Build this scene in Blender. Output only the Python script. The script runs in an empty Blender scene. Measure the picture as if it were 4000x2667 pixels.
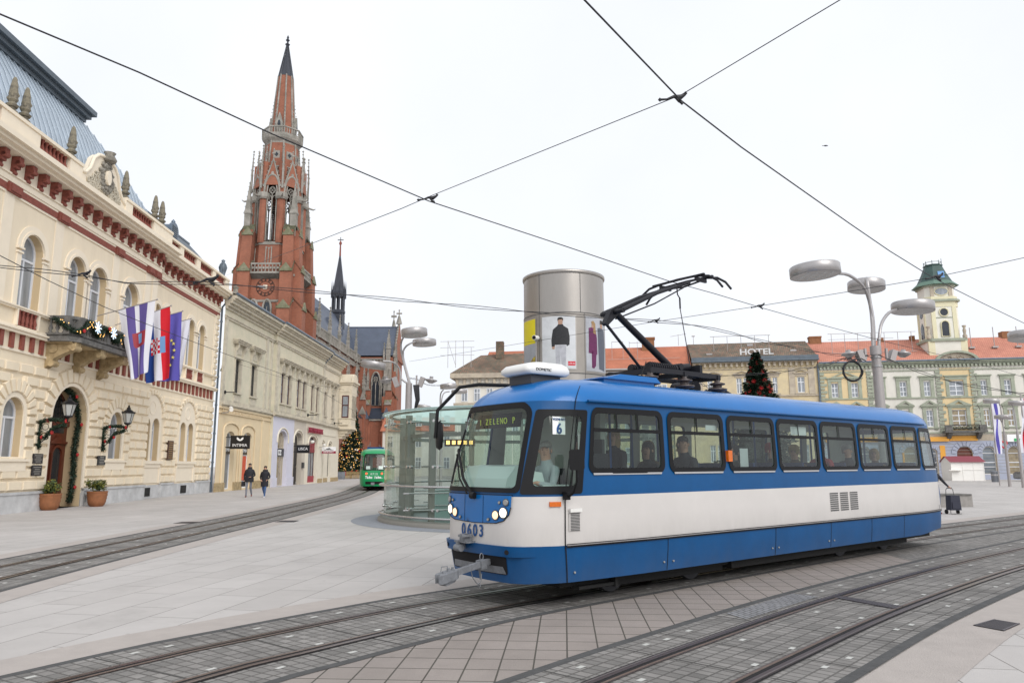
import bpy, bmesh, math, random
from mathutils import Vector, Matrix, geometry
random.seed(7)
PI=math.pi
scene=bpy.context.scene
COL=scene.collection
# ---------------------------------------------------------------- camera model (pixel of the 4000x2667 photo -> ray)
F=2857.;CX=2000.;CY=1333.5;HC=1.8;D=1.7007
PT=math.atan(283*1.7007/F);RL=math.radians(.2)
cp,sp,cr,sr=math.cos(PT),math.sin(PT),math.cos(RL),math.sin(RL)
R0=Vector((1,0,0));U0=Vector((0,-sp,cp));FW=Vector((0,cp,sp))
RV=R0*cr-U0*sr;UV_=R0*sr+U0*cr
def ray(x,y): return FW+RV*((x-CX)/F)-UV_*((y-CY)/F)
def G(x,y,z=0.):
    d=ray(x,y);t=(z-HC)/d.z;return Vector((d.x*t,d.y*t,z))
def at(x,y,Y):
    d=ray(x,y);k=Y/d.y;return Vector((d.x*k,Y,HC+d.z*k))
def atD(x,y,Y): return at(x*D,y*D,Y)
cam=bpy.data.cameras.new('camera');co=bpy.data.objects.new('camera',cam);COL.objects.link(co)
cam.sensor_width=36;cam.lens=36*F/4000.;cam.clip_end=3000;cam.clip_start=.1
co.matrix_world=Matrix(((RV.x,UV_.x,-FW.x,0),(RV.y,UV_.y,-FW.y,0),(RV.z,UV_.z,-FW.z,HC),(0,0,0,1)))
scene.camera=co
# ---------------------------------------------------------------- materials
MATS={}
def mat(name,col,rough=.7,metal=0.,noise=.0,nscale=2.,bump=0.,bscale=20.,spec=.5,coat=0.,col2=None,emit=None,estr=1.,streak=0.,grime=0.,gz=(.3,1.)):
    m=bpy.data.materials.new(name);m.use_nodes=True;nt=m.node_tree;N=nt.nodes;L=nt.links
    b=N['Principled BSDF'];b.inputs['Base Color'].default_value=(*col,1);b.inputs['Roughness'].default_value=rough
    b.inputs['Metallic'].default_value=metal;b.inputs['Specular IOR Level'].default_value=spec
    if coat: b.inputs['Coat Weight'].default_value=coat;b.inputs['Coat Roughness'].default_value=.06
    if emit: b.inputs['Emission Color'].default_value=(*emit,1);b.inputs['Emission Strength'].default_value=estr
    tc=None
    if noise or bump:
        tc=N.new('ShaderNodeTexCoord')
    if noise:
        n=N.new('ShaderNodeTexNoise');n.inputs['Scale'].default_value=nscale;n.inputs['Detail'].default_value=8;n.inputs['Roughness'].default_value=.65
        if streak:
            mp=N.new('ShaderNodeMapping');mp.inputs['Scale'].default_value=(1,1,streak);L.new(tc.outputs['Object'],mp.inputs['Vector']);L.new(mp.outputs['Vector'],n.inputs['Vector'])
        else: L.new(tc.outputs['Object'],n.inputs['Vector'])
        r=N.new('ShaderNodeValToRGB');r.color_ramp.elements[0].position=.3;r.color_ramp.elements[1].position=.72
        c2=col2 if col2 else tuple(c*(1-noise) for c in col)
        r.color_ramp.elements[0].color=(*c2,1);r.color_ramp.elements[1].color=(*col,1)
        L.new(n.outputs['Fac'],r.inputs['Fac']);L.new(r.outputs['Color'],b.inputs['Base Color'])
    if grime:
        sx=N.new('ShaderNodeSeparateXYZ');L.new(tc.outputs['Object'],sx.inputs[0]);mr=N.new('ShaderNodeMapRange');mr.inputs['From Min'].default_value=gz[1];mr.inputs['From Max'].default_value=gz[0];L.new(sx.outputs[2],mr.inputs['Value'])
        n4=N.new('ShaderNodeTexNoise');n4.inputs['Scale'].default_value=3.5;n4.inputs['Detail'].default_value=9;n4.inputs['Roughness'].default_value=.75;mp4=N.new('ShaderNodeMapping');mp4.inputs['Scale'].default_value=(1.6,1.6,.45);L.new(tc.outputs['Object'],mp4.inputs['Vector']);L.new(mp4.outputs[0],n4.inputs['Vector'])
        m1=N.new('ShaderNodeMath');m1.operation='MULTIPLY';L.new(mr.outputs[0],m1.inputs[0]);L.new(n4.outputs['Fac'],m1.inputs[1]);m2_=N.new('ShaderNodeMath');m2_.operation='MULTIPLY';m2_.use_clamp=True;m2_.inputs[1].default_value=grime;L.new(m1.outputs[0],m2_.inputs[0])
        mg=N.new('ShaderNodeMix');mg.data_type='RGBA';mg.inputs[7].default_value=(.13,.115,.10,1);L.new(m2_.outputs[0],mg.inputs[0]);L.new(b.inputs['Base Color'].links[0].from_socket,mg.inputs[6]);L.new(mg.outputs[2],b.inputs['Base Color'])
    if bump:
        n2=N.new('ShaderNodeTexNoise');n2.inputs['Scale'].default_value=bscale;n2.inputs['Detail'].default_value=6
        L.new(tc.outputs['Object'],n2.inputs['Vector'])
        bp=N.new('ShaderNodeBump');bp.inputs['Strength'].default_value=bump;bp.inputs['Distance'].default_value=.02
        L.new(n2.outputs['Fac'],bp.inputs['Height']);L.new(bp.outputs['Normal'],b.inputs['Normal'])
    MATS[name]=m;return m
def brickmat(name,c1,c2,mort,w,h,ms,rough=.85,uv=False,plane='xz',rot=0.,offset=.5,bump=.4,noise=.25,nscale=1.5,sum_xy=False,freq=2,stains=0.):
    m=bpy.data.materials.new(name);m.use_nodes=True;nt=m.node_tree;N=nt.nodes;L=nt.links
    b=N['Principled BSDF'];b.inputs['Roughness'].default_value=rough
    tc=N.new('ShaderNodeTexCoord');br=N.new('ShaderNodeTexBrick')
    br.offset=offset;br.offset_frequency=freq
    br.inputs['Color1'].default_value=(*c1,1);br.inputs['Color2'].default_value=(*c2,1);br.inputs['Mortar'].default_value=(*mort,1)
    br.inputs['Scale'].default_value=1;br.inputs['Mortar Size'].default_value=ms;br.inputs['Mortar Smooth'].default_value=.1
    br.inputs['Brick Width'].default_value=w;br.inputs['Row Height'].default_value=h
    if uv: L.new(tc.outputs['UV'],br.inputs['Vector'])
    elif plane=='xy':
        mp=N.new('ShaderNodeMapping');mp.inputs['Rotation'].default_value=(0,0,rot);L.new(tc.outputs['Object'],mp.inputs['Vector']);L.new(mp.outputs['Vector'],br.inputs['Vector'])
    else:
        sx=N.new('ShaderNodeSeparateXYZ');L.new(tc.outputs['Object'],sx.inputs[0]);cx=N.new('ShaderNodeCombineXYZ')
        if sum_xy:
            ad=N.new('ShaderNodeMath');ad.operation='ADD';L.new(sx.outputs[0],ad.inputs[0]);L.new(sx.outputs[1],ad.inputs[1]);L.new(ad.outputs[0],cx.inputs[0])
        else: L.new(sx.outputs[0],cx.inputs[0])
        L.new(sx.outputs[2],cx.inputs[1]);L.new(cx.outputs[0],br.inputs['Vector'])
    n=N.new('ShaderNodeTexNoise');n.inputs['Scale'].default_value=nscale;n.inputs['Detail'].default_value=9;n.inputs['Roughness'].default_value=.7;L.new(tc.outputs['Object'],n.inputs['Vector'])
    rr=N.new('ShaderNodeMapRange');rr.inputs['From Min'].default_value=.3;rr.inputs['From Max'].default_value=.7;rr.inputs['To Min'].default_value=1-noise;rr.inputs['To Max'].default_value=1+noise*.4
    L.new(n.outputs['Fac'],rr.inputs['Value'])
    mx=N.new('ShaderNodeVectorMath');mx.operation='SCALE';L.new(br.outputs['Color'],mx.inputs[0]);L.new(rr.outputs[0],mx.inputs['Scale']);L.new(mx.outputs[0],b.inputs['Base Color'])
    if stains:
        n5=N.new('ShaderNodeTexNoise');n5.inputs['Scale'].default_value=.9;n5.inputs['Detail'].default_value=10;n5.inputs['Roughness'].default_value=.8;L.new(tc.outputs['Object'],n5.inputs['Vector'])
        r5=N.new('ShaderNodeMapRange');r5.inputs['From Min'].default_value=.52;r5.inputs['From Max'].default_value=.74;r5.inputs['To Max'].default_value=stains;L.new(n5.outputs['Fac'],r5.inputs['Value'])
        vo=N.new('ShaderNodeTexVoronoi');vo.inputs['Scale'].default_value=1.7;L.new(tc.outputs['Object'],vo.inputs['Vector']);r6=N.new('ShaderNodeMapRange');r6.inputs['From Min'].default_value=.055;r6.inputs['From Max'].default_value=.03;r6.inputs['To Max'].default_value=stains*1.3;L.new(vo.outputs['Distance'],r6.inputs['Value'])
        mxm=N.new('ShaderNodeMath');mxm.operation='MAXIMUM';L.new(r5.outputs[0],mxm.inputs[0]);L.new(r6.outputs[0],mxm.inputs[1])
        ms_=N.new('ShaderNodeMix');ms_.data_type='RGBA';ms_.inputs[7].default_value=(.12,.105,.095,1);L.new(mxm.outputs[0],ms_.inputs[0]);L.new(mx.outputs[0],ms_.inputs[6]);L.new(ms_.outputs[2],b.inputs['Base Color'])
    n3=N.new('ShaderNodeTexNoise');n3.inputs['Scale'].default_value=90;n3.inputs['Detail'].default_value=3;L.new(tc.outputs['Object'],n3.inputs['Vector'])
    mm=N.new('ShaderNodeMath');mm.operation='MULTIPLY_ADD';mm.inputs[1].default_value=-1.;L.new(br.outputs['Fac'],mm.inputs[0]);L.new(n3.outputs['Fac'],mm.inputs[2])
    bp=N.new('ShaderNodeBump');bp.inputs['Strength'].default_value=bump;bp.inputs['Distance'].default_value=.01;L.new(mm.outputs[0],bp.inputs['Height']);L.new(bp.outputs['Normal'],b.inputs['Normal'])
    MATS[name]=m;return m
def glassmat(name,tint,refl=.9,ior=1.5,rough=.02,opaque=0.,ocol=(.05,.06,.07)):
    m=bpy.data.materials.new(name);m.use_nodes=True;nt=m.node_tree;N=nt.nodes;L=nt.links
    N.remove(N['Principled BSDF']);out=N['Material Output']
    t=N.new('ShaderNodeBsdfTransparent');t.inputs[0].default_value=(*tint,1)
    g=N.new('ShaderNodeBsdfGlossy');g.inputs['Roughness'].default_value=rough;g.inputs[0].default_value=(refl,refl,refl,1)
    fr=N.new('ShaderNodeFresnel');ge=N.new('ShaderNodeNewGeometry');mi=N.new('ShaderNodeMix');mi.inputs[2].default_value=ior;mi.inputs[3].default_value=1/ior
    L.new(ge.outputs['Backfacing'],mi.inputs[0]);L.new(mi.outputs[0],fr.inputs[0])
    base=t
    if opaque:
        d=N.new('ShaderNodeBsdfDiffuse');d.inputs[0].default_value=(*ocol,1);mo=N.new('ShaderNodeMixShader');mo.inputs[0].default_value=opaque;L.new(t.outputs[0],mo.inputs[1]);L.new(d.outputs[0],mo.inputs[2]);base=mo
    mx=N.new('ShaderNodeMixShader');L.new(fr.outputs[0],mx.inputs[0]);L.new(base.outputs[0],mx.inputs[1]);L.new(g.outputs[0],mx.inputs[2]);L.new(mx.outputs[0],out.inputs[0])
    MATS[name]=m;return m
M=MATS
# ---------------------------------------------------------------- object helpers
def tag(o,label=None,cat=None,group=None,kind=None):
    if label: o['label']=label
    if cat: o['category']=cat
    if group: o['group']=group
    if kind: o['kind']=kind
    return o
def thing(name,label,cat,loc=(0,0,0),rz=0.,group=None):
    o=bpy.data.objects.new(name,None);o.empty_display_size=.2;COL.objects.link(o);o.location=loc;o.rotation_euler=(0,0,rz)
    return tag(o,label,cat,group)
def kids(o): return [c for c in COL.objects if c.parent==o]
def copy_tree(o,parent=None,dyn=None):
    c=o.copy();COL.objects.link(c)
    if parent: c.parent=parent
    for ch in kids(o): copy_tree(ch,c)
    return c
def pip(p,poly):
    x,y=p;ins=False;n=len(poly);j=n-1
    for i in range(n):
        xi,yi=poly[i];xj,yj=poly[j]
        if (yi>y)!=(yj>y) and x<(xj-xi)*(y-yi)/(yj-yi)+xi: ins=not ins
        j=i
    return ins
class MB:
    def __init__(s): s.v=[];s.f=[];s.m=[];s.s=[];s.uv=[];s.mi=0;s.X=None
    def add(s,vs,fs,sm=False,mi=None,uvs=None):
        b=len(s.v)
        if s.X is not None: vs=[s.X@Vector(v) for v in vs]
        s.v+= [tuple(v) for v in vs]
        for i,f in enumerate(fs):
            s.f.append(tuple(b+k for k in f));s.m.append(s.mi if mi is None else mi);s.s.append(sm)
            s.uv.append([uvs[k] for k in f] if uvs else None)
        return s
    def box(s,x0,x1,y0,y1,z0,z1,mi=None):
        vs=[(x0,y0,z0),(x1,y0,z0),(x1,y1,z0),(x0,y1,z0),(x0,y0,z1),(x1,y0,z1),(x1,y1,z1),(x0,y1,z1)]
        return s.add(vs,[(0,3,2,1),(4,5,6,7),(0,1,5,4),(1,2,6,5),(2,3,7,6),(3,0,4,7)],mi=mi)
    def taper(s,x0,x1,y0,y1,z0,z1,t,axis='y-',mi=None):
        # box whose -y face is shrunk by t (rusticated block)
        vs=[(x0+t,y0,z0+t),(x1-t,y0,z0+t),(x1,y1,z0),(x0,y1,z0),(x0+t,y0,z1-t),(x1-t,y0,z1-t),(x1,y1,z1),(x0,y1,z1)]
        return s.add(vs,[(0,3,2,1),(4,5,6,7),(0,1,5,4),(1,2,6,5),(2,3,7,6),(3,0,4,7)],mi=mi)
    def cyl(s,p0,p1,r0,r1=None,n=12,cap=True,sm=True,mi=None):
        p0=Vector(p0);p1=Vector(p1);r1=r0 if r1 is None else r1
        d=(p1-p0).normalized();a=d.orthogonal().normalized();c=d.cross(a)
        vs=[];fs=[]
        for k in range(n):
            t=2*PI*k/n;u=a*math.cos(t)+c*math.sin(t);vs.append(p0+u*r0)
        for k in range(n):
            t=2*PI*k/n;u=a*math.cos(t)+c*math.sin(t);vs.append(p1+u*r1)
        for k in range(n): fs.append((k,(k+1)%n,n+(k+1)%n,n+k))
        s.add(vs,fs,sm,mi)
        if cap: s.add(vs[:n],[tuple(range(n-1,-1,-1))],False,mi);s.add(vs[n:],[tuple(range(n))],False,mi)
        return s
    def tube(s,pts,r,n=8,mi=None,cap=True,closed=False):
        pts=[Vector(p) for p in pts];N=len(pts);vs=[];fs=[];up=None
        rr=r if isinstance(r,(list,tuple)) else [r]*N
        for i,p in enumerate(pts):
            if closed: d=(pts[(i+1)%N]-pts[i-1]).normalized()
            else: d=(pts[min(i+1,N-1)]-pts[max(i-1,0)]).normalized()
            if up is None: a=d.orthogonal().normalized()
            else:
                a=up-d*up.dot(d)
                a=a.normalized() if a.length>1e-6 else d.orthogonal().normalized()
            up=a;c=d.cross(a)
            for k in range(n):
                t=2*PI*k/n;vs.append(p+(a*math.cos(t)+c*math.sin(t))*rr[i])
        for i in range(N if closed else N-1):
            j=(i+1)%N
            for k in range(n): fs.append((i*n+k,i*n+(k+1)%n,j*n+(k+1)%n,j*n+k))
        s.add(vs,fs,True,mi)
        if cap and not closed: s.add(vs[:n],[tuple(range(n-1,-1,-1))],False,mi);s.add(vs[-n:],[tuple(range(n))],False,mi)
        return s
    def lathe(s,prof,c=(0,0,0),n=16,sm=True,mi=None,sx=1.,sy=1.,ang=0.,cap=True):
        vs=[];fs=[];P=len(prof)
        for r,z in prof:
            for k in range(n):
                t=2*PI*k/n+ang;vs.append((c[0]+r*math.cos(t)*sx,c[1]+r*math.sin(t)*sy,c[2]+z))
        for i in range(P-1):
            for k in range(n): fs.append((i*n+k,i*n+(k+1)%n,(i+1)*n+(k+1)%n,(i+1)*n+k))
        s.add(vs,fs,sm,mi)
        if cap and prof[0][0]>1e-4: s.add(vs[:n],[tuple(range(n-1,-1,-1))],False,mi)
        if cap and prof[-1][0]>1e-4: s.add(vs[-n:],[tuple(range(n))],False,mi)
        return s
    def prism(s,poly,a,b,plane='xz',mi=None,holes=()):
        # poly in plane, extruded from a to b along the third axis; caps tessellated
        def mp(p,c):
            return (p[0],c,p[1]) if plane=='xz' else ((p[0],p[1],c) if plane=='xy' else (c,p[0],p[1]))
        loops=[list(poly)]+[list(h) for h in holes]
        tri=geometry.tessellate_polygon([[Vector((q[0],q[1],0)) for q in l] for l in loops])
        flat=[q for l in loops for q in l];n=len(flat)
        vs=[mp(q,a) for q in flat]+[mp(q,b) for q in flat]
        fs=[tuple(t) for t in tri]+[tuple(n+k for k in reversed(t)) for t in tri]
        o=0
        for l in loops:
            m=len(l)
            for k in range(m): fs.append((o+k,o+(k+1)%m,n+o+(k+1)%m,n+o+k))
            o+=m
        return s.add(vs,fs,False,mi)
    def patch(s,outer,holes,fn,step=None,sm=True,mi=None,flip=False):
        # polygon with holes in (a,b) space mapped by fn to 3D, with interior grid points
        co=[];ed=[]
        def addloop(l):
            b=len(co);pts=[]
            for i in range(len(l)):
                p=l[i];q=l[(i+1)%len(l)];pts.append(p)
                if step:
                    k=int(max(abs(q[0]-p[0])/step[0],abs(q[1]-p[1])/step[1]))
                    for j in range(1,k+1): pts.append((p[0]+(q[0]-p[0])*j/(k+1),p[1]+(q[1]-p[1])*j/(k+1)))
            for p in pts: co.append(Vector(p))
            n=len(pts)
            for k in range(n): ed.append((b+k,b+(k+1)%n))
        addloop(outer)
        for h in holes: addloop(h)
        if step:
            xs=[p[0] for p in outer];ys=[p[1] for p in outer]
            nx=int((max(xs)-min(xs))/step[0]);ny=int((max(ys)-min(ys))/step[1])
            for i in range(1,nx+1):
                for j in range(1,ny+1):
                    p=(min(xs)+(max(xs)-min(xs))*i/(nx+1),min(ys)+(max(ys)-min(ys))*j/(ny+1))
                    if pip(p,outer) and not any(pip(p,h) for h in holes): co.append(Vector(p))
        r=geometry.delaunay_2d_cdt(co,ed,[],0,1e-5)
        vs=r[0];fs=[]
        for f in r[2]:
            c=((vs[f[0]][0]+vs[f[1]][0]+vs[f[2]][0])/3,(vs[f[0]][1]+vs[f[1]][1]+vs[f[2]][1])/3)
            if pip(c,outer) and not any(pip(c,h) for h in holes): fs.append(tuple(reversed(f)) if flip else tuple(f))
        return s.add([fn(*v) for v in vs],fs,sm,mi,uvs=[(v[0],v[1]) for v in vs])
    def build(s,name,mats,parent=None,smooth_angle=None):
        me=bpy.data.meshes.new(name);me.from_pydata(s.v,[],s.f)
        if not isinstance(mats,(list,tuple)): mats=[mats]
        for m in mats: me.materials.append(MATS[m] if isinstance(m,str) else m)
        me.polygons.foreach_set('material_index',s.m);me.polygons.foreach_set('use_smooth',s.s)
        if any(u is not None for u in s.uv):
            ul=me.uv_layers.new(name='UVMap');k=0
            for f,u in zip(s.f,s.uv):
                for i in range(len(f)):
                    if u: ul.data[k].uv=u[i]
                    k+=1
        me.update();o=bpy.data.objects.new(name,me);COL.objects.link(o)
        if parent: o.parent=parent
        return o
def text(body,m,size,parent,loc,rot,name='lettering',ext=.004,sx=1.,align='CENTER',weight=0.,bold=0.):
    cu=bpy.data.curves.new(name,'FONT');cu.body=body;cu.size=size;cu.extrude=ext;cu.align_x=align;cu.align_y='CENTER';cu.offset=bold
    o=bpy.data.objects.new(name,cu);COL.objects.link(o)
    dg=bpy.context.evaluated_depsgraph_get();dg.update()
    me=bpy.data.meshes.new_from_object(o.evaluated_get(dg));bpy.data.objects.remove(o)
    me.materials.clear();me.materials.append(MATS[m])
    o=bpy.data.objects.new(name,me);COL.objects.link(o)
    if parent: o.parent=parent
    o.matrix_local=Matrix.Translation(loc)@rot.to_4x4()@Matrix.Diagonal((sx,1,1,1))
    return o
RXZ=Matrix.Rotation(PI/2,3,'X')        # lettering standing in the local xz plane, facing -y
def rrect(x0,x1,z0,z1,r,n=5,rt=None):
    rt=r if rt is None else rt
    out=[]
    for cx,cz,a,q in ((x1-r,z0+r,-PI/2,r),(x1-rt,z1-rt,0,rt),(x0+rt,z1-rt,PI/2,rt),(x0+r,z0+r,PI,r)):
        for k in range(n+1):
            t=a+PI/2*k/n;out.append((cx+q*math.cos(t),cz+q*math.sin(t)))
    return out
def archp(x0,x1,z0,zs,n=10,h=None):
    # opening outline with a round (or flattened / pointed) top springing at zs
    c=(x0+x1)/2;r=(x1-x0)/2;h=r if h is None else h
    return [(x0,z0),(x1,z0)]+[(c+r*math.cos(PI*k/n),zs+h*math.sin(PI*k/n)) for k in range(n+1)]
def gothic(x0,x1,z0,zs,h,n=6):
    c=(x0+x1)/2;out=[(x0,z0),(x1,z0)]
    for k in range(n+1): t=k/n;out.append((x1-(x1-c)*(1-math.cos(t*PI/2)),zs+h*math.sin(t*PI/2)*(1-.0*t)))
    for k in range(n-1,-1,-1): t=k/n;out.append((x0+(c-x0)*(1-math.cos(t*PI/2)),zs+h*math.sin(t*PI/2)))
    return out
def catmull(pts,step=.5):
    P=[Vector(p) for p in pts];out=[]
    for i in range(len(P)-1):
        p0=P[max(i-1,0)];p1=P[i];p2=P[i+1];p3=P[min(i+2,len(P)-1)]
        n=max(1,int((p2-p1).length/step))
        for k in range(n):
            t=k/n;out.append(.5*((2*p1)+(p2-p0)*t+(2*p0-5*p1+4*p2-p3)*t*t+(3*p1-p0-3*p2+p3)*t**3))
    out.append(P[-1]);return out

def frosted(name,col,tr):
    m=bpy.data.materials.new(name);m.use_nodes=True;nt=m.node_tree;N=nt.nodes;L=nt.links;N.remove(N['Principled BSDF'])
    a=N.new('ShaderNodeBsdfTransparent');a.inputs[0].default_value=(*col,1);b=N.new('ShaderNodeBsdfTranslucent');b.inputs[0].default_value=(*col,1);x=N.new('ShaderNodeMixShader');x.inputs[0].default_value=tr;L.new(a.outputs[0],x.inputs[1]);L.new(b.outputs[0],x.inputs[2]);L.new(x.outputs[0],N['Material Output'].inputs[0]);MATS[name]=m
frosted('frosted_roof',(.62,.78,.74),.6)
# ---------------------------------------------------------------- material library
mat('cream_plaster',(.84,.725,.55),.85,noise=.13,nscale=1.1,streak=.22,bump=.25)
mat('cream_trim',(.85,.75,.60),.8,noise=.08,nscale=1.5,bump=.15)
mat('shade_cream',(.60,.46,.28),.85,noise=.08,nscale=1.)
mat('red_trim',(.30,.085,.06),.8,noise=.4,nscale=9,bump=.4)
mat('plinth_stone',(.62,.62,.62),.8,noise=.35,nscale=1.6,bump=.3)
mat('old_stone',(.36,.33,.28),.9,noise=.6,nscale=5,bump=.6,col2=(.13,.12,.10))
mat('finial_stone',(.30,.26,.18),.95,noise=.6,nscale=4,bump=.8,col2=(.11,.10,.085))
mat('balcony_stone',(.20,.19,.18),.9,noise=.6,nscale=4,bump=.5,col2=(.07,.07,.065))
mat('bracket_stone',(.55,.42,.24),.85,noise=.5,nscale=4,bump=.5,col2=(.25,.18,.09))
mat('zinc',(.46,.53,.60),.45,metal=.35,noise=.2,nscale=.7)
mat('zinc_dark',(.13,.16,.19),.5,metal=.3,noise=.3,nscale=2)
mat('gutter_metal',(.14,.18,.23),.4,metal=.5,noise=.2)
mat('white_frame',(.72,.74,.78),.5)
mat('window_glass',(.10,.12,.14),.06,spec=.9,noise=.5,nscale=.9,col2=(.22,.25,.29))
mat('curtain_glass',(.36,.39,.43),.12,spec=.8,noise=.55,nscale=2.5,streak=.15,col2=(.16,.18,.2))
mat('dark_glass',(.03,.033,.036),.05,spec=.9)
mat('warm_glass',(.45,.36,.22),.1,spec=.8,noise=.6,nscale=2)
mat('door_wood',(.17,.042,.020),.35,noise=.4,nscale=6,streak=.1,bump=.2)
mat('black_iron',(.012,.012,.014),.5,metal=.5)
mat('black_plastic',(.008,.008,.009),.45,spec=.25)
mat('rubber',(.008,.008,.009),.5,spec=.2)
mat('lantern_glass',(.42,.42,.40),.4)
mat('plaque_black',(.015,.014,.02),.3)
mat('plaque_brown',(.09,.035,.02),.4,noise=.4,nscale=12)
mat('letter_grey',(.35,.33,.3),.6)
mat('letter_gold',(.5,.3,.08),.5)
mat('terracotta',(.30,.115,.045),.8,noise=.35,nscale=5,bump=.3)
mat('leaf_dark',(.018,.045,.022),.6,noise=.5,nscale=9)
mat('leaf_mid',(.05,.085,.02),.6,noise=.5,nscale=9)
mat('leaf_yellow',(.24,.24,.03),.6,noise=.5,nscale=12)
mat('red_ribbon',(.50,.012,.015),.5,noise=.3,nscale=8)
mat('bauble_red',(.55,.03,.02),.2)
mat('bauble_white',(.75,.7,.65),.3)
mat('light_amber',(1,.6,.2),.5,emit=(1,.55,.15),estr=2.2)
mat('light_ice',(.8,.9,1),.5,emit=(.6,.78,1),estr=.7)
mat('soil',(.04,.03,.02),.9)
mat('weathered_plaster',(.66,.59,.46),.9,noise=.5,nscale=1.1,bump=.6,bscale=9,col2=(.52,.50,.38))
mat('weathered_trim',(.64,.58,.46),.9,noise=.6,nscale=2.0,bump=.5,col2=(.40,.36,.29))
mat('pale_plaster',(.72,.64,.50),.85,noise=.2,nscale=1.4,bump=.3)
mat('shop_cream',(.74,.60,.40),.85,noise=.1,nscale=1.2,bump=.15)
mat('shop_lilac',(.62,.61,.70),.8,noise=.05,nscale=1)
mat('shop_beige',(.58,.52,.44),.85,noise=.15,nscale=1)
mat('shop_ivory',(.74,.68,.56),.85,noise=.12,nscale=1)
mat('maroon_wood',(.09,.022,.02),.55,noise=.3,nscale=5)
mat('grey_wood',(.07,.065,.06),.7,noise=.4,nscale=6)
mat('dark_door',(.035,.03,.03),.5,noise=.3,nscale=4)
mat('shop_red',(.55,.03,.015),.5,noise=.35,nscale=1.2,col2=(.6,.12,.05))
mat('sign_black',(.008,.008,.010),.35)
mat('letter_white',(.85,.85,.85),.5)
mat('letter_red',(.32,.03,.045),.6)
mat('letter_maroon',(.28,.02,.05),.6)
brickmat('church_brick',(.35,.12,.066),(.29,.10,.056),(.26,.15,.11),.28,.09,.008,plane='xz',sum_xy=True,bump=.3,noise=.35,nscale=.35)
mat('church_stone',(.40,.37,.33),.9,noise=.55,nscale=.9,bump=.6,col2=(.17,.165,.14))
mat('mossy_stone',(.27,.255,.18),.9,noise=.6,nscale=1.2,bump=.6,col2=(.10,.11,.05))
mat('slate',(.085,.105,.15),.5,noise=.3,nscale=.5,bump=.3,bscale=4)
mat('dial_brown',(.06,.03,.022),.7)
mat('slate_dark',(.035,.04,.055),.5,noise=.3,nscale=1)
mat('church_glass',(.035,.045,.06),.15,noise=.5,nscale=3)
mat('copper_green',(.13,.22,.17),.7,noise=.3,nscale=1.5)
mat('copper_dark',(.05,.10,.09),.6,noise=.35,nscale=1.2)
mat('tower_yellow',(.74,.69,.48),.85,noise=.1,nscale=1)
mat('tower_white',(.78,.76,.68),.85,noise=.1,nscale=1)
mat('house_white',(.76,.73,.66),.85,noise=.2,nscale=.9,streak=.3,bump=.2)
mat('house_ochre',(.74,.58,.34),.85,noise=.2,nscale=.8)
mat('sage_trim',(.38,.41,.32),.85,noise=.3,nscale=2)
mat('sage_dark',(.17,.21,.17),.85,noise=.35,nscale=2)
mat('blue_stone',(.42,.45,.55),.85,noise=.2,nscale=1)
mat('peeling_yellow',(.70,.58,.35),.9,noise=.5,nscale=.8,bump=.5,col2=(.50,.42,.30))
mat('peeling_trim',(.55,.48,.37),.9,noise=.5,nscale=1.5,col2=(.33,.28,.23))
brickmat('tile_orange',(.60,.22,.12),(.52,.18,.10),(.26,.08,.05),.22,.2,.02,plane='xz',bump=.8,noise=.3,nscale=.4)
brickmat('tile_pink',(.60,.26,.18),(.53,.22,.155),(.30,.10,.07),.22,.2,.015,plane='xz',bump=.6,noise=.2,nscale=.4)
brickmat('tile_brown',(.30,.18,.12),(.17,.155,.11),(.06,.045,.035),.24,.2,.02,plane='xz',bump=.8,noise=.6,nscale=.35)
mat('chimney_brick',(.33,.15,.07),.9,noise=.4,nscale=4)
mat('steel',(.42,.41,.40),.32,metal=.85,noise=.25,nscale=.8)
mat('steel_rail',(.55,.53,.52),.25,metal=.9)
mat('column_steel',(.42,.39,.36),.34,metal=.7,noise=.25,nscale=.6,streak=.3)
mat('column_panel',(.34,.31,.28),.5,metal=.4,noise=.2,nscale=1)
mat('lamp_steel',(.45,.43,.425),.38,metal=.55,noise=.2,nscale=2)
mat('mast_paint',(.40,.37,.36),.5,metal=.3,noise=.15,nscale=2)
mat('lamp_lens',(.55,.56,.55),.25,spec=.8)
mat('lamp_dark',(.07,.07,.07),.5)
mat('wire_black',(.010,.010,.014),.5)
mat('poster_white',(.66,.67,.69),.5,noise=.22,nscale=2.2,bump=1.,bscale=3)
mat('poster_grey',(.45,.46,.50),.5,noise=.3,nscale=2)
mat('poster_yellow',(.75,.62,.01),.5)
mat('poster_skin',(.40,.24,.17),.6)
mat('poster_black',(.02,.02,.024),.6,noise=.3,nscale=8)
mat('poster_pants',(.50,.50,.54),.6,noise=.3,nscale=8)
mat('poster_purple',(.14,.015,.09),.6,noise=.3,nscale=8)
mat('poster_slate',(.09,.10,.13),.6)
mat('poster_red',(.6,.01,.03),.5)
mat('pav_steel',(.24,.23,.205),.6,metal=.1,noise=.1,nscale=2)
mat('pav_roof',(.30,.42,.39),.3,spec=.7)
glassmat('pav_glass',(.76,.83,.80),.9,1.5)
glassmat('tram_glass',(.60,.68,.65),.9,1.5)
glassmat('windshield_glass',(.74,.82,.78),.85,1.5)
mat('pav_floor',(.12,.14,.135),.4)
mat('letter_dull',(.62,.62,.62),.6)
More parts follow.
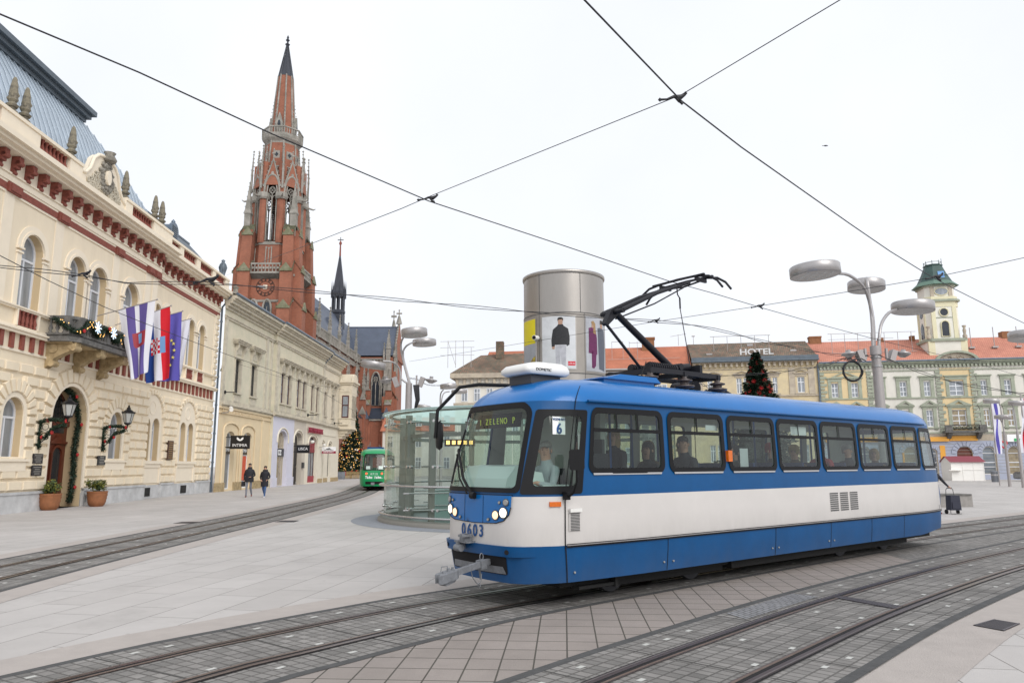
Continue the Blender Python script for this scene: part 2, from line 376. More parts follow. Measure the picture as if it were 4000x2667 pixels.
# tram
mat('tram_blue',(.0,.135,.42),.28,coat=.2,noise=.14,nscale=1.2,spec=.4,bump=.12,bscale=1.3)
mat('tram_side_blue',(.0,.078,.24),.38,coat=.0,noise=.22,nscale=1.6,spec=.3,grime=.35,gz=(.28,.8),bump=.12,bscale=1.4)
mat('letter_blue',(.0,.055,.20),.5)
mat('tram_white',(.62,.59,.565),.38,coat=.3,noise=.08,nscale=1.3,grime=.45,gz=(.70,1.15),bump=.12,bscale=1.4)
mat('tram_green',(.0,.29,.09),.3,coat=.5,noise=.15,nscale=1)
mat('tram_lining',(.42,.44,.40),.6,noise=.1,nscale=2)
mat('tram_ceiling',(.45,.46,.36),.6)
mat('tram_floor',(.05,.05,.055),.7)
mat('console',(.58,.68,.66),.4)
mat('seat_blue',(.01,.035,.12),.7)
mat('pole_blue',(.005,.06,.22),.4)
mat('amber_lens',(.75,.16,.01),.25,noise=.3,nscale=30)
mat('headlight_on',(1,.95,.85),.3,emit=(1,.90,.72),estr=1.7)
mat('headlight_amber',(1,.75,.5),.3,emit=(1,.62,.34),estr=.9)
mat('lens_grey',(.30,.30,.29),.15,spec=.8)
mat('tail_red',(1,.1,.05),.3,emit=(1,.08,.03),estr=1.6)
mat('coupler_grey',(.25,.26,.28),.6,metal=.2,noise=.4,nscale=12,bump=.3)
mat('under_black',(.006,.006,.006),.8)
mat('panto_black',(.012,.012,.016),.5,spec=.3)
mat('insulator',(.06,.045,.042),.3)
mat('ac_white',(.74,.73,.70),.4)
mat('display_led',(.5,.6,.05),.5,emit=(.45,.6,.1),estr=.06)
mat('dark_grey',(.05,.05,.055),.6)
# people
mat('skin',(.48,.27,.19),.55)
mat('hair_dark',(.02,.014,.010),.6)
mat('hair_blond',(.32,.20,.09),.6)
mat('hair_grey',(.22,.21,.20),.6)
mat('coat_black',(.014,.014,.020),.75,bump=.5,bscale=14)
mat('jeans_grey',(.22,.23,.27),.8,noise=.3,nscale=6)
mat('jeans_blue',(.06,.12,.27),.8,noise=.3,nscale=6)
mat('shoe_red',(.17,.035,.02),.6)
mat('shoe_white',(.75,.75,.78),.6)
mat('hoodie',(.36,.42,.44),.9,noise=.15,nscale=20)
mat('jacket_olive',(.06,.06,.045),.9)
mat('jacket_red',(.26,.02,.03),.9)
mat('hat_red',(.25,.012,.015),.9)
mat('hat_tan',(.38,.27,.10),.9,noise=.3,nscale=20)
mat('jacket_brown',(.12,.08,.05),.9,noise=.3,nscale=8)
mat('phone',(.02,.02,.03),.2)
# flags
mat('joint_dark',(.06,.057,.053),.9)
mat('flag_white',(.70,.70,.76),.8);mat('flag_violet',(.105,.075,.27),.8);mat('flag_red',(.62,.008,.02),.8);mat('flag_blue',(.01,.05,.27),.8)
mat('flag_euro',(.10,.085,.40),.8);mat('flag_star',(.85,.75,.18),.6);mat('flag_sky',(.16,.33,.6),.8);mat('flag_gold',(.6,.3,.05),.8)
# ground
mat('pale_conc',(.42,.378,.35),.9,noise=.14,nscale=3,bump=.5,bscale=60)
mat('kerb_dark',(.085,.085,.085),.9,noise=.4,nscale=6,bump=.5)
brickmat('track_setts',(.285,.27,.255),(.195,.186,.175),(.12,.113,.104),.118,.155,.010,uv=True,offset=0.,bump=1.,noise=.35,nscale=1.1,stains=.3)
mat('stud_white',(.50,.50,.47),.6)
mat('rail_head',(.115,.085,.09),.28,metal=.75,noise=.5,nscale=7,col2=(.07,.035,.025))
mat('rail_rust',(.20,.14,.11),.5,metal=.3,noise=.4,nscale=9)
mat('rail_shine',(.32,.27,.25),.3,metal=.8,noise=.3,nscale=5)
mat('rail_groove',(.006,.005,.006),.9)
mat('grate_iron',(.10,.09,.10),.5,metal=.5)
mat('slab_blue',(.27,.28,.31),.85,noise=.25,nscale=5)
mat('far_pale',(.6,.6,.58),.9)
mat('kiosk_white',(.82,.80,.76),.6,noise=.05)
mat('kiosk_roof',(.24,.055,.075),.7)
mat('bench_stone',(.33,.31,.29),.9,noise=.3,nscale=5)
mat('trolley_cloth',(.03,.032,.05),.8)
mat('heart_red',(.6,.02,.03),.5)
mat('shop_orange',(.75,.36,.05),.6)
mat('shop_green',(.03,.4,.12),.6)
mat('fence_wood',(.42,.30,.14),.8,noise=.3,nscale=4)
mat('pot_grey',(.17,.18,.20),.7)
mat('car_dark',(.02,.025,.04),.2,coat=.6)
mat('bird_grey',(.06,.06,.07),.8)
def plaza_material():
    m=brickmat('plaza_slabs',(.475,.450,.432),(.435,.41,.392),(.20,.185,.17),1.5,.655,.007,plane='xy',rot=math.radians(-80.5),offset=.37,bump=.5,noise=.15,nscale=.32,stains=.22,rough=.85)
    return m
plaza_material()
brickmat('wedge_slabs',(.30,.262,.24),(.28,.245,.222),(.075,.068,.055),.306,.362,.008,plane='xy',rot=math.radians(4),offset=0.,bump=.8,noise=.15,nscale=1.,rough=.85,stains=.2)
# ---------------------------------------------------------------- world & light
w=bpy.data.worlds.new('World');scene.world=w;w.use_nodes=True
nt=w.node_tree;bg=nt.nodes['Background']
sky=nt.nodes.new('ShaderNodeTexSky');sky.sky_type='NISHITA';sky.sun_disc=False
SUN_EL=math.radians(38);SUN_AZ=math.radians(150)
sky.sun_elevation=SUN_EL;sky.sun_rotation=SUN_AZ;sky.air_density=1.;sky.dust_density=4.;sky.ozone_density=1.
# overcast: the clear-sky colours are almost fully scattered into an even white cloud deck
hs=nt.nodes.new('ShaderNodeHueSaturation');hs.inputs['Saturation'].default_value=.12
mx=nt.nodes.new('ShaderNodeMix');mx.data_type='RGBA';mx.inputs[0].default_value=.88
cn=nt.nodes.new('ShaderNodeTexNoise');cn.inputs['Scale'].default_value=2.2;cn.inputs['Detail'].default_value=5;ctc=nt.nodes.new('ShaderNodeTexCoord');nt.links.new(ctc.outputs['Generated'],cn.inputs['Vector'])
crp=nt.nodes.new('ShaderNodeValToRGB');crp.color_ramp.elements[0].position=.35;crp.color_ramp.elements[1].position=.7;crp.color_ramp.elements[0].color=(5.9,6.15,6.6,1);crp.color_ramp.elements[1].color=(6.6,6.78,7.1,1)
nt.links.new(cn.outputs['Fac'],crp.inputs['Fac']);nt.links.new(crp.outputs[0],mx.inputs[7])
nt.links.new(sky.outputs[0],hs.inputs['Color']);nt.links.new(hs.outputs[0],mx.inputs[6]);nt.links.new(mx.outputs[2],bg.inputs[0])
bg.inputs[1].default_value=.14
sl=bpy.data.lights.new('sun','SUN');sl.energy=1.5;sl.angle=math.radians(40);sl.color=(1,.97,.93)
so=bpy.data.objects.new('sun',sl);COL.objects.link(so);so.rotation_euler=(PI/2-SUN_EL,0,PI-SUN_AZ)
scene.view_settings.view_transform='Standard';scene.view_settings.look='None';scene.view_settings.exposure=.24;scene.view_settings.gamma=1
# ---------------------------------------------------------------- ground sheets
def sheet(name,poly,z,m):
    b=MB();tri=geometry.tessellate_polygon([[Vector((p[0],p[1],0)) for p in poly]])
    b.add([(p[0],p[1],z) for p in poly],[tuple(t) for t in tri],False)
    o=b.build(name,m);o.data.polygons[0]
    # make normals face up
    bm=bmesh.new();bm.from_mesh(o.data);bmesh.ops.recalc_face_normals(bm,faces=bm.faces)
    for f in bm.faces:
        if f.normal.z<0: f.normal_flip()
    bm.to_mesh(o.data);bm.free()
    return tag(o,kind='structure')
sheet('plaza_ground',[(-900,-120),(900,-120),(900,1200),(-900,1200)],0,'plaza_slabs')
C1=[(-7.2,-8),(-7.6,0),(-8.3,7),(-8.8,13),(-8.95,20),(-9.1,29),(-9.75,43),(-10.75,53),(-12.2,63),(-14.8,80),(-18,100)]
C2=[(-6.2,.5),(-4.9,3.6),(-3.11,6.83),(-2.4,7.82),(-1.38,9.08),(-.3,10.22),(2.5,12.65),(5.5,15.2),(8.5,17.7),(14.8,22.6),(24,29.5),(40,41)]
C3=[(-2.6,1.2),(-.5,4.25),(1.05,6.17),(2.32,7.58),(4.51,9.85),(7.8,12.9),(11.29,15.84),(17,20.6),(28,29.2),(44,41.5)]
def offs(pts,o):
    out=[]
    for i,p in enumerate(pts):
        d=(pts[min(i+1,len(pts)-1)]-pts[max(i-1,0)]).normalized();out.append(Vector((p.x+d.y*o,p.y-d.x*o,0)))
    return out
def strip(b,pts,o0,o1,z,mi,uv=True):
    a=offs(pts,o0);c=offs(pts,o1);s=0;vs=[];uvs=[];fs=[]
    for i in range(len(pts)):
        if i: s+=(pts[i]-pts[i-1]).length
        vs+= [(a[i].x,a[i].y,z),(c[i].x,c[i].y,z)];uvs+= [(s,o0),(s,o1)]
        if i: k=2*i;fs.append((k-2,k-1,k+1,k))
    b.add(vs,fs,False,mi,uvs)
def track(name,C,z,W,studs=True,kerb=.11):
    pts=catmull([(p[0],p[1],0) for p in C],.35)
    b=MB();strip(b,pts,-W,W,z,0)
    strip(b,pts,-W-kerb,-W,z+.001,1);strip(b,pts,W,W+kerb,z+.001,1)
    # transverse slab joints and light marker setts every metre
    L=0;k=0
    for i in range(1,len(pts)):
        L+=(pts[i]-pts[i-1]).length
        if L>1.:
            L-=1.;p=pts[i];d=(pts[i]-pts[i-1]).normalized();n=Vector((d.y,-d.x,0));k+=1
            if p.y>60: continue
            for o0,o1 in ((-W,-.57),(-.44,.44),(.57,W)):
                q=[p+n*o0-d*.011,p+n*o1-d*.011,p+n*o1+d*.011,p+n*o0+d*.011]
                b.add([(v.x,v.y,z+.002) for v in q],[(0,1,2,3)],False,2)
            if studs:
                for sh,offsx in ((.3,(-.84,.30)),(.64,(-.80,.80)) if k%2 else (.3,(.84,-.22))):
                    for ox in offsx:
                        c=p+n*ox+d*sh;h=.026;g=.046
                        q=[c+n*-h-d*g,c+n*h-d*g,c+n*h+d*g,c+n*-h+d*g];b.add([(v.x,v.y,z+.004) for v in q],[(0,1,2,3)],False,3)
    o=tag(b.build(name,['track_setts','kerb_dark','joint_dark','stud_white']),kind='structure')
    r=MB()
    for s in (-1,1):
        c=s*.5
        for a,e,zz,mi in ((c-.03*s,c+.04*s,.010,0),(c+.012*s,c+.030*s,.0115,1),(c-.078*s,c-.03*s,.007,2),(c-.108*s,c-.078*s,.010,3),(c-.122*s,c-.108*s,.009,0),(c+.04*s,c+.062*s,.006,2)):
            lo,hi=min(a,e),max(a,e)
            strip(r,pts,lo,hi,z+zz,mi)
    tag(r.build('tram_rails',['rail_head','rail_shine','rail_groove','rail_rust']),kind='structure')
    return pts
P1=track('tram_track_bed',C1,.006,1.12)
P2=track('tram_track_bed',C2,.008,1.02)
P3=track('tram_track_bed',C3,.012,1.02)
def pale(name,pts,o0,o1,z,m='pale_conc'):
    b=MB();strip(b,pts,o0,o1,z,0);return tag(b.build(name,m),kind='structure')
pale('concrete_band',P1,1.23,1.75,.004);pale('concrete_band',P1,-1.75,-1.23,.004)
pale('concrete_band',P2[2:],-1.72,-1.13,.004);pale('concrete_band',P3,1.13,1.75,.004)
# wedge of pink-grey slabs between the two front tracks
a=[p for p in offs(P2,1.12) if p.y<16.3 and p.x>-6];c=[p for p in offs(P3,-1.12) if p.y<15.6]
tip=Vector((8.65,15.1,0))
a=[p for p in a if p.x<8.1];c=[p for p in c if p.x<8.0]
sheet('paved_wedge',[(p.x,p.y) for p in a]+[(tip.x,tip.y)]+[(p.x,p.y) for p in reversed(c)],.0045,'wedge_slabs')
# grey setts filling the junction behind the wedge
b=MB();aa=[p for p in offs(P2,.9) if p.x>7.4];cc=[p for p in offs(P3,-.9) if p.x>7.4]
n=min(len(aa),len(cc));vs=[];uvs=[]
for i in range(n):
    j=int(i*(len(cc)-1)/(n-1));k=int(i*(len(aa)-1)/(n-1))
    vs+=[(aa[k].x,aa[k].y,.0058),(cc[j].x,cc[j].y,.0058)];uvs+=[(i*.35,0),(i*.35,(aa[k]-cc[j]).length)]
b.add(vs,[(2*i,2*i+1,2*i+3,2*i+2) for i in range(n-1)],False,0,uvs);tag(b.build('junction_paving','track_setts'),kind='structure')
# bluish slab ring at the foot of the pavilion
b=MB();b.add([(.6+6.05*math.cos(2*PI*k/64),25.9+6.05*math.sin(2*PI*k/64),.0052) for k in range(64)],[tuple(range(64))]);tag(b.build('pavilion_apron','slab_blue'),kind='structure')
# pale repaired setts beside the right-hand track
b=MB();q=[G(2000+x/1.176,2000+y/1.176) for x,y in [(985,470),(1075,497),(1405,392),(1290,378)]]
b.add([(v.x,v.y,.0165) for v in q],[(0,1,2,3)],False,0,[(0,0),(.6,0),(.6,3),(0,3)]);
brickmat('repair_setts',(.26,.26,.27),(.21,.21,.22),(.10,.10,.10),.2,.12,.012,uv=True,offset=.5,bump=1.)
tag(b.build('repaired_paving','repair_setts'),kind='structure')
# square drain grate in the plaza, slot drain between the rails, flat hatch covers
def grate(name,cs,label,nb,z=.014):
    cs=[Vector((p.x,p.y,0)) for p in cs];b=MB()
    mid=sum(cs,Vector())/4
    t=thing(name,label,'drain grate',(mid.x,mid.y,0))
    def L(u,v): return (cs[0]*(1-u)+cs[1]*u)*(1-v)+(cs[3]*(1-u)+cs[2]*u)*v-mid
    f=MB();f.add([(*L(0,0).xy,z-.004),(*L(1,0).xy,z-.004),(*L(1,1).xy,z-.004),(*L(0,1).xy,z-.004)],[(0,1,2,3)]);f.build('sump','rail_groove',t)
    for k in range(nb+1):
        u=k/nb*.94
        q=[L(u,0),L(u+.05 if nb<14 else u+.035,0),L(u+.05 if nb<14 else u+.035,1),L(u,1)]
        b.add([(v.x,v.y,z) for v in q]+[(v.x,v.y,z-.01) for v in q],[(0,1,2,3),(0,4,5,1),(2,6,7,3)])
    for v0,v1 in ((0,.07),(.93,1.)):
        q=[L(0,v0),L(1,v0),L(1,v1),L(0,v1)];b.add([(v.x,v.y,z+.001) for v in q],[(0,1,2,3)])
    b.build('bars','grate_iron',t)
gs=lambda l:[G(2000+x/1.176,2000+y/1.176) for x,y in l]
grate('drain_grate',gs([(2120,522),(2215,495),(2335,515),(2260,548)]),'square iron drain grate in the pale plaza slabs at the lower right','' and 0 or 11)
g=gs([(1480,398),(1515,392),(1800,440),(1770,452)])
for x,y,l in ((731,2041,'flat metal cover in the pavement left of the far track'),(1122,2036,'flat metal cover in the square right of the far track')):
    q=G(x,y);grate('drain_cover',[q+Vector((-.3,-.3,0)),q+Vector((.3,-.3,0)),q+Vector((.3,.3,0)),q+Vector((-.3,.3,0))],l,9)
grate('drain_grate',[g[0],g[3],g[2],g[1]],'long slotted iron drain set across the right-hand track between the rails',22,.024)
# ---------------------------------------------------------------- shared facade helpers (local frame: x along facade, -y towards the street, z up)
def facade_root(name,label,cat,A,B,group=None):
    d=(B-A).normalized();return thing(name,label,cat,(A.x,A.y,0),math.atan2(d.y,d.x),group)
def opening_reveal(b,poly,y0,y1,mi=None):
    n=len(poly);vs=[(p[0],y0,p[1]) for p in poly]+[(p[0],y1,p[1]) for p in poly]
    b.add(vs,[(k,n+k,n+(k+1)%n,(k+1)%n) for k in range(n)],False,mi)
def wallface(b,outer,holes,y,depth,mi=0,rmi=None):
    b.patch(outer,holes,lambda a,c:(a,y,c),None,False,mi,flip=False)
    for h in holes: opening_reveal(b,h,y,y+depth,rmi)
def inset(poly,t):
    cx=sum(p[0] for p in poly)/len(poly)
    xs=[p[0] for p in poly];zs=[p[1] for p in poly];x0,x1,z0,z1=min(xs),max(xs),min(zs),max(zs);cz=(z0+z1)/2;cx=(x0+x1)/2
    sx=(x1-x0-2*t)/(x1-x0);sz=(z1-z0-2*t)/(z1-z0)
    return [(cx+(p[0]-cx)*sx,cz+(p[1]-cz)*sz) for p in poly]
def window(parent,poly,y,frame='white_frame',glass='curtain_glass',bars_h=(),bars_v=(),fw=.07,bw=.05,name='window'):
    xs=[p[0] for p in poly];zs=[p[1] for p in poly];x0,x1,z0,z1=min(xs),max(xs),min(zs),max(zs)
    b=MB();b.prism(poly,y,y+.07,'xz',holes=[inset(poly,fw)])
    for z in bars_h: b.box(x0+fw,x1-fw,y+.005,y+.06,z-bw/2,z+bw/2)
    for v in bars_v:
        x,a,c=(v if isinstance(v,tuple) else (v,z0+fw,z1-fw));b.box(x-bw/2,x+bw/2,y+.01,y+.055,a,c)
    w_=b.build(name,frame,parent)
    p=MB();p.patch(poly,[],lambda a,c:(a,y+.045,c),None,False);p.build('pane',glass,w_)
    return w_
def archring(b,c,zs,r0,r1,y0,y1,a0=0,a1=PI,n=14,mi=None):
    vs=[];fs=[]
    for k in range(n+1):
        t=a0+(a1-a0)*k/n
        for r in (r0,r1):
            for y in (y0,y1): vs.append((c+r*math.cos(t),y,zs+r*math.sin(t)))
    for k in range(n):
        o=4*k;fs+=[(o,o+2,o+6,o+4),(o,o+4,o+5,o+1),(o+2,o+3,o+7,o+6)]
    fs+=[(0,1,3,2),(4*n,4*n+2,4*n+3,4*n+1)]
    b.add(vs,fs,False,mi)
def baluster(b,x,y,z0,z1,r=.07,n=8,mi=None):
    h=z1-z0
    b.lathe([(r*.9,0),(r*.9,h*.08),(r*.45,h*.14),(r*1.05,h*.36),(r*.5,h*.62),(r*.42,h*.78),(r*.85,h*.9),(r*.85,h)],(x,y,z0),n,True,mi)
# ---------------------------------------------------------------- the ornate palace on the left
PA=G(0,1180.7*D);PB=G(490*D,1130*D)
pal=facade_root('palace','ornate cream two-storey palace with red cornice brackets, arched windows and a grey metal mansard roof','building',PA,PB)
U0_,U1_,UR=-7.5,22.95,11.95      # left end, right end, edge of the projecting centre
YR,YS=0.,.38                     # facade planes of the centre and of the right wing
gw=[(-6.6,-5.1),(-3.6,-2.1),(-.55,.75),(7.75,9.15)]          # ground windows of the centre
ground_holes=[archp(a,c,2.1,3.85) for a,c in gw];door_hole=archp(2.72,5.62,0.02,3.9)
up_holes=[archp(-6.2,-4.8,8.06,10.42),archp(-.47,.98,8.06,10.42),archp(2.9,4.28,8.12,10.50),archp(4.78,6.3,8.12,10.45),archp(8.05,9.68,8.06,10.44)]
wall=MB()
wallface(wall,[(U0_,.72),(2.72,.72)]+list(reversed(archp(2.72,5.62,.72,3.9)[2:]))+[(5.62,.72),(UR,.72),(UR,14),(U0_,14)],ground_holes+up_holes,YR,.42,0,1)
wall.box(2.72,5.62,YR+.42,YR+.5,0,6,1) if False else None
gp=[(12.35,13.15),(13.4,14.3),(17.35,18.3),(18.62,19.55)]
sw_ground=[archp(a,c,2.1,4.05) for a,c in ((12.25,13.2),(13.45,14.4),(17.4,18.35),(18.7,19.65))]
sw_up=[archp(a,c,8.18,10.55) for a,c in ((12.35,13.4),(13.75,14.8),(17.45,18.65),(19.3,20.5))]
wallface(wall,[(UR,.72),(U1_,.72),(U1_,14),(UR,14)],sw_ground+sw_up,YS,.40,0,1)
wall.add([(UR,YR,.72),(UR,YS,.72),(UR,YS,14),(UR,YR,14)],[(0,1,2,3)])
wall.add([(U1_,YS,0),(U1_,9,0),(U1_,9,14),(U1_,YS,14)],[(0,1,2,3)]);wall.add([(U0_,YR,0),(U0_,9,0),(U0_,9,14),(U0_,YR,14)],[(3,2,1,0)])
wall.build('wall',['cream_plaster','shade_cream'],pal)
# plinth
b=MB()
for a,c,y in ((U0_,2.6,YR-.1),(5.74,UR+.1,YR-.1)): b.box(a,c,y,y+.12,-.02,.78);b.box(a,c,y-.04,y+.12,.7,.8)
for a,c in ((14.95,16.75),(20.5,22.95)): b.box(a,c,YS-.12,YS+.02,-.02,.8);b.box(a,c,YS-.16,YS,.72,.82)
for a,c in ((12.05,14.95),(16.75,20.5)): b.box(a,c,YS-.03,YS+.05,-.02,.74)
for x in (-5,-2.5,0,7.5,9,10.5): b.box(x,x+.015,YR-.104,YR-.09,0,.7)
b.build('plinth','plinth_stone',pal)
for a,c in ((12.75,13.75),(18.1,19.0)):
    g=MB();g.box(a,c,YS-.05,YS-.02,.12,.6);gr=g.build('basement_grille','black_iron',pal)
# rusticated blocks with voussoirs
rb=MB();rowh=.463
def arches_near(u,z,L):
    for c,zs,R,z0 in L:
        if abs(u-c)<R and z>z0 and (z<zs or math.hypot(u-c,z-zs)<R): return True
    return False
cen=[((a+c)/2,3.85,1.42,2.05) for a,c in gw]+[(4.17,3.9,2.25,.0)]
win=[(12.83,4.62,1.72,.6),(14.0,4.62,1.72,.6),(18.5,4.62,1.72,.6)]
def blocks(ua,ub,y,L,bw,zmax=6.25):
    r=0;z=.82
    while z+rowh<=zmax+.02:
        x=ua-(bw/2 if r%2 else 0)
        while x<ub:
            x0=max(x,ua)+.024;x1=min(x+bw,ub)-.024
            # clip the block against arch openings by sampling
            if x1-x0>.12:
                n=8;ok=[not arches_near(x0+(x1-x0)*(k+.5)/n,z+rowh/2,L) for k in range(n)]
                k=0
                while k<n:
                    if ok[k]:
                        j=k
                        while j<n and ok[j]: j+=1
                        q0=x0+(x1-x0)*k/n;q1=x0+(x1-x0)*j/n
                        if q1-q0>.1: rb.taper(q0,q1,y-.11,y+.01,z+.028,z+rowh-.028,.05)
                        k=j
                    else: k+=1
            x+=bw
        z+=rowh;r+=1
blocks(U0_,UR,YR,cen,.95)
blocks(UR+.02,U1_,YS,[(13.33,4.55,1.62,.6),(18.52,4.55,1.62,.6)],.86)
def vouss(c,zs,r0,r1,y,n,a0=0.,a1=PI):
    for k in range(n):
        t0=a0+(a1-a0)*(k+.07)/n;t1=a0+(a1-a0)*(k+.93)/n;vs=[]
        for yy,sh in ((y-.13,.04),(y+.01,0)):
            for r,t in ((r0+sh,t0+sh/r1),(r1-sh,t0+sh/r1),(r1-sh,t1-sh/r1),(r0+sh,t1-sh/r1)): vs.append((c+r*math.cos(t),yy,zs+r*math.sin(t)))
        rb.add(vs,[(0,1,2,3),(0,4,5,1),(1,5,6,2),(2,6,7,3),(3,7,4,0)])
for a,c in gw: vouss((a+c)/2,3.85,.86,1.42,YR,11)
vouss(4.17,3.9,1.6,2.25,YR,13)
for c in (13.33,18.52): vouss(c,4.55,1.3,1.62,YS,13)
# jamb quoins beside the windows
for c,zs,R,z0 in cen:
    inn=.86 if R<2 else 1.6
    z=z0 if z0>.8 else .82
    k=0
    while z<zs-.1:
        e=R-(.0 if k%2 else .0)
        for s in (-1,1):
            q=sorted((c+s*inn,c+s*(R-.0)));rb.taper(q[0],q[1],YR-.115,YR+.01,z+.028,min(z+rowh,zs)-.028,.05)
        z+=rowh;k+=1
rb.build('rusticated_blocks','cream_plaster',pal)
# smooth door and window surrounds
b=MB()
for a,c in gw:
    m_=(a+c)/2;archring(b,m_,3.85,.66,.86,YR-.05,YR+.03);b.box(m_-.86,m_-.66,YR-.05,YR+.03,2.1,3.85);b.box(m_+.66,m_+.86,YR-.05,YR+.03,2.1,3.85)
    b.box(m_-1.,m_+1.,YR-.12,YR+.02,1.62,2.0);b.box(m_-1.15,m_+1.15,YR-.18,YR+.02,2.0,2.1)
archring(b,4.17,3.9,1.45,1.6,YR-.06,YR+.03);b.box(2.57,2.72,YR-.06,YR+.03,.82,3.9);b.box(5.62,5.77,YR-.06,YR+.03,.82,3.9)
for c in (13.33,18.52):
    b.prism([(c-1.3,2.05),(c+1.3,2.05)]+[(c+1.3*math.cos(PI*k/14),4.55+1.3*math.sin(PI*k/14)) for k in range(15)],YS-.03,YS+.01,'xz',holes=[archp(c-1.09,c-.13,2.1,4.05),archp(c+.12,c+1.08,2.1,4.05)])
    archring(b,c,5.1,.34,.42,YS-.05,YS,0,2*PI,20);b.box(c-1.55,c+1.55,YS-.16,YS+.01,1.92,2.1);b.box(c-1.4,c+1.4,YS-.1,YS+.01,1.72,1.92)
    b.box(c-1.4,c+1.4,YS-.05,YS+.01,.85,1.72)
    for s in (-1,1): b.box(c+s*1.42-.1,c+s*1.42+.1,YS-.12,YS,.82,1.72)
b.build('window_surrounds','cream_trim',pal)
# string course, red dentils, sill band
b=MB();rd=MB()
for a,c,y in ((U0_,UR+.12,YR),(UR+.12,U1_+.1,YS)):
    b.box(a,c,y-.06,y+.02,6.27,6.37);b.box(a,c,y-.20,y+.02,6.98,7.1);b.box(a,c,y-.27,y+.02,7.1,7.17);b.box(a,c,y-.1,y+.02,7.17,7.3)
    b.box(a,c,y-.13,y+.02,7.93,8.03);b.box(a,c,y-.18,y+.02,8.0,8.06)
    x=a+.25
    while x<c-.2:
        rd.box(x,x+.2,y-.11,y,6.37,6.98);x+=.66
b2=b
def balpanel(a,c,y,z0=7.32,z1=7.93,n=5):
    rd.box(a,c,y-.012,y,z0,z1)
    for k in range(n): baluster(rd,a+(c-a)*(k+.5)/n,y-.06,z0,z1,.08,7)
    b2.box(a-.08,a,y-.14,y,z0-.02,z1);b2.box(c,c+.08,y-.14,y,z0-.02,z1)
balpanel(-.42,.93,YR);balpanel(-6.2,-4.85,YR);balpanel(8.1,9.6,YR)
for a,c in ((12.4,13.3),(13.85,14.75),(17.5,18.6),(19.35,20.4)): balpanel(a,c,YS)
# upper window surrounds: imposts, arch mouldings, pilasters
def upwin(h,y,zs):
    a,c=h[0][0],h[1][0];m_=(a+c)/2;r=(c-a)/2
    archring(b,m_,zs,r+.02,r+.14,y-.09,y+.02);archring(b,m_,zs,r+.14,r+.36,y-.055,y+.02)
    for s in (-1,1):
        q=sorted((m_+s*(r+.02),m_+s*(r+.3)));b.box(q[0],q[1],y-.05,y+.02,8.06,zs-.25);b.box(q[0]-.04,q[1]+.04,y-.10,y+.02,zs-.25,zs-.17);b.box(q[0]-.06,q[1]+.06,y-.12,y+.02,zs-.08,zs)
for h in up_holes: upwin(h,YR,h[2][1])
for h in sw_up: upwin(h,YS,h[2][1])
for a,c,y in ((-4.4,-1.75,YR),(-1.75,1.6,YR),(1.75,6.75,YR),(6.9,10.3,YR),(10.45,UR-.02,YR)):
    pass
for x,y in ((-7.3,YR),(-1.9,YR),(1.62,YR),(6.72,YR),(10.32,YR),(11.25,YR),(22.2,YS)):
    b.box(x,x+.62,y-.035,y+.02,8.1,12.3)
for a,c,y in ((U0_,UR+.14,YR),(UR+.14,U1_+.1,YS)):
    b.box(a,c,y-.05,y+.02,12.25,12.34);b.box(a,c,y-.06,y+.02,12.62,12.72);b.box(a,c,y-.10,y+.02,12.72,12.98);b.box(a,c,y-.16,y+.02,12.98,13.05)
    b.box(a,c,y-.08,y+.02,13.05,13.72)
    # cornice
    b.box(a-.5 if a<0 else a,c+(.25 if y==YS else .45),y-.55,y+.3,13.72,13.84);b.box(a-.6 if a<0 else a,c+(.35 if y==YS else .6),y-.75,y+.3,13.84,13.98);b.box(a-.7 if a<0 else a,c+(.45 if y==YS else .72),y-.92,y+.4,13.98,14.2)
    # red moulded band and frieze blocks
    rd.box(a,c,y-.07,y+.01,12.34,12.62)
    x=a+.4;k=0
    while x<c-.2:
        for yy,zz,hh,dd in ((y-.40,13.42,.28,.38),(y-.30,13.24,.2,.28),(y-.16,13.08,.18,.15)):
            rd.box(x,x+.28,yy,y,zz,zz+hh)
        rd.cyl((x,y-.34,13.45),(x+.28,y-.34,13.45),.11,n=8);rd.cyl((x+.03,y-.15,13.08),(x+.25,y-.15,13.08),.08,n=8)
        x+=.88
for x,y in ((-1.75,YR),(1.72,YR),(6.85,YR),(10.4,YR),(11.3,YR)): rd.box(x-.1,x+.75,y-.15,y,12.30,12.68);rd.box(x,x+.65,y-.19,y-.1,12.36,12.62)
# parapet with red baluster panels
def parapet(a,c,y,panels):
    b.box(a,c,y-.25,y+.1,14.2,14.3);b.box(a,c,y-.32,y+.16,14.98,15.12)
    xs=[a]+[v for p in panels for v in p]+[c]
    for k in range(0,len(xs),2): b.box(xs[k],xs[k+1],y-.27,y+.12,14.3,14.98)
    for p,q in panels:
        rd.box(p,q,y+.02,y+.06,14.3,14.98);n=int((q-p)/.27)
        for k in range(n): baluster(rd,p+(q-p)*(k+.5)/n,y-.1,14.3,14.98,.10,7)
parapet(U0_-.1,2.25,YR-.3,[(-6.6,-3.4),(-.95,1.25)])
parapet(6.35,UR+.1,YR-.3,[(7.1,9.6)])
parapet(UR+.1,U1_+.1,YS-.3,[(12.7,14.2),(14.75,16.9),(17.5,19.8),(20.35,22.3)])
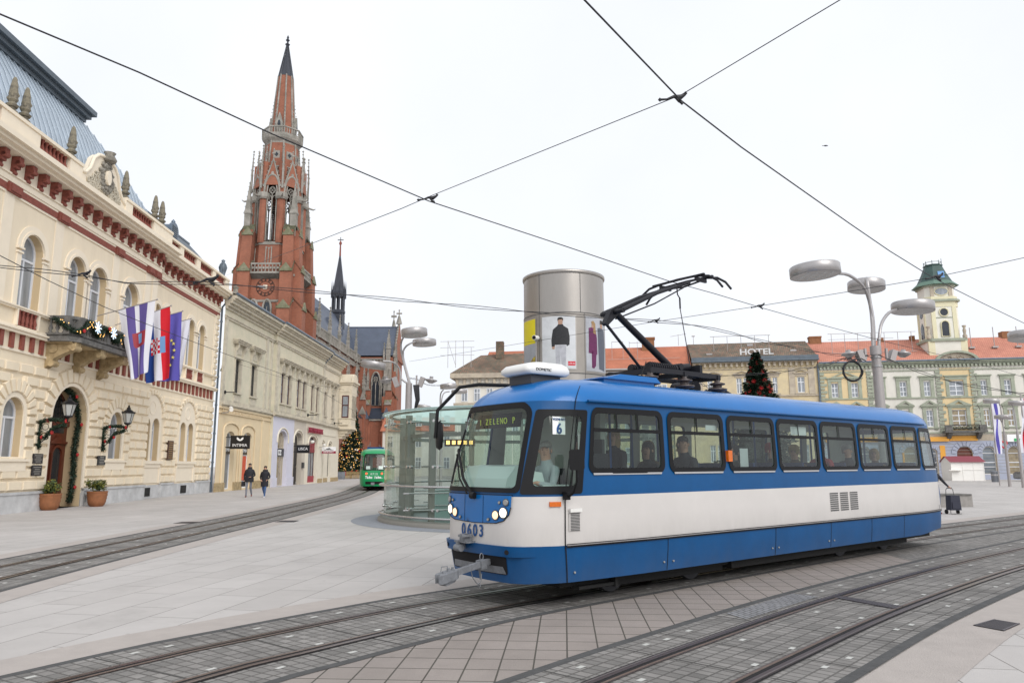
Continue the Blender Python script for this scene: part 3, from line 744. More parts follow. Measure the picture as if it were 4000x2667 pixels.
# curved central gable
gp_=[(2.25,14.2),(6.35,14.2),(6.35,14.75),(6.05,14.85),(5.7,15.25),(5.45,15.85),(5.1,16.15),(4.75,16.25),(3.9,16.25),(3.55,16.15),(3.2,15.85),(2.95,15.25),(2.6,14.9),(2.25,14.85)]
b.prism(gp_,YR-.5,YR-.2,'xz');b.build('mouldings','cream_trim',pal);rd.build('red_ornament','red_trim',pal)
b=MB();pts=[(p[0],YR-.5,p[1]) for p in gp_[2:]];b.tube(pts,.09,6);b.build('gable_moulding','cream_trim',pal)
b=MB();R_=random.Random(3)
cb=MB()
for k in range(230):
    u=4.3+R_.uniform(-1.55,1.55);z=14.42+R_.random()*max(.25,1.25-.62*abs(u-4.3)**1.5*.8);s=R_.uniform(.05,.11);cb.tube([(u+s*math.cos(q*.9+k),YR-.53,z+s*(1-.1*q)*math.sin(q*.9+k)) for q in range(6)],[.045,.04,.035,.03,.02,.01],5)
cb.build('gable_scrollwork','weathered_trim',pal)
for k in range(110):
    a=R_.uniform(0,2*PI);r=R_.uniform(.45,1.);u=4.3+r*.60*math.cos(a);z=15.35+r*.80*math.sin(a)
    s=R_.uniform(.06,.15);b.lathe([(.001,-s),(s*.8,-s*.5),(s,0),(s*.8,s*.5),(.001,s)],(u,YR-.55,z),6,True,sy=.8)
b.lathe([(.001,-.14),(.3,-.1),(.34,.0),(.2,.25),(.28,.36),(.001,.4)],(4.3,YR-.62,16.2),10)
crest=b.build('crest_relief','old_stone',pal)
b=MB();b.prism([(4.3+.2*math.cos(2*PI*k/16),15.3+.36*math.sin(2*PI*k/16)) for k in range(16)],YR-.72,YR-.55,'xz');b.build('oval_shield','cream_trim',crest)
# quoins on the right corner
b=MB()
for k in range(13): b.taper(22.3 if k%2 else 22.45,23.02,YS-.09,YS+.01,7.35+k*.4,7.35+k*.4+.34,.04)
b.build('corner_quoins','cream_plaster',pal)
# windows
for h in ground_holes:
    a,c=h[0][0],h[1][0];m_=(a+c)/2;window(pal,h,YR+.28,glass='curtain_glass',bars_h=(3.72,),bars_v=((m_,2.17,3.7),),fw=.09,bw=.09)
for h in up_holes:
    a,c=h[0][0],h[1][0];m_=(a+c)/2;window(pal,h,YR+.3,glass='curtain_glass',bars_h=(10.12,),bars_v=((m_,8.1,10.1),),fw=.09,bw=.09)
for h,zs in [(h,3.85) for h in sw_ground]+[(h,10.25) for h in sw_up]:
    a,c=h[0][0],h[1][0];m_=(a+c)/2;window(pal,h,YS+.28,glass='curtain_glass',bars_h=(zs,),bars_v=((m_,h[0][1],zs),),fw=.08,bw=.07)
# door: double leaf with glazed fanlight
d=MB();yd=YR+.85
d.box(2.72,5.62,yd,yd+.1,.0,3.62)
d.box(2.72,5.62,yd-.1,yd+.02,3.62,3.86)
d.prism(archp(2.72,5.62,3.86,3.9,12),yd+.03,yd+.08,'xz',holes=[archp(2.85,5.49,3.9,3.92,12,1.3)])
d.box(4.1,4.24,yd-.08,yd+.05,.05,5.3)
for s in (-1,1):
    c=4.17+s*.72
    d.prism([(c-.62,2.9),(c+.62,2.9),(c,3.2)],yd-.1,yd,'xz');d.box(c-.66,c+.66,yd-.12,yd,2.82,2.92)
    d.box(c-.5,c+.5,yd-.06,yd,.12,.62);d.box(c-.38,c+.38,yd-.09,yd,.2,.54)
    archring(d,c,2.3,.36,.46,yd-.08,yd);d.box(c-.46,c-.36,yd-.08,yd,.85,2.3);d.box(c+.36,c+.46,yd-.08,yd,.85,2.3)
    d.box(c-.5,c+.5,yd-.05,yd,.72,.85)
dr=d.build('door','door_wood',pal)
g=MB()
for s in (-1,1):
    c=4.17+s*.72;g.patch(archp(c-.33,c+.33,.95,2.3),[],lambda a,q:(a,yd-.012,q));g.box(c-.45,c+.45,yd-.02,yd-.01,3.3,3.55)
g.patch(archp(2.86,5.48,3.9,3.92,12,1.3),[],lambda a,q:(a,yd+.06,q));g.build('glazing','dark_glass',dr)
g=MB()
for k in range(13): g.cyl((2.95+k*.2,yd+.02,3.9),(2.95+k*.2,yd+.02,3.95+math.sqrt(max(0,1.3**2-(2.95+k*.2-4.17)**2))),.012,n=5)
for z in (4.2,4.5,4.8): g.box(2.95,5.4,yd+.0,yd+.02,z,z+.02)
g.build('ironwork','black_iron',dr)
g=MB();n_=14
pl=archp(2.72,5.62,0,3.9,12);vs=[];fs=[]
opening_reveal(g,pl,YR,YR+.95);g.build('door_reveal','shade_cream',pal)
b=MB()
for c in (2.62,5.85):
    b=MB();b.lathe([(.24,0),(.24,.12),(.18,.2),(.18,.42),(.25,.5),(.25,.58),(.12,.66),(.001,.68)],(c+.12,YR-.32,0),12);b.build('door_bollard','plinth_stone',pal)
# mansard roof
rf=MB()
e0,e1=U0_-.3,12.1;zt=17.9
def quad(b,a,c,d_,e,mi=0): b.add([a,c,d_,e],[(0,1,2,3)],False,mi)
# slopes: front is gently convex; hip on the right
prof=[(0.05,14.9),(.45,16.2),(1.0,17.6),(1.75,18.9),(1.9,19.1)]
TR=6.1
for k in range(len(prof)-1):
    (ya,za),(yb,zb)=prof[k],prof[k+1]
    ra=e1-(e1-TR)*(za-14.9)/4.2;rb_=e1-(e1-TR)*(zb-14.9)/4.2
    quad(rf,(e0,ya,za),(ra,ya,za),(rb_,yb,zb),(e0,yb,zb))
    quad(rf,(ra,ya,za),(ra+.0,9-ya,za),(rb_,9-yb,zb),(rb_,yb,zb))
# standing seams
x=e0+.3
while x<e1-.4:
    zmax=14.9+(e1-x)/(e1-TR)*4.2
    pp=[(x,y-.03,z+.02) for y,z in prof if z<=zmax]
    if len(pp)<len(prof):
        for k in range(len(prof)-1):
            (ya,za),(yb,zb)=prof[k],prof[k+1]
            if za<=zmax<zb: t=(zmax-za)/(zb-za);pp.append((x,ya+(yb-ya)*t-.03,zmax+.02))
    if len(pp)>1: rf.tube(pp,.022,4,cap=False)
    x+=.42
rt=TR
rfo=rf.build('roof','zinc',pal)
r2=MB()
r2.box(e0-.2,rt+.2,1.75,7.2,19.05,19.25);r2.box(e0-.3,rt+.3,1.55,7.4,19.25,19.45);r2.box(e0-.45,rt+.42,1.35,7.6,19.45,19.7)
r2.add([(e0-.45,1.35,19.7),(rt+.42,1.35,19.7),(rt+.42,7.6,19.7),(e0-.45,7.6,19.7),(e0,4,20.1),(rt-2,4,20.1)],[(0,1,5,4),(1,2,5),(2,3,4,5)])
r2.build('roof_cornice','zinc_dark',pal)
rf=MB();ye,ze_=2.6,17.55
quad(rf,(11.5,YS-.0,15.12),(U1_+.1,YS-.0,15.12),(U1_-.7,ye,ze_),(11.5,ye,ze_));quad(rf,(U1_+.1,YS,15.12),(U1_+.1,9.5,15.12),(U1_-.7,7,ze_),(U1_-.7,ye,ze_));quad(rf,(11.5,ye,ze_),(U1_-.7,ye,ze_),(U1_-.7,7,ze_),(11.5,7,ze_))
rf.box(11.9,U1_+.15,YS-.05,YS+.1,15.1,15.25);rf.box(11.5,U1_-.65,ye-.08,ye+.08,ze_-.05,ze_+.08)
rf.build('side_roof','zinc_dark',pal)
# round louvred dormer
b=MB();u,y,z=17.1,1.45,16.8
b.cyl((u,y+.15,z),(u,y+1.9,z),.50,n=16);b.cyl((u,y,z),(u,y+.2,z),.60,n=20);b.box(u-.62,u+.62,y+.08,y+1.2,z-1.0,z-.25);b.lathe([(.1,0),(.14,.12),(.001,.3)],(u,y+.15,z+.56),8)
dm=b.build('dormer','gutter_metal',pal)
b=MB()
for k in range(6): b.box(u-.38,u+.38,y-.03,y-.005,z-.36+k*.13,z-.28+k*.13)
b.build('louvre_slats','zinc_dark',dm)
# rooftop eagle ornament on the corner
b=MB();b.lathe([(.25,0),(.28,.12),(.15,.2),(.22,.5),(.3,.8),(.22,1.05),(.1,1.2),(.14,1.32),(.001,1.42)],(22.6,YS-.2,15.12),10)
b.prism([(22.25,15.4),(22.35,16.2),(22.6,16.45),(22.85,16.2),(22.95,15.4),(22.6,15.6)],YS-.26,YS-.14,'xz');b.build('corner_ornament','zinc_dark',pal)
# finials
fi=None
for x in (-2.55,-1.75,1.62,6.6,10.05,10.95):
    b=MB();z=15.12
    b.lathe([(.22,0),(.22,.1),(.12,.16),(.14,.26)],(0,0,0),8,False)
    b.lathe([(.20,.26),(.24,.34),(.15,.40),(.13,.46),(.19,.55),(.16,.75),(.17,.8),(.135,1.05),(.14,1.1),(.10,1.3),(.08,1.42),(.04,1.5)],(0,0,0),8,False,ang=PI/8)
    for k in range(4):
        a=k*PI/2+.4;b.lathe([(.001,-.1),(.06,0),(.001,.12)],(.16*math.cos(a),.16*math.sin(a),.52+.08*k),5)
    if fi is None: fi=b.build('finial','finial_stone',pal);fi.location=(x,YR-.35,z)
    else: c=fi.copy();COL.objects.link(c);c.parent=pal;c.location=(x,YR-.35,z)
# downpipe
b=MB();b.tube([(22.95,YS-.8,13.9),(23.05,YS-.5,13.5),(23.1,YS-.16,13.1),(23.1,YS-.16,.9)],.075,8);b.cyl((23.1,YS-.16,0),(23.1,YS-.16,1.0),.085,n=8)
for z in (2,4,6,8,10,12): b.cyl((23.1,YS-.16,z),(23.1,YS-.16,z+.1),.1,n=8)
b.build('downpipe','gutter_metal',pal)
# balcony with carved brackets
by=YR-1.35
b=MB();b.prism([(1.55,YR),(1.55,by+.35),(1.95,by),(6.7,by),(7.1,by+.35),(7.1,YR)],7.0,7.2,'xy')
b.prism([(1.65,YR),(1.65,by+.4),(2.0,by+.1),(6.65,by+.1),(7.0,by+.4),(7.0,YR)],7.2,7.3,'xy')
path=[(1.7,YR-.05),(1.7,by+.45),(2.05,by+.15),(6.6,by+.15),(6.95,by+.45),(6.95,YR-.05)]
for p,q in zip(path,path[1:]):
    dx,dy=q[0]-p[0],q[1]-p[1];L=math.hypot(dx,dy);n=max(1,int(L/.24))
    for k in range(n): t=(k+.5)/n;baluster(b,p[0]+dx*t,p[1]+dy*t,7.35,7.98,.085,7)
    nx,ny=-dy/L*.1,dx/L*.1
    for z0,z1 in ((7.28,7.36),(7.96,8.1)): b.prism([(p[0]+nx,p[1]+ny),(q[0]+nx,q[1]+ny),(q[0]-nx,q[1]-ny),(p[0]-nx,p[1]-ny)],z0,z1,'xy')
for p in path[1:-1]+[(3.2,by+.15),(4.35,by+.15),(5.5,by+.15)]: b.box(p[0]-.13,p[0]+.13,p[1]-.13,p[1]+.13,7.3,8.05)
bal=b.build('balcony','balcony_stone',pal)
b=MB()
for c in (2.05,4.15,6.3):
    side=[(YR,5.9),(YR-.15,6.0),(YR-.35,6.3),(YR-.7,6.5),(YR-1.0,6.62),(YR-1.22,6.75),(YR-1.22,7.0),(YR,7.0)]
    b.prism(side,c-.2,c+.2,'yz')
    for s in (-.21,.21):
        b.lathe([(.001,-.02),(.2,-.01),(.24,.0),(.2,.01),(.001,.02)],(0,0,0),12) if False else None
        b.cyl((c+s-.03,YR-.3,6.72),(c+s+.03,YR-.3,6.72),.2,n=14);b.cyl((c+s-.04,YR-1.05,6.82),(c+s+.04,YR-1.05,6.82),.14,n=12)
    b.cyl((c-.26,YR-1.12,6.75),(c+.26,YR-1.12,6.75),.13,n=10);b.cyl((c-.22,YR-.25,6.1),(c+.22,YR-.25,6.1),.14,n=10)
b.box(1.7,6.95,YR-1.1,YR,6.93,7.0)
b.build('brackets','bracket_stone',bal)
# leafy clump helper (small crossed leaf faces through a volume)
def leaves(b,pts,n,size,R_,rad,mi=0,tri=True):
    for p in pts:
        for k in range(n):
            v=Vector((R_.gauss(0,1),R_.gauss(0,1),R_.gauss(0,1)));v=v.normalized()*rad*R_.uniform(.2,1)**.6
            c=Vector(p)+v;a=Vector((R_.uniform(-1,1),R_.uniform(-1,1),R_.uniform(-1,1))).normalized()*size*R_.uniform(.6,1.3);e=a.orthogonal().normalized()*size*.35
            b.add([c-e,c+a*.5-e*1.6+e,c+a,c+e],[(0,1,2,3)],False,mi)
def garland(name,pts,rad,parent_root,label,cat,group=None,red=6,lights=10,seed=1,scale=1.,n=22,world=True):
    R_=random.Random(seed);P=catmull(pts,.09)
    b=MB();leaves(b,P,n,.09*scale,R_,rad);b.tube(P,rad*.35,6)
    o=Vector(pts[0]);t=thing(name,label,cat,(0,0,0),0,group)
    t.matrix_world=parent_root.matrix_world.copy() if False else Matrix.Translation(parent_root.location)@Matrix.Rotation(parent_root.rotation_euler.z,4,'Z')
    b.build('foliage','leaf_dark',t)
    if red:
        pr=None
        for k in range(red):
            p=P[int((k+.5)*len(P)/red)];q=Vector((p.x,p.y-rad*1.1,p.z))
            if pr is None:
                b=MB()
                for j in range(6): a=j*PI/3;b.lathe([(.001,-.045*scale),(.055*scale,0),(.001,.045*scale)],(.045*math.cos(a)*scale,0,.045*math.sin(a)*scale),6)
                pr=b.build('bow','red_ribbon',t);pr.location=q
            else: c=pr.copy();COL.objects.link(c);c.parent=t;c.location=q
    if lights:
        b=MB()
        for k in range(lights):
            p=R_.choice(P);b.lathe([(.001,-.022),(.022,0),(.001,.022)],(p.x+R_.uniform(-rad,rad),p.y-rad*.9,p.z+R_.uniform(-rad,rad)),5)
        b.build('fairy_lights','light_amber',t)
    return t
garland('door_garland',[(5.35,YR+.3,.25),(5.4,YR+.28,1.5),(5.35,YR+.3,2.6),(5.4,YR+.26,3.7),(5.2,YR+.28,4.5),(4.7,YR+.3,5.05),(4.2,YR+.3,5.2)],.15,pal,'long green garland with red bows hanging down the right side of the palace doorway','garland','festive garlands on the palace',red=4,lights=0,seed=4,n=44)
garland('balcony_garland',[(1.6,YR-.4,7.95),(1.55,by+.4,7.6),(1.85,by+.05,7.45),(2.5,by-.02,7.95),(3.2,by-.02,7.5),(3.9,by-.02,7.95),(4.9,by-.02,7.55),(5.5,by-.02,7.9),(6.1,by-.02,7.5),(6.6,by+.0,7.85),(7.05,by+.35,7.5)],.15,pal,'lit green garland with amber lights draped in swags over the stone balcony','garland','festive garlands on the palace',red=3,lights=60,seed=5,n=44)
for c in (2.85,4.25):
    st=MB()
    for k in range(8):
        a=k*PI/4
        for r in (.09,.17,.25): st.lathe([(.001,-.03),(.035,0),(.001,.03)],(c+r*math.cos(a),by-.22,7.8+r*math.sin(a)),6)
        st.cyl((c,by-.2,7.8),(c+.25*math.cos(a),by-.2,7.8+.25*math.sin(a)),.012,n=5)
    t=thing('star_decoration','bluish white lit snowflake star on the balcony railing, '+('nearer the doorway' if c<3 else 'nearer the flags'),'decoration',group='snowflake stars on the balcony');t.location=pal.location;t.rotation_euler=pal.rotation_euler
    st.build('star_lights','light_ice',t)
# wall lanterns on iron arms, wrapped in greenery
def lantern(c,label,seed):
    t=thing('wall_lantern',label,'lantern',group='iron lanterns beside the palace door');t.location=pal.location;t.rotation_euler=pal.rotation_euler
    b=MB();y0=YR-.1;A=1.12
    b.tube([(c,y0,2.5),(c,y0,3.66),(c,y0-A,3.66)],.022,6);b.tube([(c,y0-.05,2.7),(c,y0-.25,2.9),(c,y0-.4,3.25),(c,y0-.75,3.35),(c,y0-1.0,3.6)],.018,6)
    for q in ((.25,3.42,.13),(.6,3.5,.10),(.22,3.08,.10)):
        b.tube([(c,y0-q[0]+q[2]*math.cos(a*PI/6),q[1]+q[2]*math.sin(a*PI/6)) for a in range(12)],.013,5,closed=True)
    b.cyl((c,y0-A,3.62),(c,y0-A,3.86),.022,n=6);b.build('bracket','black_iron',t)
    b=MB();b.lathe([(.15,3.88),(.26,4.34)],(c,y0-A,0),6,False);b.build('lantern_glass','lantern_glass',t)
    b=MB()
    for k in range(6): a=k*PI/3;b.cyl((c+.155*math.cos(a),y0-A+.155*math.sin(a),3.87),(c+.265*math.cos(a),y0-A+.265*math.sin(a),4.35),.013,n=5)
    b.lathe([(.30,4.34),(.32,4.38),(.25,4.42),(.10,4.53),(.08,4.57),(.10,4.6),(.04,4.64),(.05,4.69),(.001,4.76)],(c,y0-A,0),6,False);b.lathe([(.04,3.76),(.17,3.84),(.155,3.89)],(c,y0-A,0),6,False)
    for k in range(6): a=k*PI/3;b.lathe([(.03,0),(.001,.08)],(c+.28*math.cos(a),y0-A+.28*math.sin(a),4.38),5)
    b.build('lantern_frame','black_iron',t)
    garland('lantern_garland',[(c,y0-.05,2.6),(c,y0-.02,3.1),(c,y0-.05,3.6),(c,y0-.5,3.72),(c,y0-.95,3.66),(c,y0-1.0,3.5),(c,y0-.55,3.35),(c,y0-.28,2.95)],.10,pal,'green garland with red bows wound round the iron arm '+('left' if c<4 else 'right')+' of the palace door','garland','festive garlands on the palace',red=4,lights=0,seed=seed,n=36)
lantern(1.78,'black iron wall lantern with milky glass on the arm left of the palace door',8)
lantern(7.05,'black iron wall lantern with milky glass on the arm right of the palace door',9)
# plaques
def on_pal(name,label,cat,group=None):
    t=thing(name,label,cat,group=group);t.location=pal.location;t.rotation_euler=pal.rotation_euler;return t
def plaque(x0,x1,z0,z1,y,label,m,lines,lm='letter_grey'):
    t=on_pal('wall_plaque',label,'plaque','plaques on the palace wall');b=MB();b.box(x0,x1,y-.05,y,z0,z1);b.build('plate',m,t)
    b=MB();R_=random.Random(int(x0*10))
    for k in range(lines):
        z=z1-(z1-z0)*(k+.9)/(lines+.8);w_=(x1-x0)*R_.uniform(.25,.4);c=(x0+x1)/2;b.box(c-w_,c+w_,y-.056,y-.05,z-.012,z+.012)
    b.build('inscription',lm,t)
plaque(1.52,2.18,1.92,2.32,YR-.1,'upper black plaque left of the palace door','plaque_black',4);plaque(1.52,2.18,1.43,1.85,YR-.1,'lower black plaque left of the palace door, under another','plaque_black',4)
plaque(6.68,7.4,1.86,2.3,YR-.1,'single black plaque right of the palace door below the lantern','plaque_black',5)
plaque(15.5,16.25,2.18,3.3,YS-.12,'tall brown plaque between the paired windows of the palace','plaque_brown',8,'letter_gold')
# terracotta pots with bushes
def pot(x,y,label,seed):
    R_=random.Random(seed);t=on_pal('planter_pot',label,'potted plant','terracotta pots at the palace door')
    b=MB();b.lathe([(.26,0),(.33,.08),(.38,.22),(.37,.25),(.41,.38),(.39,.41),(.43,.52),(.41,.56),(.42,.6),(.44,.68),(.37,.68),(.35,.60)],(x,y,0),24);b.build('pot','terracotta',t)
    b=MB();b.lathe([(.36,.62),(.001,.63)],(x,y,0),16);b.build('soil','soil',t)
    b=MB();pts=[(x+R_.gauss(0,.15),y+R_.gauss(0,.15),.78+R_.uniform(0,.34)) for k in range(26)];leaves(b,pts,16,.10,R_,.13,0);leaves(b,pts,14,.09,R_,.16,1)
    for p in pts[:10]: b.tube([(x,y,.72),p],.01,4,mi=0)
    b.build('foliage',['leaf_mid','leaf_yellow'],t)
g1=G(112*D,1171*D);g2=G(221*D,1162.5*D)
def to_pal(p):
    v=Matrix.Rotation(-pal.rotation_euler.z,3,'Z')@(p-pal.location);return v.x,v.y
pot(*to_pal(g1),'terracotta pot with a yellow-green bush left of the palace doorway',1)
pot(*to_pal(g2),'terracotta pot with a yellow-green bush right of the palace doorway',2)
# ---------------------------------------------------------------- weathered row house with shops
HA=G(836.6,1921.8);HB=G(776*D,1104*D)
oh=facade_root('row_house','weathered two-storey row house with peeling plaster above and small shops at street level','building',HA,HB)
Y0=0.;YC=-.25          # side bays / projecting centre
EL,EC0,EC1,ER=-.05,11.0,27.5,36.0
YO=-.9
def mkarch(a,c,z0,zs,h): return archp(a,c,z0,zs,8,h)
up=[]   # (x0,x1,z0,zs,y)
for a,c in ((2.45,3.65),(5.8,7.05)): up.append((a,c,7.2,9.62,Y0))
for a,c in ((12.5,13.75),(14.35,15.6),(17.35,18.65),(19.25,20.5),(22.25,23.45),(24.2,25.4)): up.append((a,c,7.22,9.8,YC))
for a,c in ((28.45,29.55),(31.85,32.95)): up.append((a,c,7.16,9.65,Y0))
lows=[(1.6,3.2,.12,3.85,.45,Y0),(5.0,6.75,.12,3.95,.4,Y0),(12.5,15.15,.0,4.1,.75,YC),(17.3,19.9,.0,4.2,.7,YC),(22.2,25.4,.12,4.0,.75,YC),(27.7,29.2,.6,4.0,.3,Y0),(30.95,32.4,.6,4.0,.3,Y0)]
w_=MB()
def holes_in(x0,x1,src,z0,z1):
    return [archp(a,c,za,zs,6,.12) for a,c,za,zs,y in src if a>x0 and c<x1]
for x0,x1,y in ((EL,EC0,Y0),(EC0,EC1,YC),(EC1,ER,Y0)):
    wallface(w_,[(x0,6.2),(x1,6.2),(x1,13.2),(x0,13.2)],holes_in(x0,x1,up,6,13),y,.3,0 if x1<ER else 1,2)
for x in (EC0,EC1): w_.add([(x,YC,0),(x,Y0,0),(x,Y0,13.2),(x,YC,13.2)],[(0,1,2,3)])
w_.add([(ER,Y0,0),(ER,9,0),(ER,9,13.2),(ER,Y0,13.2)],[(0,1,2,3)],False,1)
w_.build('upper_wall',['weathered_plaster','pale_plaster','weathered_trim'],oh)
def shopwall(x0,x1,y,m,lo):
    b=MB();hs=[mkarch(a,c,za,zs,h) for a,c,za,zs,h,yy in lows if a>x0 and c<x1]
    # openings that reach the ground are cut from the outline
    out=[(x0,0)];hol=[]
    for h,(a,c,za,zs,hh,yy) in zip(hs,[l for l in lows if l[0]>x0 and l[1]<x1]): hol.append(archp(a,c,max(za,.015),zs,8,hh))
    wallface(b,[(x0,0),(x1,0),(x1,6.2),(x0,6.2)],hol,y,.42,0,0);b.build('shop_wall',m,oh)
shopwall(EL,EC0,Y0,'shop_cream',0);shopwall(EC0,17.1,YC,'shop_lilac',0);shopwall(17.1,21.0,YC,'shop_beige',0);shopwall(21.0,EC1,YC,'shop_ivory',0);shopwall(EC1,ER,Y0,'shop_ivory',0)
# mouldings
b=MB()
for x0,x1,y in ((EL,EC0,Y0),(EC0-.15,EC1+.15,YC),(EC1,ER,Y0)):
    b.box(x0,x1,y-.14,y+.02,6.0,6.1);b.box(x0,x1,y-.26,y+.02,6.1,6.22);b.box(x0,x1,y-.05,y+.02,6.22,6.5)
    b.box(x0,x1,y-.10,y+.02,12.3,12.45);b.box(x0,x1,y-.16,y+.02,12.45,12.55)
    b.box(x0,x1,y-.12,y+.02,13.0,13.2);b.box(x0,x1,y-.3,y+.02,13.2,13.4);b.box(x0,x1,y-.5,y+.1,13.4,13.62);b.box(x0,x1,y-.62,y+.1,13.62,13.75);b.box(x0,x1,y-.8,y+.3,13.75,13.98)
for x,y,wd in ((9.0,Y0,.5),(10.2,Y0,.4),(11.05,YC,.7),(26.75,YC,.6),(27.6,Y0,.5),(34.9,Y0,.6),(.05,Y0,.5)): b.box(x,x+wd,y-.07,y+.02,6.5,12.3)
for a,c,z0,zs,y in up:
    # sill, apron, moulded frame, hood on consoles
    b.box(a-.18,c+.18,y-.16,y+.02,z0-.12,z0);b.box(a-.05,c+.05,y-.05,y+.02,6.45,z0-.2)
    for q in (a-.13,c+.01): b.box(q,q+.12,y-.05,y+.02,z0,zs+.1)
    b.box(a-.13,c+.13,y-.06,y+.02,zs+.14,zs+.26)
    for q in (a-.3,c+.06):
        b.prism([(y,9.7),(y-.1,9.75),(y-.14,10.2),(y-.3,10.5),(y-.3,10.8),(y,10.8)],q,q+.24,'yz')
    b.box(a+.1,c-.1,y-.04,y+.02,10.05,10.6)
for a,c,y in ((1.8,4.35,Y0),(5.2,7.75,Y0),(11.9,16.6,YC),(16.8,21.6,YC),(21.8,26.4,YC),(27.9,30.4,Y0),(31.2,33.7,Y0)):
    b.box(a,c,y-.34,y+.02,10.78,10.9);b.box(a-.08,c+.08,y-.42,y+.02,10.9,11.02);b.box(a-.12,c+.12,y-.5,y+.02,11.02,11.1)
b.build('mouldings','weathered_trim',oh)
b=MB()
x=.5
while x<8.6: b.box(x,x+.16,Y0-.07,Y0,5.62,5.82);x+=.3
b.box(EL,EC0,Y0-.1,Y0+.02,5.5,5.58);b.box(EL,EC0,Y0-.12,Y0+.02,5.84,5.99)
for x in (8.9,): b.box(x,x+.45,Y0-.06,Y0,.6,5.5)
for a,c,za,zs,h,y in lows[:2]: 
    m_=(a+c)/2;hw=1.5
    pts=[(m_-hw,.6),(m_-hw,4.35)]+[(m_+hw*math.cos(PI*(1-k/8)),4.35+.55*math.sin(PI*k/8)) for k in range(9)]+[(m_+hw,.6)]
    b.tube([(p[0],y-.04,p[1]) for p in pts],.07,6)
b.build('shop_mouldings','shop_cream',oh)
b=MB()
for (a,c,za,zs,h,y),m_ in zip(lows[2:],('shop_lilac','shop_beige','shop_ivory','shop_ivory','shop_ivory')):
    k=.25;pts=[(a-k,zs-.3),(a-k,zs)]+[((a+c)/2-((c-a)/2+k)*math.cos(PI*j/10),zs+(h+k)*math.sin(PI*j/10)) for j in range(11)]+[(c+k,zs-.3)]
    b.tube([(p[0],y-.03,p[1]) for p in pts],.08,6)
b.box(EC1+.4,34.4,Y0-.06,Y0,5.05,5.75);b.build('arch_mouldings','shop_ivory',oh)
b=MB()
for a,c,y in ((EL,1.6,Y0),(3.25,5.0,Y0),(6.8,EC0-.1,Y0)): b.box(a,c,y-.06,y+.05,0,.62)
for a,c,y in ((26.0,27.7,Y0),(29.25,30.9,Y0),(32.45,ER,Y0)): b.box(a,c,(YC if c<27.8 else y)-.06,y+.05,0,.45)
b.build('base_course','bracket_stone',oh)
b=MB()
for a,c in ((11.0,12.45),(15.2,17.2)): b.box(a,c,YC-.1,YC+.05,0,.78)
b.build('base_blocks','shop_lilac',oh)
# windows upstairs
for i,(a,c,z0,zs,y) in enumerate(up):
    m_=(a+c)/2;window(oh,archp(a,c,z0,zs,6,.12),y+.2,'grey_wood' if i<2 else 'maroon_wood','dark_glass' if i<2 else 'curtain_glass',bars_h=(z0+.9,z0+1.7),bars_v=(m_,),fw=.09,bw=.07)
# shop openings
def leaf(parts,name='shop_window'):
    pass
def shopopen(a,c,za,zs,h,y,frame,glass,bars_h,bars_v,name='shop_window'):
    return window(oh,mkarch(a,c,max(za,.03),zs,h),y+.3,frame,glass,bars_h,bars_v,.09,.07,name)
s1=shopopen(*lows[0],'white_frame','window_glass',(2.72,3.2),((2.2,.1,2.6),),'shop_door');b=MB();b.box(1.7,3.1,.26,.36,2.66,3.22);b.build('fascia','sign_black',s1);text('INTIMIA',"letter_white",.34,s1,(2.4,.25,2.94),RXZ,sx=1.0)
s2=shopopen(*lows[1],'white_frame','window_glass',(2.6,3.2),(),'shop_window');b=MB();b.box(5.1,6.65,.26,.36,2.64,3.24);b.build('fascia','sign_black',s2);b=MB();b.box(5.1,6.65,.32,.335,.7,2.55);b.build('red_poster','shop_red',s2);text('INTIMIA',"letter_white",.36,s2,(5.88,.25,2.94),RXZ)
b=MB();b.box(5.0,6.75,.2,.4,.1,.62);b.build('white_panel','white_frame',s2)
s3=shopopen(*lows[2],'shop_beige','warm_glass',(2.6,3.3),(13.4,14.7),'shop_front');b=MB();b.box(12.6,15.05,YC+.22,YC+.33,2.62,3.3);b.build('fascia','sign_black',s3)
b=MB();b.box(13.35,14.25,YC+.2,YC+.225,2.72,3.18);b.build('sign_plate','letter_white',s3);text('LISCA','sign_black',.34,s3,(13.8,YC+.19,2.94),RXZ)
gate=MB();a,c,za,zs,h,y=lows[3];gate.prism(mkarch(a,c,.02,zs,h),y+.5,y+.6,'xz')
for k in range(5): gate.box(a+.15+k*.5,a+.55+k*.5,y+.45,y+.5,.3,1.6);gate.box(a+.15+k*.5,a+.55+k*.5,y+.45,y+.5,1.8,3.2)
gate.build('gate','dark_door',oh)
s5=shopopen(*lows[4],'maroon_wood','window_glass',(3.1,),(23.2,24.4),'bank_door')
b=MB()
for k in range(8): b.box(22.35,25.25,YC+.2,YC+.3,3.15+k*.13,3.24+k*.13)
b.box(22.3,25.3,YC+.2,YC+.32,.12,.75);b.build('louvres','letter_red',s5)
for l in lows[5:]: shopopen(*l,'grey_wood','window_glass',(1.9+.3,3.3),((l[0]+l[1])/2,),'shop_window')
# red lettering board
b=MB();b.box(21.2,26.9,YC-.22,YC-.16,5.04,5.12);b.box(21.2,26.9,YC-.22,YC-.16,5.5,5.56);sg=b.build('sign_rail','letter_red',oh)
t_=text('PARTNER BANKA','letter_maroon',.62,sg,(24.05,YC-.2,5.31),RXZ,sx=1.08,ext=.05,bold=.012)
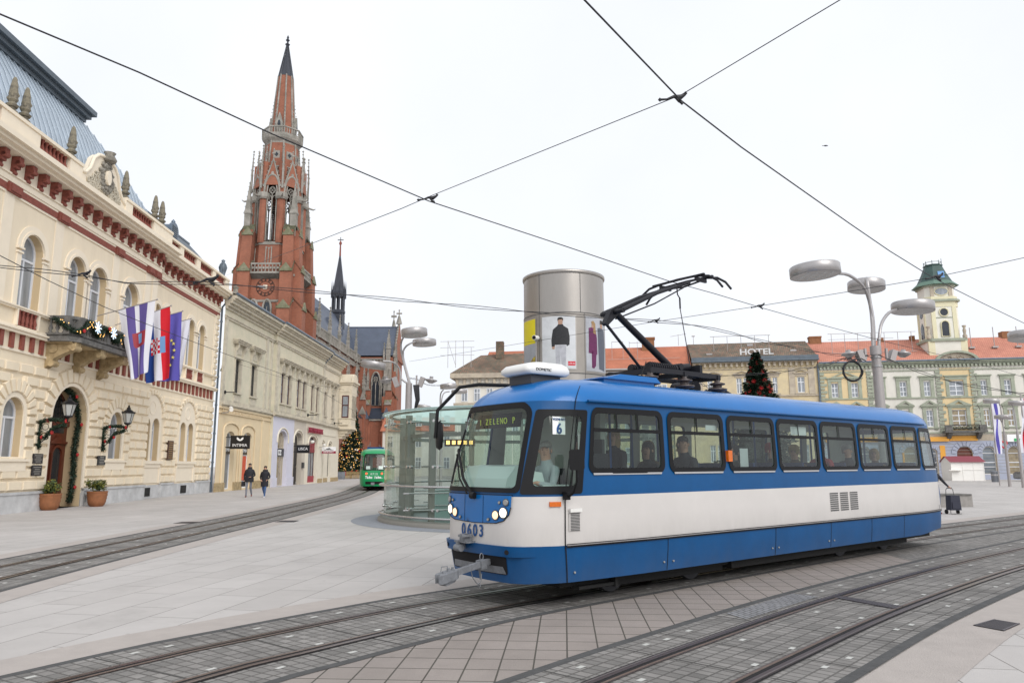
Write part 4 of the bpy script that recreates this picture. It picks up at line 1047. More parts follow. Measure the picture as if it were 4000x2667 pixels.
# gutter and roof
b=MB()
for x0,x1,y in ((EL,EC0-.1,Y0),(EC0-.2,EC1+.25,YC),(EC1+.2,ER+.2,Y0)): b.cyl((x0,y-.82,14.05),(x1,y-.82,14.05),.11,n=10)
b.tube([(EC1+.2,YC-.8,14),(EC1+.4,Y0-.8,13.6),(EC1+.1,Y0-.3,13.0),(EC1+.1,Y0-.12,12.6)],.08,8)
b.build('gutter','gutter_metal',oh)
b=MB();b.add([(EL-.1,-.8,14.0),(ER+.4,-.8,14.0),(ER-2,5.5,17.0),(EL-.1,5.5,17.0)],[(0,1,2,3)]);b.add([(ER+.4,-.8,14),(ER+.4,10,14),(ER-2,5.5,17.0)],[(0,1,2)])
b.build('roof','tile_brown',oh)
b=MB();b.box(5.6,6.1,1.4,1.9,14.4,15.4);b.lathe([(.3,15.4),(.32,15.5),(.2,15.6),(.2,15.9),(.3,16.0),(.001,16.15)],(5.85,1.65,0),10);b.box(8.2,9.4,1.4,2.1,14.5,15.3);b.build('chimney','old_stone',oh)
# oriel bay on the corner, its narrow side with a window facing down the street
b=MB();x0,x1=35.2,37.9;yo=-1.55;ya=.3
def ob(e,z0,z1): b.box(x0-e,x1+e,yo-e,ya,z0,z1)
ob(0,6.0,6.35);ob(.12,6.0,6.1);ob(-.06,6.35,7.25);ob(.02,7.25,7.35)
for y0_,y1_ in ((yo+.02,yo+.36),(-.42,ya)): b.box(x0+.02,x1-.02,y0_,y1_,7.35,10.0)
b.box(x0+.3,x1-.02,yo+.02,ya,7.35,10.0)
ob(-.02,10.0,10.25);ob(0,10.25,11.3);ob(.15,11.3,11.5);ob(.3,11.5,11.7);b.box(x0-.05,x0+.05,yo+.3,-.2,10.4,11.15);b.box(x0-.12,x0+.0,yo+.3,-.2,6.5,7.1)
for k in range(4): b.box(x0+.15*k+.1,x1-.1,yo+.35*k+.1,ya,5.85-.3*k,6.0-.3*k+.15)
for yy in (yo,-.15): b.lathe([(.14,11.7),(.14,11.9),(.08,12.0),(.05,12.3),(.001,12.5)],(x0,yy,0),6)
b.prism([(x0-.1,11.7),(x1+.1,11.7),(x1-.6,12.6),(x0+.6,12.6)],yo-.1,ya,'xz')
orr=b.build('oriel_bay','pale_plaster',oh)
w2=MB();w2.box(x0-.04,x0+.06,yo+.34,-.40,7.35,10.0);wf=w2.build('oriel_window','maroon_wood',orr)
w2=MB();w2.box(x0-.06,x0-.03,yo+.46,-.52,7.5,8.75);w2.box(x0-.06,x0-.03,yo+.46,-.52,8.9,9.85);w2.build('pane','curtain_glass',wf)
# hanging signs, cameras, anchors as separate things
def on_h(name,label,cat,group=None,root=None):
    r=root or oh;t=thing(name,label,cat,group=group);t.location=r.location;t.rotation_euler=r.rotation_euler;return t
RSIDE=Matrix.Rotation(-PI/2,3,'Z')@RXZ   # lettering facing along -x (towards the camera down the street)
def blade(x,z0,z1,y0,y1,label):
    t=on_h('hanging_sign',label,'shop sign','blade signs over the shops');b=MB();b.box(x-.06,x+.06,y1,y0,z0,z1);b.build('panel','sign_black',t)
    b=MB()
    for z in (z0+.12,z1-.12): b.cyl((x,y0,z),(x,0,z),.025,n=6)
    b.build('bracket','black_iron',t);return t
t=blade(1.5,3.0,3.95,-.35,-1.75,'square black hanging sign with a white emblem reading INTIMIA');text('INTIMIA','letter_white',.30,t,(1.43,-1.05,3.25),RSIDE)
b=MB();pts=[(-.22,.18),(-.24,.05),(-.14,-.06),(0,-.1),(.14,-.06),(.24,.05),(.22,.18),(.1,.1),(.0,-.01),(-.1,.1)]
b.prism([(-1.05+p[0],3.66+p[1]) for p in pts],1.425,1.44,'yz');b.build('emblem','letter_white',t)
t=blade(17.2,2.95,3.7,-.55,-1.75,'small black hanging sign reading LISCA by the dark gateway');text('LISCA','letter_white',.34,t,(17.13,-1.15,3.33),RSIDE)
t=on_h('hanging_sign','white and dark red hanging cash machine sign reading BANKOMAT','shop sign','blade signs over the shops');b=MB();b.box(26.84,26.96,-1.85,-.4,3.3,3.75);b.build('panel','letter_white',t)
b=MB();b.box(26.83,26.97,-1.85,-.4,3.05,3.3);b.build('red_band','letter_maroon',t);text('BANKOMAT','letter_white',.2,t,(26.81,-1.12,3.17),RSIDE);text('PARTNER BANKA','sign_black',.13,t,(26.82,-1.12,3.42),RSIDE)
b=MB();b.prism([(-1.45,3.5),(-.8,3.5),(-.95,3.6),(-1.05,3.57),(-1.15,3.68),(-1.25,3.57)],26.825,26.835,'yz');b.build('emblem','sign_black',t)
def camera_thing(root,x,y,z,label,s=1.,dome=False):
    t=on_h('security_camera',label,'security camera',root=root);b=MB()
    b.tube([(x,y,z-.25),(x,y-.35*s,z-.2),(x,y-.45*s,z)],.03*s,6);b.build('arm','lamp_steel',t)
    b=MB()
    if dome: b.lathe([(.13*s,.1),(.15*s,0),(.13*s,-.1),(.06*s,-.18),(.001,-.2)],(x,y-.45*s,z),12)
    else: b.cyl((x+.25*s,y-.4*s,z+.12),(x-.3*s,y-.65*s,z-.05),.11*s,n=10)
    b.build('housing','kiosk_white',t)
camera_thing(oh,.4,0,5.75,'white bullet camera on an arm beside the drainpipe',1.3)
camera_thing(oh,21.4,YC,4.15,'white dome camera left of the bank doorway',1.3,True)
camera_thing(oh,26.3,YC,3.95,'white dome camera above the cash machine sign',1.1,True)
b=MB();b.box(19.95,20.35,YC-.2,YC,1.55,2.1);tag(b.build('letter_box','lamp_dark'),'dark letter box on the wall right of the gateway','letter box');o=bpy.data.objects[ 'letter_box'];o.location=oh.location;o.rotation_euler=oh.rotation_euler
# ---------------------------------------------------------------- brick gothic church (axis runs along +Y)
TX,TY=-35.9,108.
ch=thing('church','tall red brick gothic church with a stone-ribbed spire tower, slate roofs and pinnacles','church',(TX,TY,0))
def gx(x): return x
br=MB();st=MB();ms=MB()
def ring8(b,r0,z0,r1,z1,mi=None,ang=PI/8,n=8,sm=False): b.lathe([(r0,z0),(r1,z1)],(0,0,0),n,sm,mi,ang=ang)
H=4.75
# square lower stage
br.box(-H,H,-H,H,0,31.2)
# string courses
for z in (26.9,31.0): st.box(-H-.15,H+.15,-H-.15,H+.15,z,z+.35)
# angle buttresses with offsets
for sx in (-1,1):
    for sy in (-1,1):
        for ax in (0,1):
            for (z0,z1,pr,wd) in ((0,17,2.1,1.15),(17,26.5,1.7,1.1),(26.5,32.5,1.25,1.05),(32.5,38.5,.9,.95)):
                if ax==0: x0,x1=sorted((sx*H,sx*(H+pr)));y0,y1=sorted((sy*H,sy*(H-2*wd)))
                else: y0,y1=sorted((sy*H,sy*(H+pr)));x0,x1=sorted((sx*H,sx*(H-2*wd)))
                br.box(x0,x1,y0,y1,z0,z1)
                # gabled, mossy offset
                e=.18
                if ax==0:
                    xa,xb=(x1+e,x0) if sx>0 else (x0-e,x1)
                    ms.add([(xa,y0-e,z1-.7),(xa,y1+e,z1-.7),(xb,y1+e,z1+1.1),(xb,y0-e,z1+1.1)],[(0,1,2,3),(3,2,1,0)])
                    ms.prism([(y0-e,z1-.9),(y1+e,z1-.9),((y0+y1)/2,z1+.5)],min(xa,xa+.25*(-sx)),max(xa,xa+.25*(-sx)),'yz')
                else:
                    ya,yb=(y1+e,y0) if sy>0 else (y0-e,y1)
                    ms.add([(x0-e,ya,z1-.7),(x1+e,ya,z1-.7),(x1+e,yb,z1+1.1),(x0-e,yb,z1+1.1)],[(0,1,2,3),(3,2,1,0)])
                    ms.prism([(x0-e,z1-.9),(x1+e,z1-.9),((x0+x1)/2,z1+.5)],min(ya,ya+.25*(-sy)),max(ya,ya+.25*(-sy)),'xz')
# corner turret pinnacles
def pinnacle(b,x,y,z0,h,r=.45,n=4,cro=True):
    b.lathe([(r,z0),(r,z0+h*.38),(r*1.25,z0+h*.40),(r*.95,z0+h*.46),(.05,z0+h*.96),(.001,z0+h)],(x,y,0),n,False,ang=PI/4)
    if cro:
        for k in range(5):
            zz=z0+h*(.52+.09*k);rr=r*.95*(1-(zz-z0-h*.46)/(h*.5))+.07
            for a in range(4): t=a*PI/2+PI/4;b.lathe([(.001,-.1),(.1,0),(.001,.12)],(x+rr*math.cos(t),y+rr*math.sin(t),zz),4,False)
        b.lathe([(.001,-.25),(.22,0),(.001,.2)],(x,y,z0+h*.95),4,False)
for sx in (-1,1):
    for sy in (-1,1): pinnacle(st,sx*(H-.4),sy*(H-.4),37.6,9.5,.8);br.box(sx*(H-.9)-.9,sx*(H-.9)+.9,sy*(H-.9)-.9,sy*(H-.9)+.9,31,38.4)
# balcony below the belfry
for ax,s in ((1,-1),(0,1),(0,-1)):
    def P(a,o,z): return (a,s*(H+o),z) if ax==1 else (s*(H+o),a,z)
    st.add([P(-2.6,.0,30.6),P(2.6,.0,30.6),P(2.6,.95,31.3),P(-2.6,.95,31.3)],[(0,1,2,3),(3,2,1,0)])
    for a0,a1,o0,o1,z0,z1 in ((-2.6,2.6,0,1.0,31.3,31.6),(-2.6,2.6,.75,1.0,32.75,33.0)):
        p=P(a0,o0,z0);q=P(a1,o1,z1);st.box(*sorted((p[0],q[0])),*sorted((p[1],q[1])),z0,z1)
    for k in range(9):
        a=-2.5+k*5/8;p=P(a-.07,.78,0);q=P(a+.07,.97,0);st.box(*sorted((p[0],q[0])),*sorted((p[1],q[1])),31.6,32.8)
        if k<8: st.cyl(P(a+.31,.8,32.2),P(a+.31,.95,32.2),.2,n=8)
# octagonal belfry: eight piers with open lancets between
R1=5.15
def vtx(r,k): t=PI/8+k*PI/4;return (r*math.cos(t),r*math.sin(t))
br.lathe([(4.9,31),(4.9,36.4)],(0,0,0),8,False,ang=PI/8);st.lathe([(5.0,36.3),(5.05,36.7),(4.6,36.9)],(0,0,0),8,False,ang=PI/8)
for k in range(8):
    a=vtx(4.45,k);t=PI/8+k*PI/4
    br.cyl((a[0],a[1],36.6),(a[0]*.97,a[1]*.97,50.2),.80,.78,n=8,sm=False)
    st.lathe([(1.05,43.9),(1.25,44.2),(1.2,44.9),(1.0,45.0)],(a[0]*.98,a[1]*.98,0),8,False)
    # open arch and gable on each face
    u=vtx(4.75,k);v=vtx(4.75,(k+1)%8);m_=((u[0]+v[0])/2,(u[1]+v[1])/2);L=math.hypot(v[0]-u[0],v[1]-u[1]);dx,dy=(v[0]-u[0])/L,(v[1]-u[1])/L;nx,ny=dy,-dx
    X=Matrix(((dx,nx,0,m_[0]),(dy,ny,0,m_[1]),(0,0,1,0),(0,0,0,1)))
    hw=L/2
    st.X=X;br.X=X
    o=gothic(-.95,.95,37.2,45.0,2.3)
    br.prism([(-hw,44.9),(hw,44.9),(hw,47.3),(0,47.3),(-hw,47.3)],-.35,.2,'xz',holes=[]) if False else None
    arch=[(p[0],p[1]) for p in o[2:]]
    br.prism([(-hw,44.9),(-.95,44.9)]+list(reversed(arch))[0:]+[(hw,44.9),(hw,48.0),(-hw,48.0)],-.35,.15,'xz')
    outer=gothic(-1.45,1.45,44.3,45.0,2.95)[2:];inner=arch
    st.prism(outer+list(reversed(inner)),.12,.5,'xz') if False else None
    ol=[(p[0],.28,p[1]) for p in outer];st.tube(ol,.22,6);st.tube([(p[0],.2,p[1]) for p in inner],.14,6)
    # tracery and mullions
    st.box(-.09,.09,-.1,.1,37,44.8);st.box(-.95,-.8,-.1,.15,37,45);st.box(.8,.95,-.1,.15,37,45)
    for c in (-.44,.44): st.tube([(p[0],0,p[1]) for p in gothic(c-.4,c+.4,43,43.7,.8)[2:]],.08,5)
    st.tube([(.55*math.cos(q*PI/6),0,45.4+.55*math.sin(q*PI/6)) for q in range(12)],.1,5,closed=True)
    for q in range(4): st.tube([(.28*math.cos(q*PI/2)+.22*math.cos(j*PI/3),0,45.4+.28*math.sin(q*PI/2)+.22*math.sin(j*PI/3)) for j in range(6)],.05,4,closed=True)
    # steep gable with crockets and finial
    br.prism([(-1.5,46.2),(1.5,46.2),(0,50.2)],.2,.42,'xz')
    for s in (-1,1):
        st.tube([(s*1.65,.35,45.9),(0,.35,50.6)],.17,5)
        for j in range(6): st.lathe([(.001,-.14),(.16,0),(.001,.16)],(s*(1.65-.27*j)+s*.12,.35,46.2+.78*j),4,False)
    st.cyl((0,.35,50.4),(0,.35,52.2),.09,.06,n=5);st.box(-.3,.3,.25,.45,51.5,51.75);st.lathe([(.001,0),(.2,.15),(.001,.5)],(0,.35,52),4,False)
    st.cyl((0,.3,48.2),(0,.45,48.2),.28,n=8)
    # lower blind window
    g=1;st.box(-.6,-.45,.05,.25,33.2,36);st.box(.45,.6,.05,.25,33.2,36);st.box(-.06,.06,.05,.25,33.2,35.8)
    for c in (-.26,.26): st.tube([(p[0],.15,p[1]) for p in gothic(c-.24,c+.24,35,35.4,.45)[2:]],.06,4)
    st.X=None;br.X=None
    # outer thin pinnacles between gables
    a=vtx(5.35,k);pinnacle(st,a[0],a[1],45.6,7.6,.22)
    # gargoyle
    st.tube([(a[0]*.95,a[1]*.95,44.4),(a[0]*1.22,a[1]*1.22,44.1),(a[0]*1.3,a[1]*1.3,44.3)],[.2,.14,.06],5)
# spiral stair glimpsed inside the open belfry
b=MB()
for k in range(40):
    t=k*.32;z=37.5+k*.22;b.box(0,0,0,0,0,0) if False else None
    b.add([(0,0,z),(1.2*math.cos(t),1.2*math.sin(t),z),(1.2*math.cos(t+.3),1.2*math.sin(t+.3),z),(0,0,z+.06),(1.2*math.cos(t),1.2*math.sin(t),z+.06),(1.2*math.cos(t+.3),1.2*math.sin(t+.3),z+.06)],[(0,2,1),(3,4,5),(1,2,5,4)])
b.cyl((0,0,37),(0,0,48),.12,n=6);b.tube([(1.2*math.cos(k*.32),1.2*math.sin(k*.32),38.4+k*.22) for k in range(40)],.05,4);b.build('belfry_stair','black_iron',ch)
ms.lathe([(4.9,36.7),(.05,36.8)],(0,0,0),8,False,ang=PI/8);br.lathe([(4.2,48.0),(.05,48.1)],(0,0,0),8,False,ang=PI/8)
# upper octagon stage
br.lathe([(3.75,48.0),(3.15,55.0)],(0,0,0),8,False,ang=PI/8)
st.lathe([(3.95,48.6),(4.0,49.0),(3.9,49.1)],(0,0,0),8,False,ang=PI/8)
for k in range(8):
    a=vtx(3.85,k);c=vtx(3.2,k);st.cyl((a[0],a[1],48),(c[0],c[1],55),.2,.18,n=6)
    u=vtx(4.35,k);v=vtx(4.35,(k+1)%8)
    for q in range(7):
        t=q/6;p=(u[0]+(v[0]-u[0])*t,u[1]+(v[1]-u[1])*t);st.cyl((p[0],p[1],48.5),(p[0],p[1],49.5),.1,n=5)
    st.cyl((u[0],u[1],49.6),(v[0],v[1],49.6),.14,n=5);st.cyl((u[0],u[1],48.5),(v[0],v[1],48.5),.16,n=5)
    pinnacle(st,u[0],u[1],48.6,4.6,.18)
st.lathe([(3.2,54.0),(3.3,54.4),(3.9,54.9),(4.05,55.3),(4.05,55.7),(3.9,55.7),(3.9,55.3)],(0,0,0),8,False,ang=PI/8)
for k in range(8):
    u=vtx(3.98,k);v=vtx(3.98,(k+1)%8)
    for q in range(6): t=q/6;p=(u[0]+(v[0]-u[0])*t,u[1]+(v[1]-u[1])*t);st.cyl((p[0],p[1],55.6),(p[0],p[1],56.6),.1,n=5)
    st.cyl((u[0],u[1],56.7),(v[0],v[1],56.7),.16,n=5)
qd=MB()
for k in range(8):
    t=PI/4*k;r=3.42*math.cos(PI/8)
    for q in range(4):
        rr=.22;lx=.2*math.cos(q*PI/2);lz=.2*math.sin(q*PI/2)
        c=Vector((math.cos(t)*r-math.sin(t)*lx,math.sin(t)*r+math.cos(t)*lx,52.0+lz));n_=Vector((math.cos(t),math.sin(t),.08))
        qd.cyl(c-n_*.1,c+n_*.16,rr*.75,n=8)
    X=Matrix(((-math.sin(t),math.cos(t),0,math.cos(t)*r),(math.cos(t),math.sin(t),0,math.sin(t)*r),(0,0,1,0),(0,0,0,1)));st.X=X;st.box(-.65,.65,-.05,.09,51.35,52.65);st.X=None
# spire: brick faces, stone ribs, dark stone tip
br.lathe([(2.35,56.0),(1.22,67.0)],(0,0,0),8,False,ang=PI/8)
sd=MB();sd.lathe([(1.26,66.9),(.16,72.4)],(0,0,0),8,False,ang=PI/8)
for k in range(8):
    a=vtx(2.42,k);c=vtx(1.25,k);e=vtx(.18,k);st.cyl((a[0],a[1],56),(c[0],c[1],67),.2,.14,n=6);sd.cyl((c[0],c[1],66.8),(e[0],e[1],73),.12,.05,n=5)
    for j in range(26):
        t=j/26;p=(a[0]+(e[0]-a[0])*t,a[1]+(e[1]-a[1])*t);st.lathe([(.001,-.1),(.1,0),(.001,.12)],(p[0]*1.06,p[1]*1.06,56.4+16.4*t),4,False)
for k in (0,2,4,6):
    t=PI/4*k-PI/2;X=Matrix(((-math.sin(t),math.cos(t),0,math.cos(t)*2.2),(math.cos(t),math.sin(t),0,math.sin(t)*2.2),(0,0,1,0),(0,0,0,1)));st.X=X
    st.prism([(-.55,56.2),(.55,56.2),(.55,57.8),(0,59.6),(-.55,57.8)],-.6,.15,'xz');st.X=None
    qd.X=X;qd.patch(gothic(-.25,.25,56.6,57.5,.7),[],lambda a,c:(a,.16,c),None,False);qd.X=None
sd.lathe([(.2,72.2),(.34,72.4),(.2,72.6),(.16,72.8),(.45,73.1),(.18,73.3),(.14,73.6),(.38,73.9),(.14,74.1),(.22,74.4),(.001,74.9)],(0,0,0),6,False)
# taper the finished tower to its true outline
def slim(b):
    out=[]
    for x,y,z in b.v:
        k=.90 if z<31 else (.90-.06*min(1,(z-31)/6) if z<46 else (.84 if z<50 else (.82 if z<56.9 else .97)))
        out.append((x*k*.935,y*k*.935,(z-1.8)*.935+1.8))
    b.v=out
for b in (br,st,ms,qd,sd): slim(b)
H=H*.90*.935
ck0=29.1*.935
sd.build('spire_tip','slate_dark',ch);qd.build('tower_openings','church_glass',ch)
# clocks on front and right faces
for nm,X in (('f',Matrix.Translation((-.1,-H-.02,27.5))),('r',Matrix.Translation((H+.02,0,27.5))@Matrix.Rotation(PI/2,4,'Z'))):
    b=MB();b.X=X
    for r,w_ in ((1.3,.05),(.85,.035)): b.tube([(r*math.cos(k*PI/12),0,r*math.sin(k*PI/12)) for k in range(24)],w_,5,closed=True)
    for k in range(12):
        t=k*PI/6;c,s=math.cos(t),math.sin(t);p=[(.92*c-.07*s,.92*s+.07*c),(1.24*c-.10*s,1.24*s+.10*c),(1.24*c+.10*s,1.24*s-.10*c),(.92*c+.07*s,.92*s-.07*c)];b.prism(p,-.08,-.02,'xz')
    ck=b.build('clock','dial_brown',ch)
    b=MB();b.X=X;b.prism([(.1,-.1),(-1.05,.08),(-1.1,.2),(.05,.15)],-.14,-.1,'xz');b.prism([(-.1,.1),(-.08,-.12),(-.75,-.12),(-.8,.0)],-.18,-.15,'xz');b.build('hands','letter_gold' if False else 'lamp_steel',ck)
    b=MB();b.X=X;b.box(-.3,.3,-.07,-.03,-.3,.3);b.build('centre_plate','cream_trim',ck)
# belfry-stage paired lancets on the square stage
gl=MB()
for fx,X in ((0,Matrix.Translation((0,-H-.01,0))),(1,Matrix.Translation((H+.01,0,0))@Matrix.Rotation(PI/2,4,'Z'))):
    gl.X=X;st.X=X
    for c in (-1.7,.3) if fx==0 else (0,):
        gl.patch(gothic(c-.45,c+.45,21.5,24.2,1.2),[],lambda a,q:(a,-.05,q),None,False)
        st.tube([(p[0],-.1,p[1]) for p in gothic(c-.6,c+.6,21.3,24.2,1.4)],.17,6,closed=True);st.box(c-.04,c+.04,-.12,-.04,21.5,24.6)
    st.box(-3,3,-.12,.05,20.4,20.7)
    gl.X=None;st.X=None
# ------------ nave
NX=4.6;NY0,NY1=4.0,40.;WY=40.;TXR=11.6;ze=23.2;zr=31.6;zt=23.6
def wx(x): return atD(x,900,TY+WY).x-TX
def wz(y): return atD(860,y,TY+WY).z
SX=lambda px:(1220+px/2.8)/D
SZ=lambda py:wz((1200+py/2.8)/D)
br.box(-4.4,NX,NY0,60,0,ze)
rf=MB()
rf.add([(NX+.1,NY0-.6,ze+.2),(NX+.1,60,ze+.2),(0.4,60,zr),(0.4,NY0-.6,zr)],[(0,1,2,3)]);rf.add([(-4.4,NY0-.6,ze+.2),(-4.4,60,ze+.2),(.4,60,zr),(.4,NY0-.6,zr)],[(3,2,1,0)])
for y in (14,22,31): rf.add([(3.2,y-.7,26.6),(3.2,y+.7,26.6),(3.2,y,28.3),(1.6,y,28.3)],[(0,1,2),(0,2,3),(2,1,3)])
def parap(b,p0,p1,z0,h=1.5,n=20,w=.3):
    p0=Vector(p0);p1=Vector(p1);d=(p1-p0);L=d.length;d=d/L;nn=Vector((d.y,-d.x,0))
    for za,zb in ((z0,z0+.22),(z0+h-.25,z0+h)):
        q=[p0+nn*w/2,p1+nn*w/2,p1-nn*w/2,p0-nn*w/2];b.add([(v.x,v.y,za) for v in q]+[(v.x,v.y,zb) for v in q],[(0,1,2,3),(4,5,6,7),(0,1,5,4),(1,2,6,5),(2,3,7,6),(3,0,4,7)])
    for k in range(n+1):
        c=p0+d*L*k/n;a=L/n*.2;q=[c+nn*w*.4+d*a,c+nn*w*.4-d*a,c-nn*w*.4-d*a,c-nn*w*.4+d*a]
        b.add([(v.x,v.y,z0+.2) for v in q]+[(v.x,v.y,z0+h-.2) for v in q],[(0,1,5,4),(1,2,6,5),(2,3,7,6),(3,0,4,7)])
parap(st,(NX+.25,NY0-.5,0),(NX+.25,NY1-.3,0),ze-1.0,1.7,60)
st.box(NX-.05,NX+.35,NY0-.6,NY1,ze-2.3,ze-2.0)
for k in range(60): st.box(NX,NX+.25,NY0+k*.6,NY0+k*.6+.3,ze-2.0,ze-1.3)
for y in (7,14,21,28,35):
    br.box(NX,NX+.7,y-.7,y+.7,0,21.);pinnacle(st,NX+.4,y,ze-1.2,6.6,.36)
    br.box(NX+.6,NX+2.6,y-.6,y+.6,0,15.);ms.add([(NX+.6,y-.7,18.5),(NX+.6,y+.7,18.5),(NX+2.8,y+.7,15),(NX+2.8,y-.7,15)],[(0,1,2,3),(3,2,1,0)])
    pinnacle(st,NX+2.2,y,14.8,6.6,.4);st.prism([(NX+1.6,14.4),(NX+2.8,14.4),(NX+2.2,16.4)],y-.75,y-.6,'xz')
    st.prism([(NX+1.4,11.6),(NX+2.9,11.6),(NX+2.15,13.2)],y-.72,y-.6,'xz')
br.box(NX,NX+2.2,NY0,NY1,0,10.8);rf.add([(NX,NY0,13.2),(NX,NY1,13.2),(NX+2.3,NY1,10.8),(NX+2.3,NY0,10.8)],[(3,2,1,0),(0,1,2,3)])
# ------------ transept facing the camera
br.box(NX,TXR,WY,WY+12,0,zt)
rf.add([(0,WY-.2,zt+.3),(TXR,WY-.2,zt+.3),(TXR,WY+6,30.9),(0,WY+6,30.9)],[(0,1,2,3)]);rf.add([(0,WY+6,30.9),(TXR,WY+6,30.9),(TXR,WY+12.2,zt+.3),(0,WY+12.2,zt+.3)],[(0,1,2,3)])
rf.box(0,TXR,WY+5.9,WY+6.1,30.85,31.05)
br.prism([(WY,zt),(WY+12,zt),(WY+6,31.4)],TXR-.2,TXR+.3,'yz')
st.tube([(TXR+.1,WY-.2,zt),(TXR+.1,WY+6,31.9),(TXR+.1,WY+12.2,zt)],.22,5)
for k in range(12):
    t=k/12;st.lathe([(.001,-.2),(.25,0),(.001,.3)],(TXR+.1,WY-.1+6*t,zt+.4+8.2*t),4,False)
parap(st,(NX+.2,WY-.2,0),(TXR-1.9,WY-.2,0),SZ(605),SZ(560)-SZ(605),16)
st.box(NX,TXR-1.9,WY-.35,WY,SZ(635),SZ(625))
def gwin(x0,x1,z0,zs,h,mull,y=WY):
    gl.patch(gothic(x0,x1,z0,zs,h,8),[],lambda a,q:(a,y-.03,q),None,False)
    o=gothic(x0-.15,x1+.15,z0,zs,h+.3,8);st.tube([(p[0],y-.1,p[1]) for p in o],.18,6,closed=True)
    n=len(mull)+1;w_=(x1-x0)/n
    for m_ in mull: st.box(m_-.07,m_+.07,y-.14,y-.02,z0,zs-.1)
    for k in range(n): st.tube([(p[0],y-.08,p[1]) for p in gothic(x0+k*w_+.06,x0+(k+1)*w_-.06,zs-.8,zs-.4,.9)[2:]],.07,4)
    r=w_*.55;c=(x0+x1)/2
    if n==2:
        st.tube([(c+r*math.cos(k*PI/8),y-.09,zs+h*.45+r*math.sin(k*PI/8)) for k in range(16)],.08,4,closed=True)
        for q in range(4): st.tube([(c+r*.5*math.cos(q*PI/2)+r*.4*math.cos(j*PI/4),y-.08,zs+h*.45+r*.5*math.sin(q*PI/2)+r*.4*math.sin(j*PI/4)) for j in range(8)],.05,4,closed=True)
a0,a1=wx(SX(652)),wx(SX(730));gwin(a0,a1,SZ(1075),SZ(830),SZ(725)-SZ(830),[(a0+a1)/2])
a0,a1=wx(SX(762)),wx(SX(800));gwin(a0,a1,SZ(1075),SZ(870),1.8,[])
a0,a1=wx(SX(562)),wx(SX(596));gwin(a0,a1,SZ(1075),SZ(870),1.8,[])
rf.add([(NX,WY-.02,SZ(1100)),(TXR-.6,WY-.02,SZ(1100)),(TXR-.6,WY-2.6,10.9),(NX,WY-2.6,10.9)],[(0,1,2,3),(3,2,1,0)])
br.box(NX,TXR+.6,WY-2.4,WY,0,10.7);st.box(NX,TXR+.6,WY-2.65,WY-2.4,10.5,10.8)
for px in (612,843):
    c=wx(SX(px));br.box(c-.62,c+.62,WY-1.2,WY,0,SZ(905));pinnacle(st,c,WY-.7,SZ(905),SZ(670)-SZ(905),.34)
    st.prism([(c-.7,SZ(915)),(c+.7,SZ(915)),(c,SZ(862))],WY-1.4,WY-1.15,'xz')
    br.box(c-.72,c+.72,WY-1.9,WY,0,SZ(1065));st.prism([(c-.8,SZ(1075)),(c+.8,SZ(1075)),(c+.0,SZ(1020))],WY-2.1,WY-1.85,'xz');ms.add([(c-.72,WY-1.9,SZ(1065)),(c+.72,WY-1.9,SZ(1065)),(c+.72,WY-1.1,SZ(1010)),(c-.72,WY-1.1,SZ(1010))],[(0,1,2,3)])
    br.box(c-.75,c+.75,WY-3.6,WY-2.3,0,11.);rf.add([(c-.9,WY-3.7,10.8),(c+.9,WY-3.7,10.8),(c,WY-3.0,13.2),(c+.9,WY-2.3,10.8),(c-.9,WY-2.3,10.8)],[(0,1,2),(1,3,2),(3,4,2),(4,0,2)])
for px in (480,575,660,790):
    c=wx(SX(px));br.box(c-.25,c+.25,WY-3.,WY-2.3,0,9.4);st.prism([(WY-3.1,5.5),(WY-2.4,5.5),(WY-2.4,6.4)],c-.32,c+.32,'yz')
c=TXR-1.0;st.box(c-.75,c+.75,WY-.6,WY+.9,SZ(1000),SZ(600));br.box(c-.9,c+1.4,WY-1.1,WY+1,0,SZ(980));pinnacle(st,c,WY+.1,SZ(600),SZ(235)-SZ(600),.62);pinnacle(st,c+1.5,WY+.8,zt-5,8,.4);pinnacle(st,c-.8,WY-.4,zt-2,5.,.24)
br.box(TXR,TXR+1.0,WY-.4,WY+1,0,15);br.box(TXR,TXR+.6,WY-.1,WY+1,0,20.6);pinnacle(st,TXR+.4,WY+.4,20.2,7,.34);br.box(TXR,TXR+1.5,WY-.6,WY+1,0,11)
ms.add([(TXR,WY-.5,16.6),(TXR,WY+1,16.6),(TXR+1.1,WY+1,14.9),(TXR+1.1,WY-.5,14.9)],[(0,1,2,3),(3,2,1,0)])
for x,y,z,hh in ((wx(SX(712))+1.2,WY+11,30.6,4.8),(TXR+.1,WY+6,31.6,3.0)):
    st.lathe([(.7,0),(.2,hh*.6)],(x,y,z),4,False);st.cyl((x,y,z+hh*.5),(x,y,z+hh),.12,n=5);st.box(x-.6,x+.6,y-.12,y+.12,z+hh*.72,z+hh*.82);st.lathe([(.001,-.2),(.22,0),(.001,.25)],(x,y,z+hh),4,False)
rf.build('slate_roof','slate',ch);gl.build('tracery_glass','church_glass',ch)
br.build('brick_walls','church_brick',ch);st.build('stone_dressings','church_stone',ch);ms.build('mossy_offsets','mossy_stone',ch)
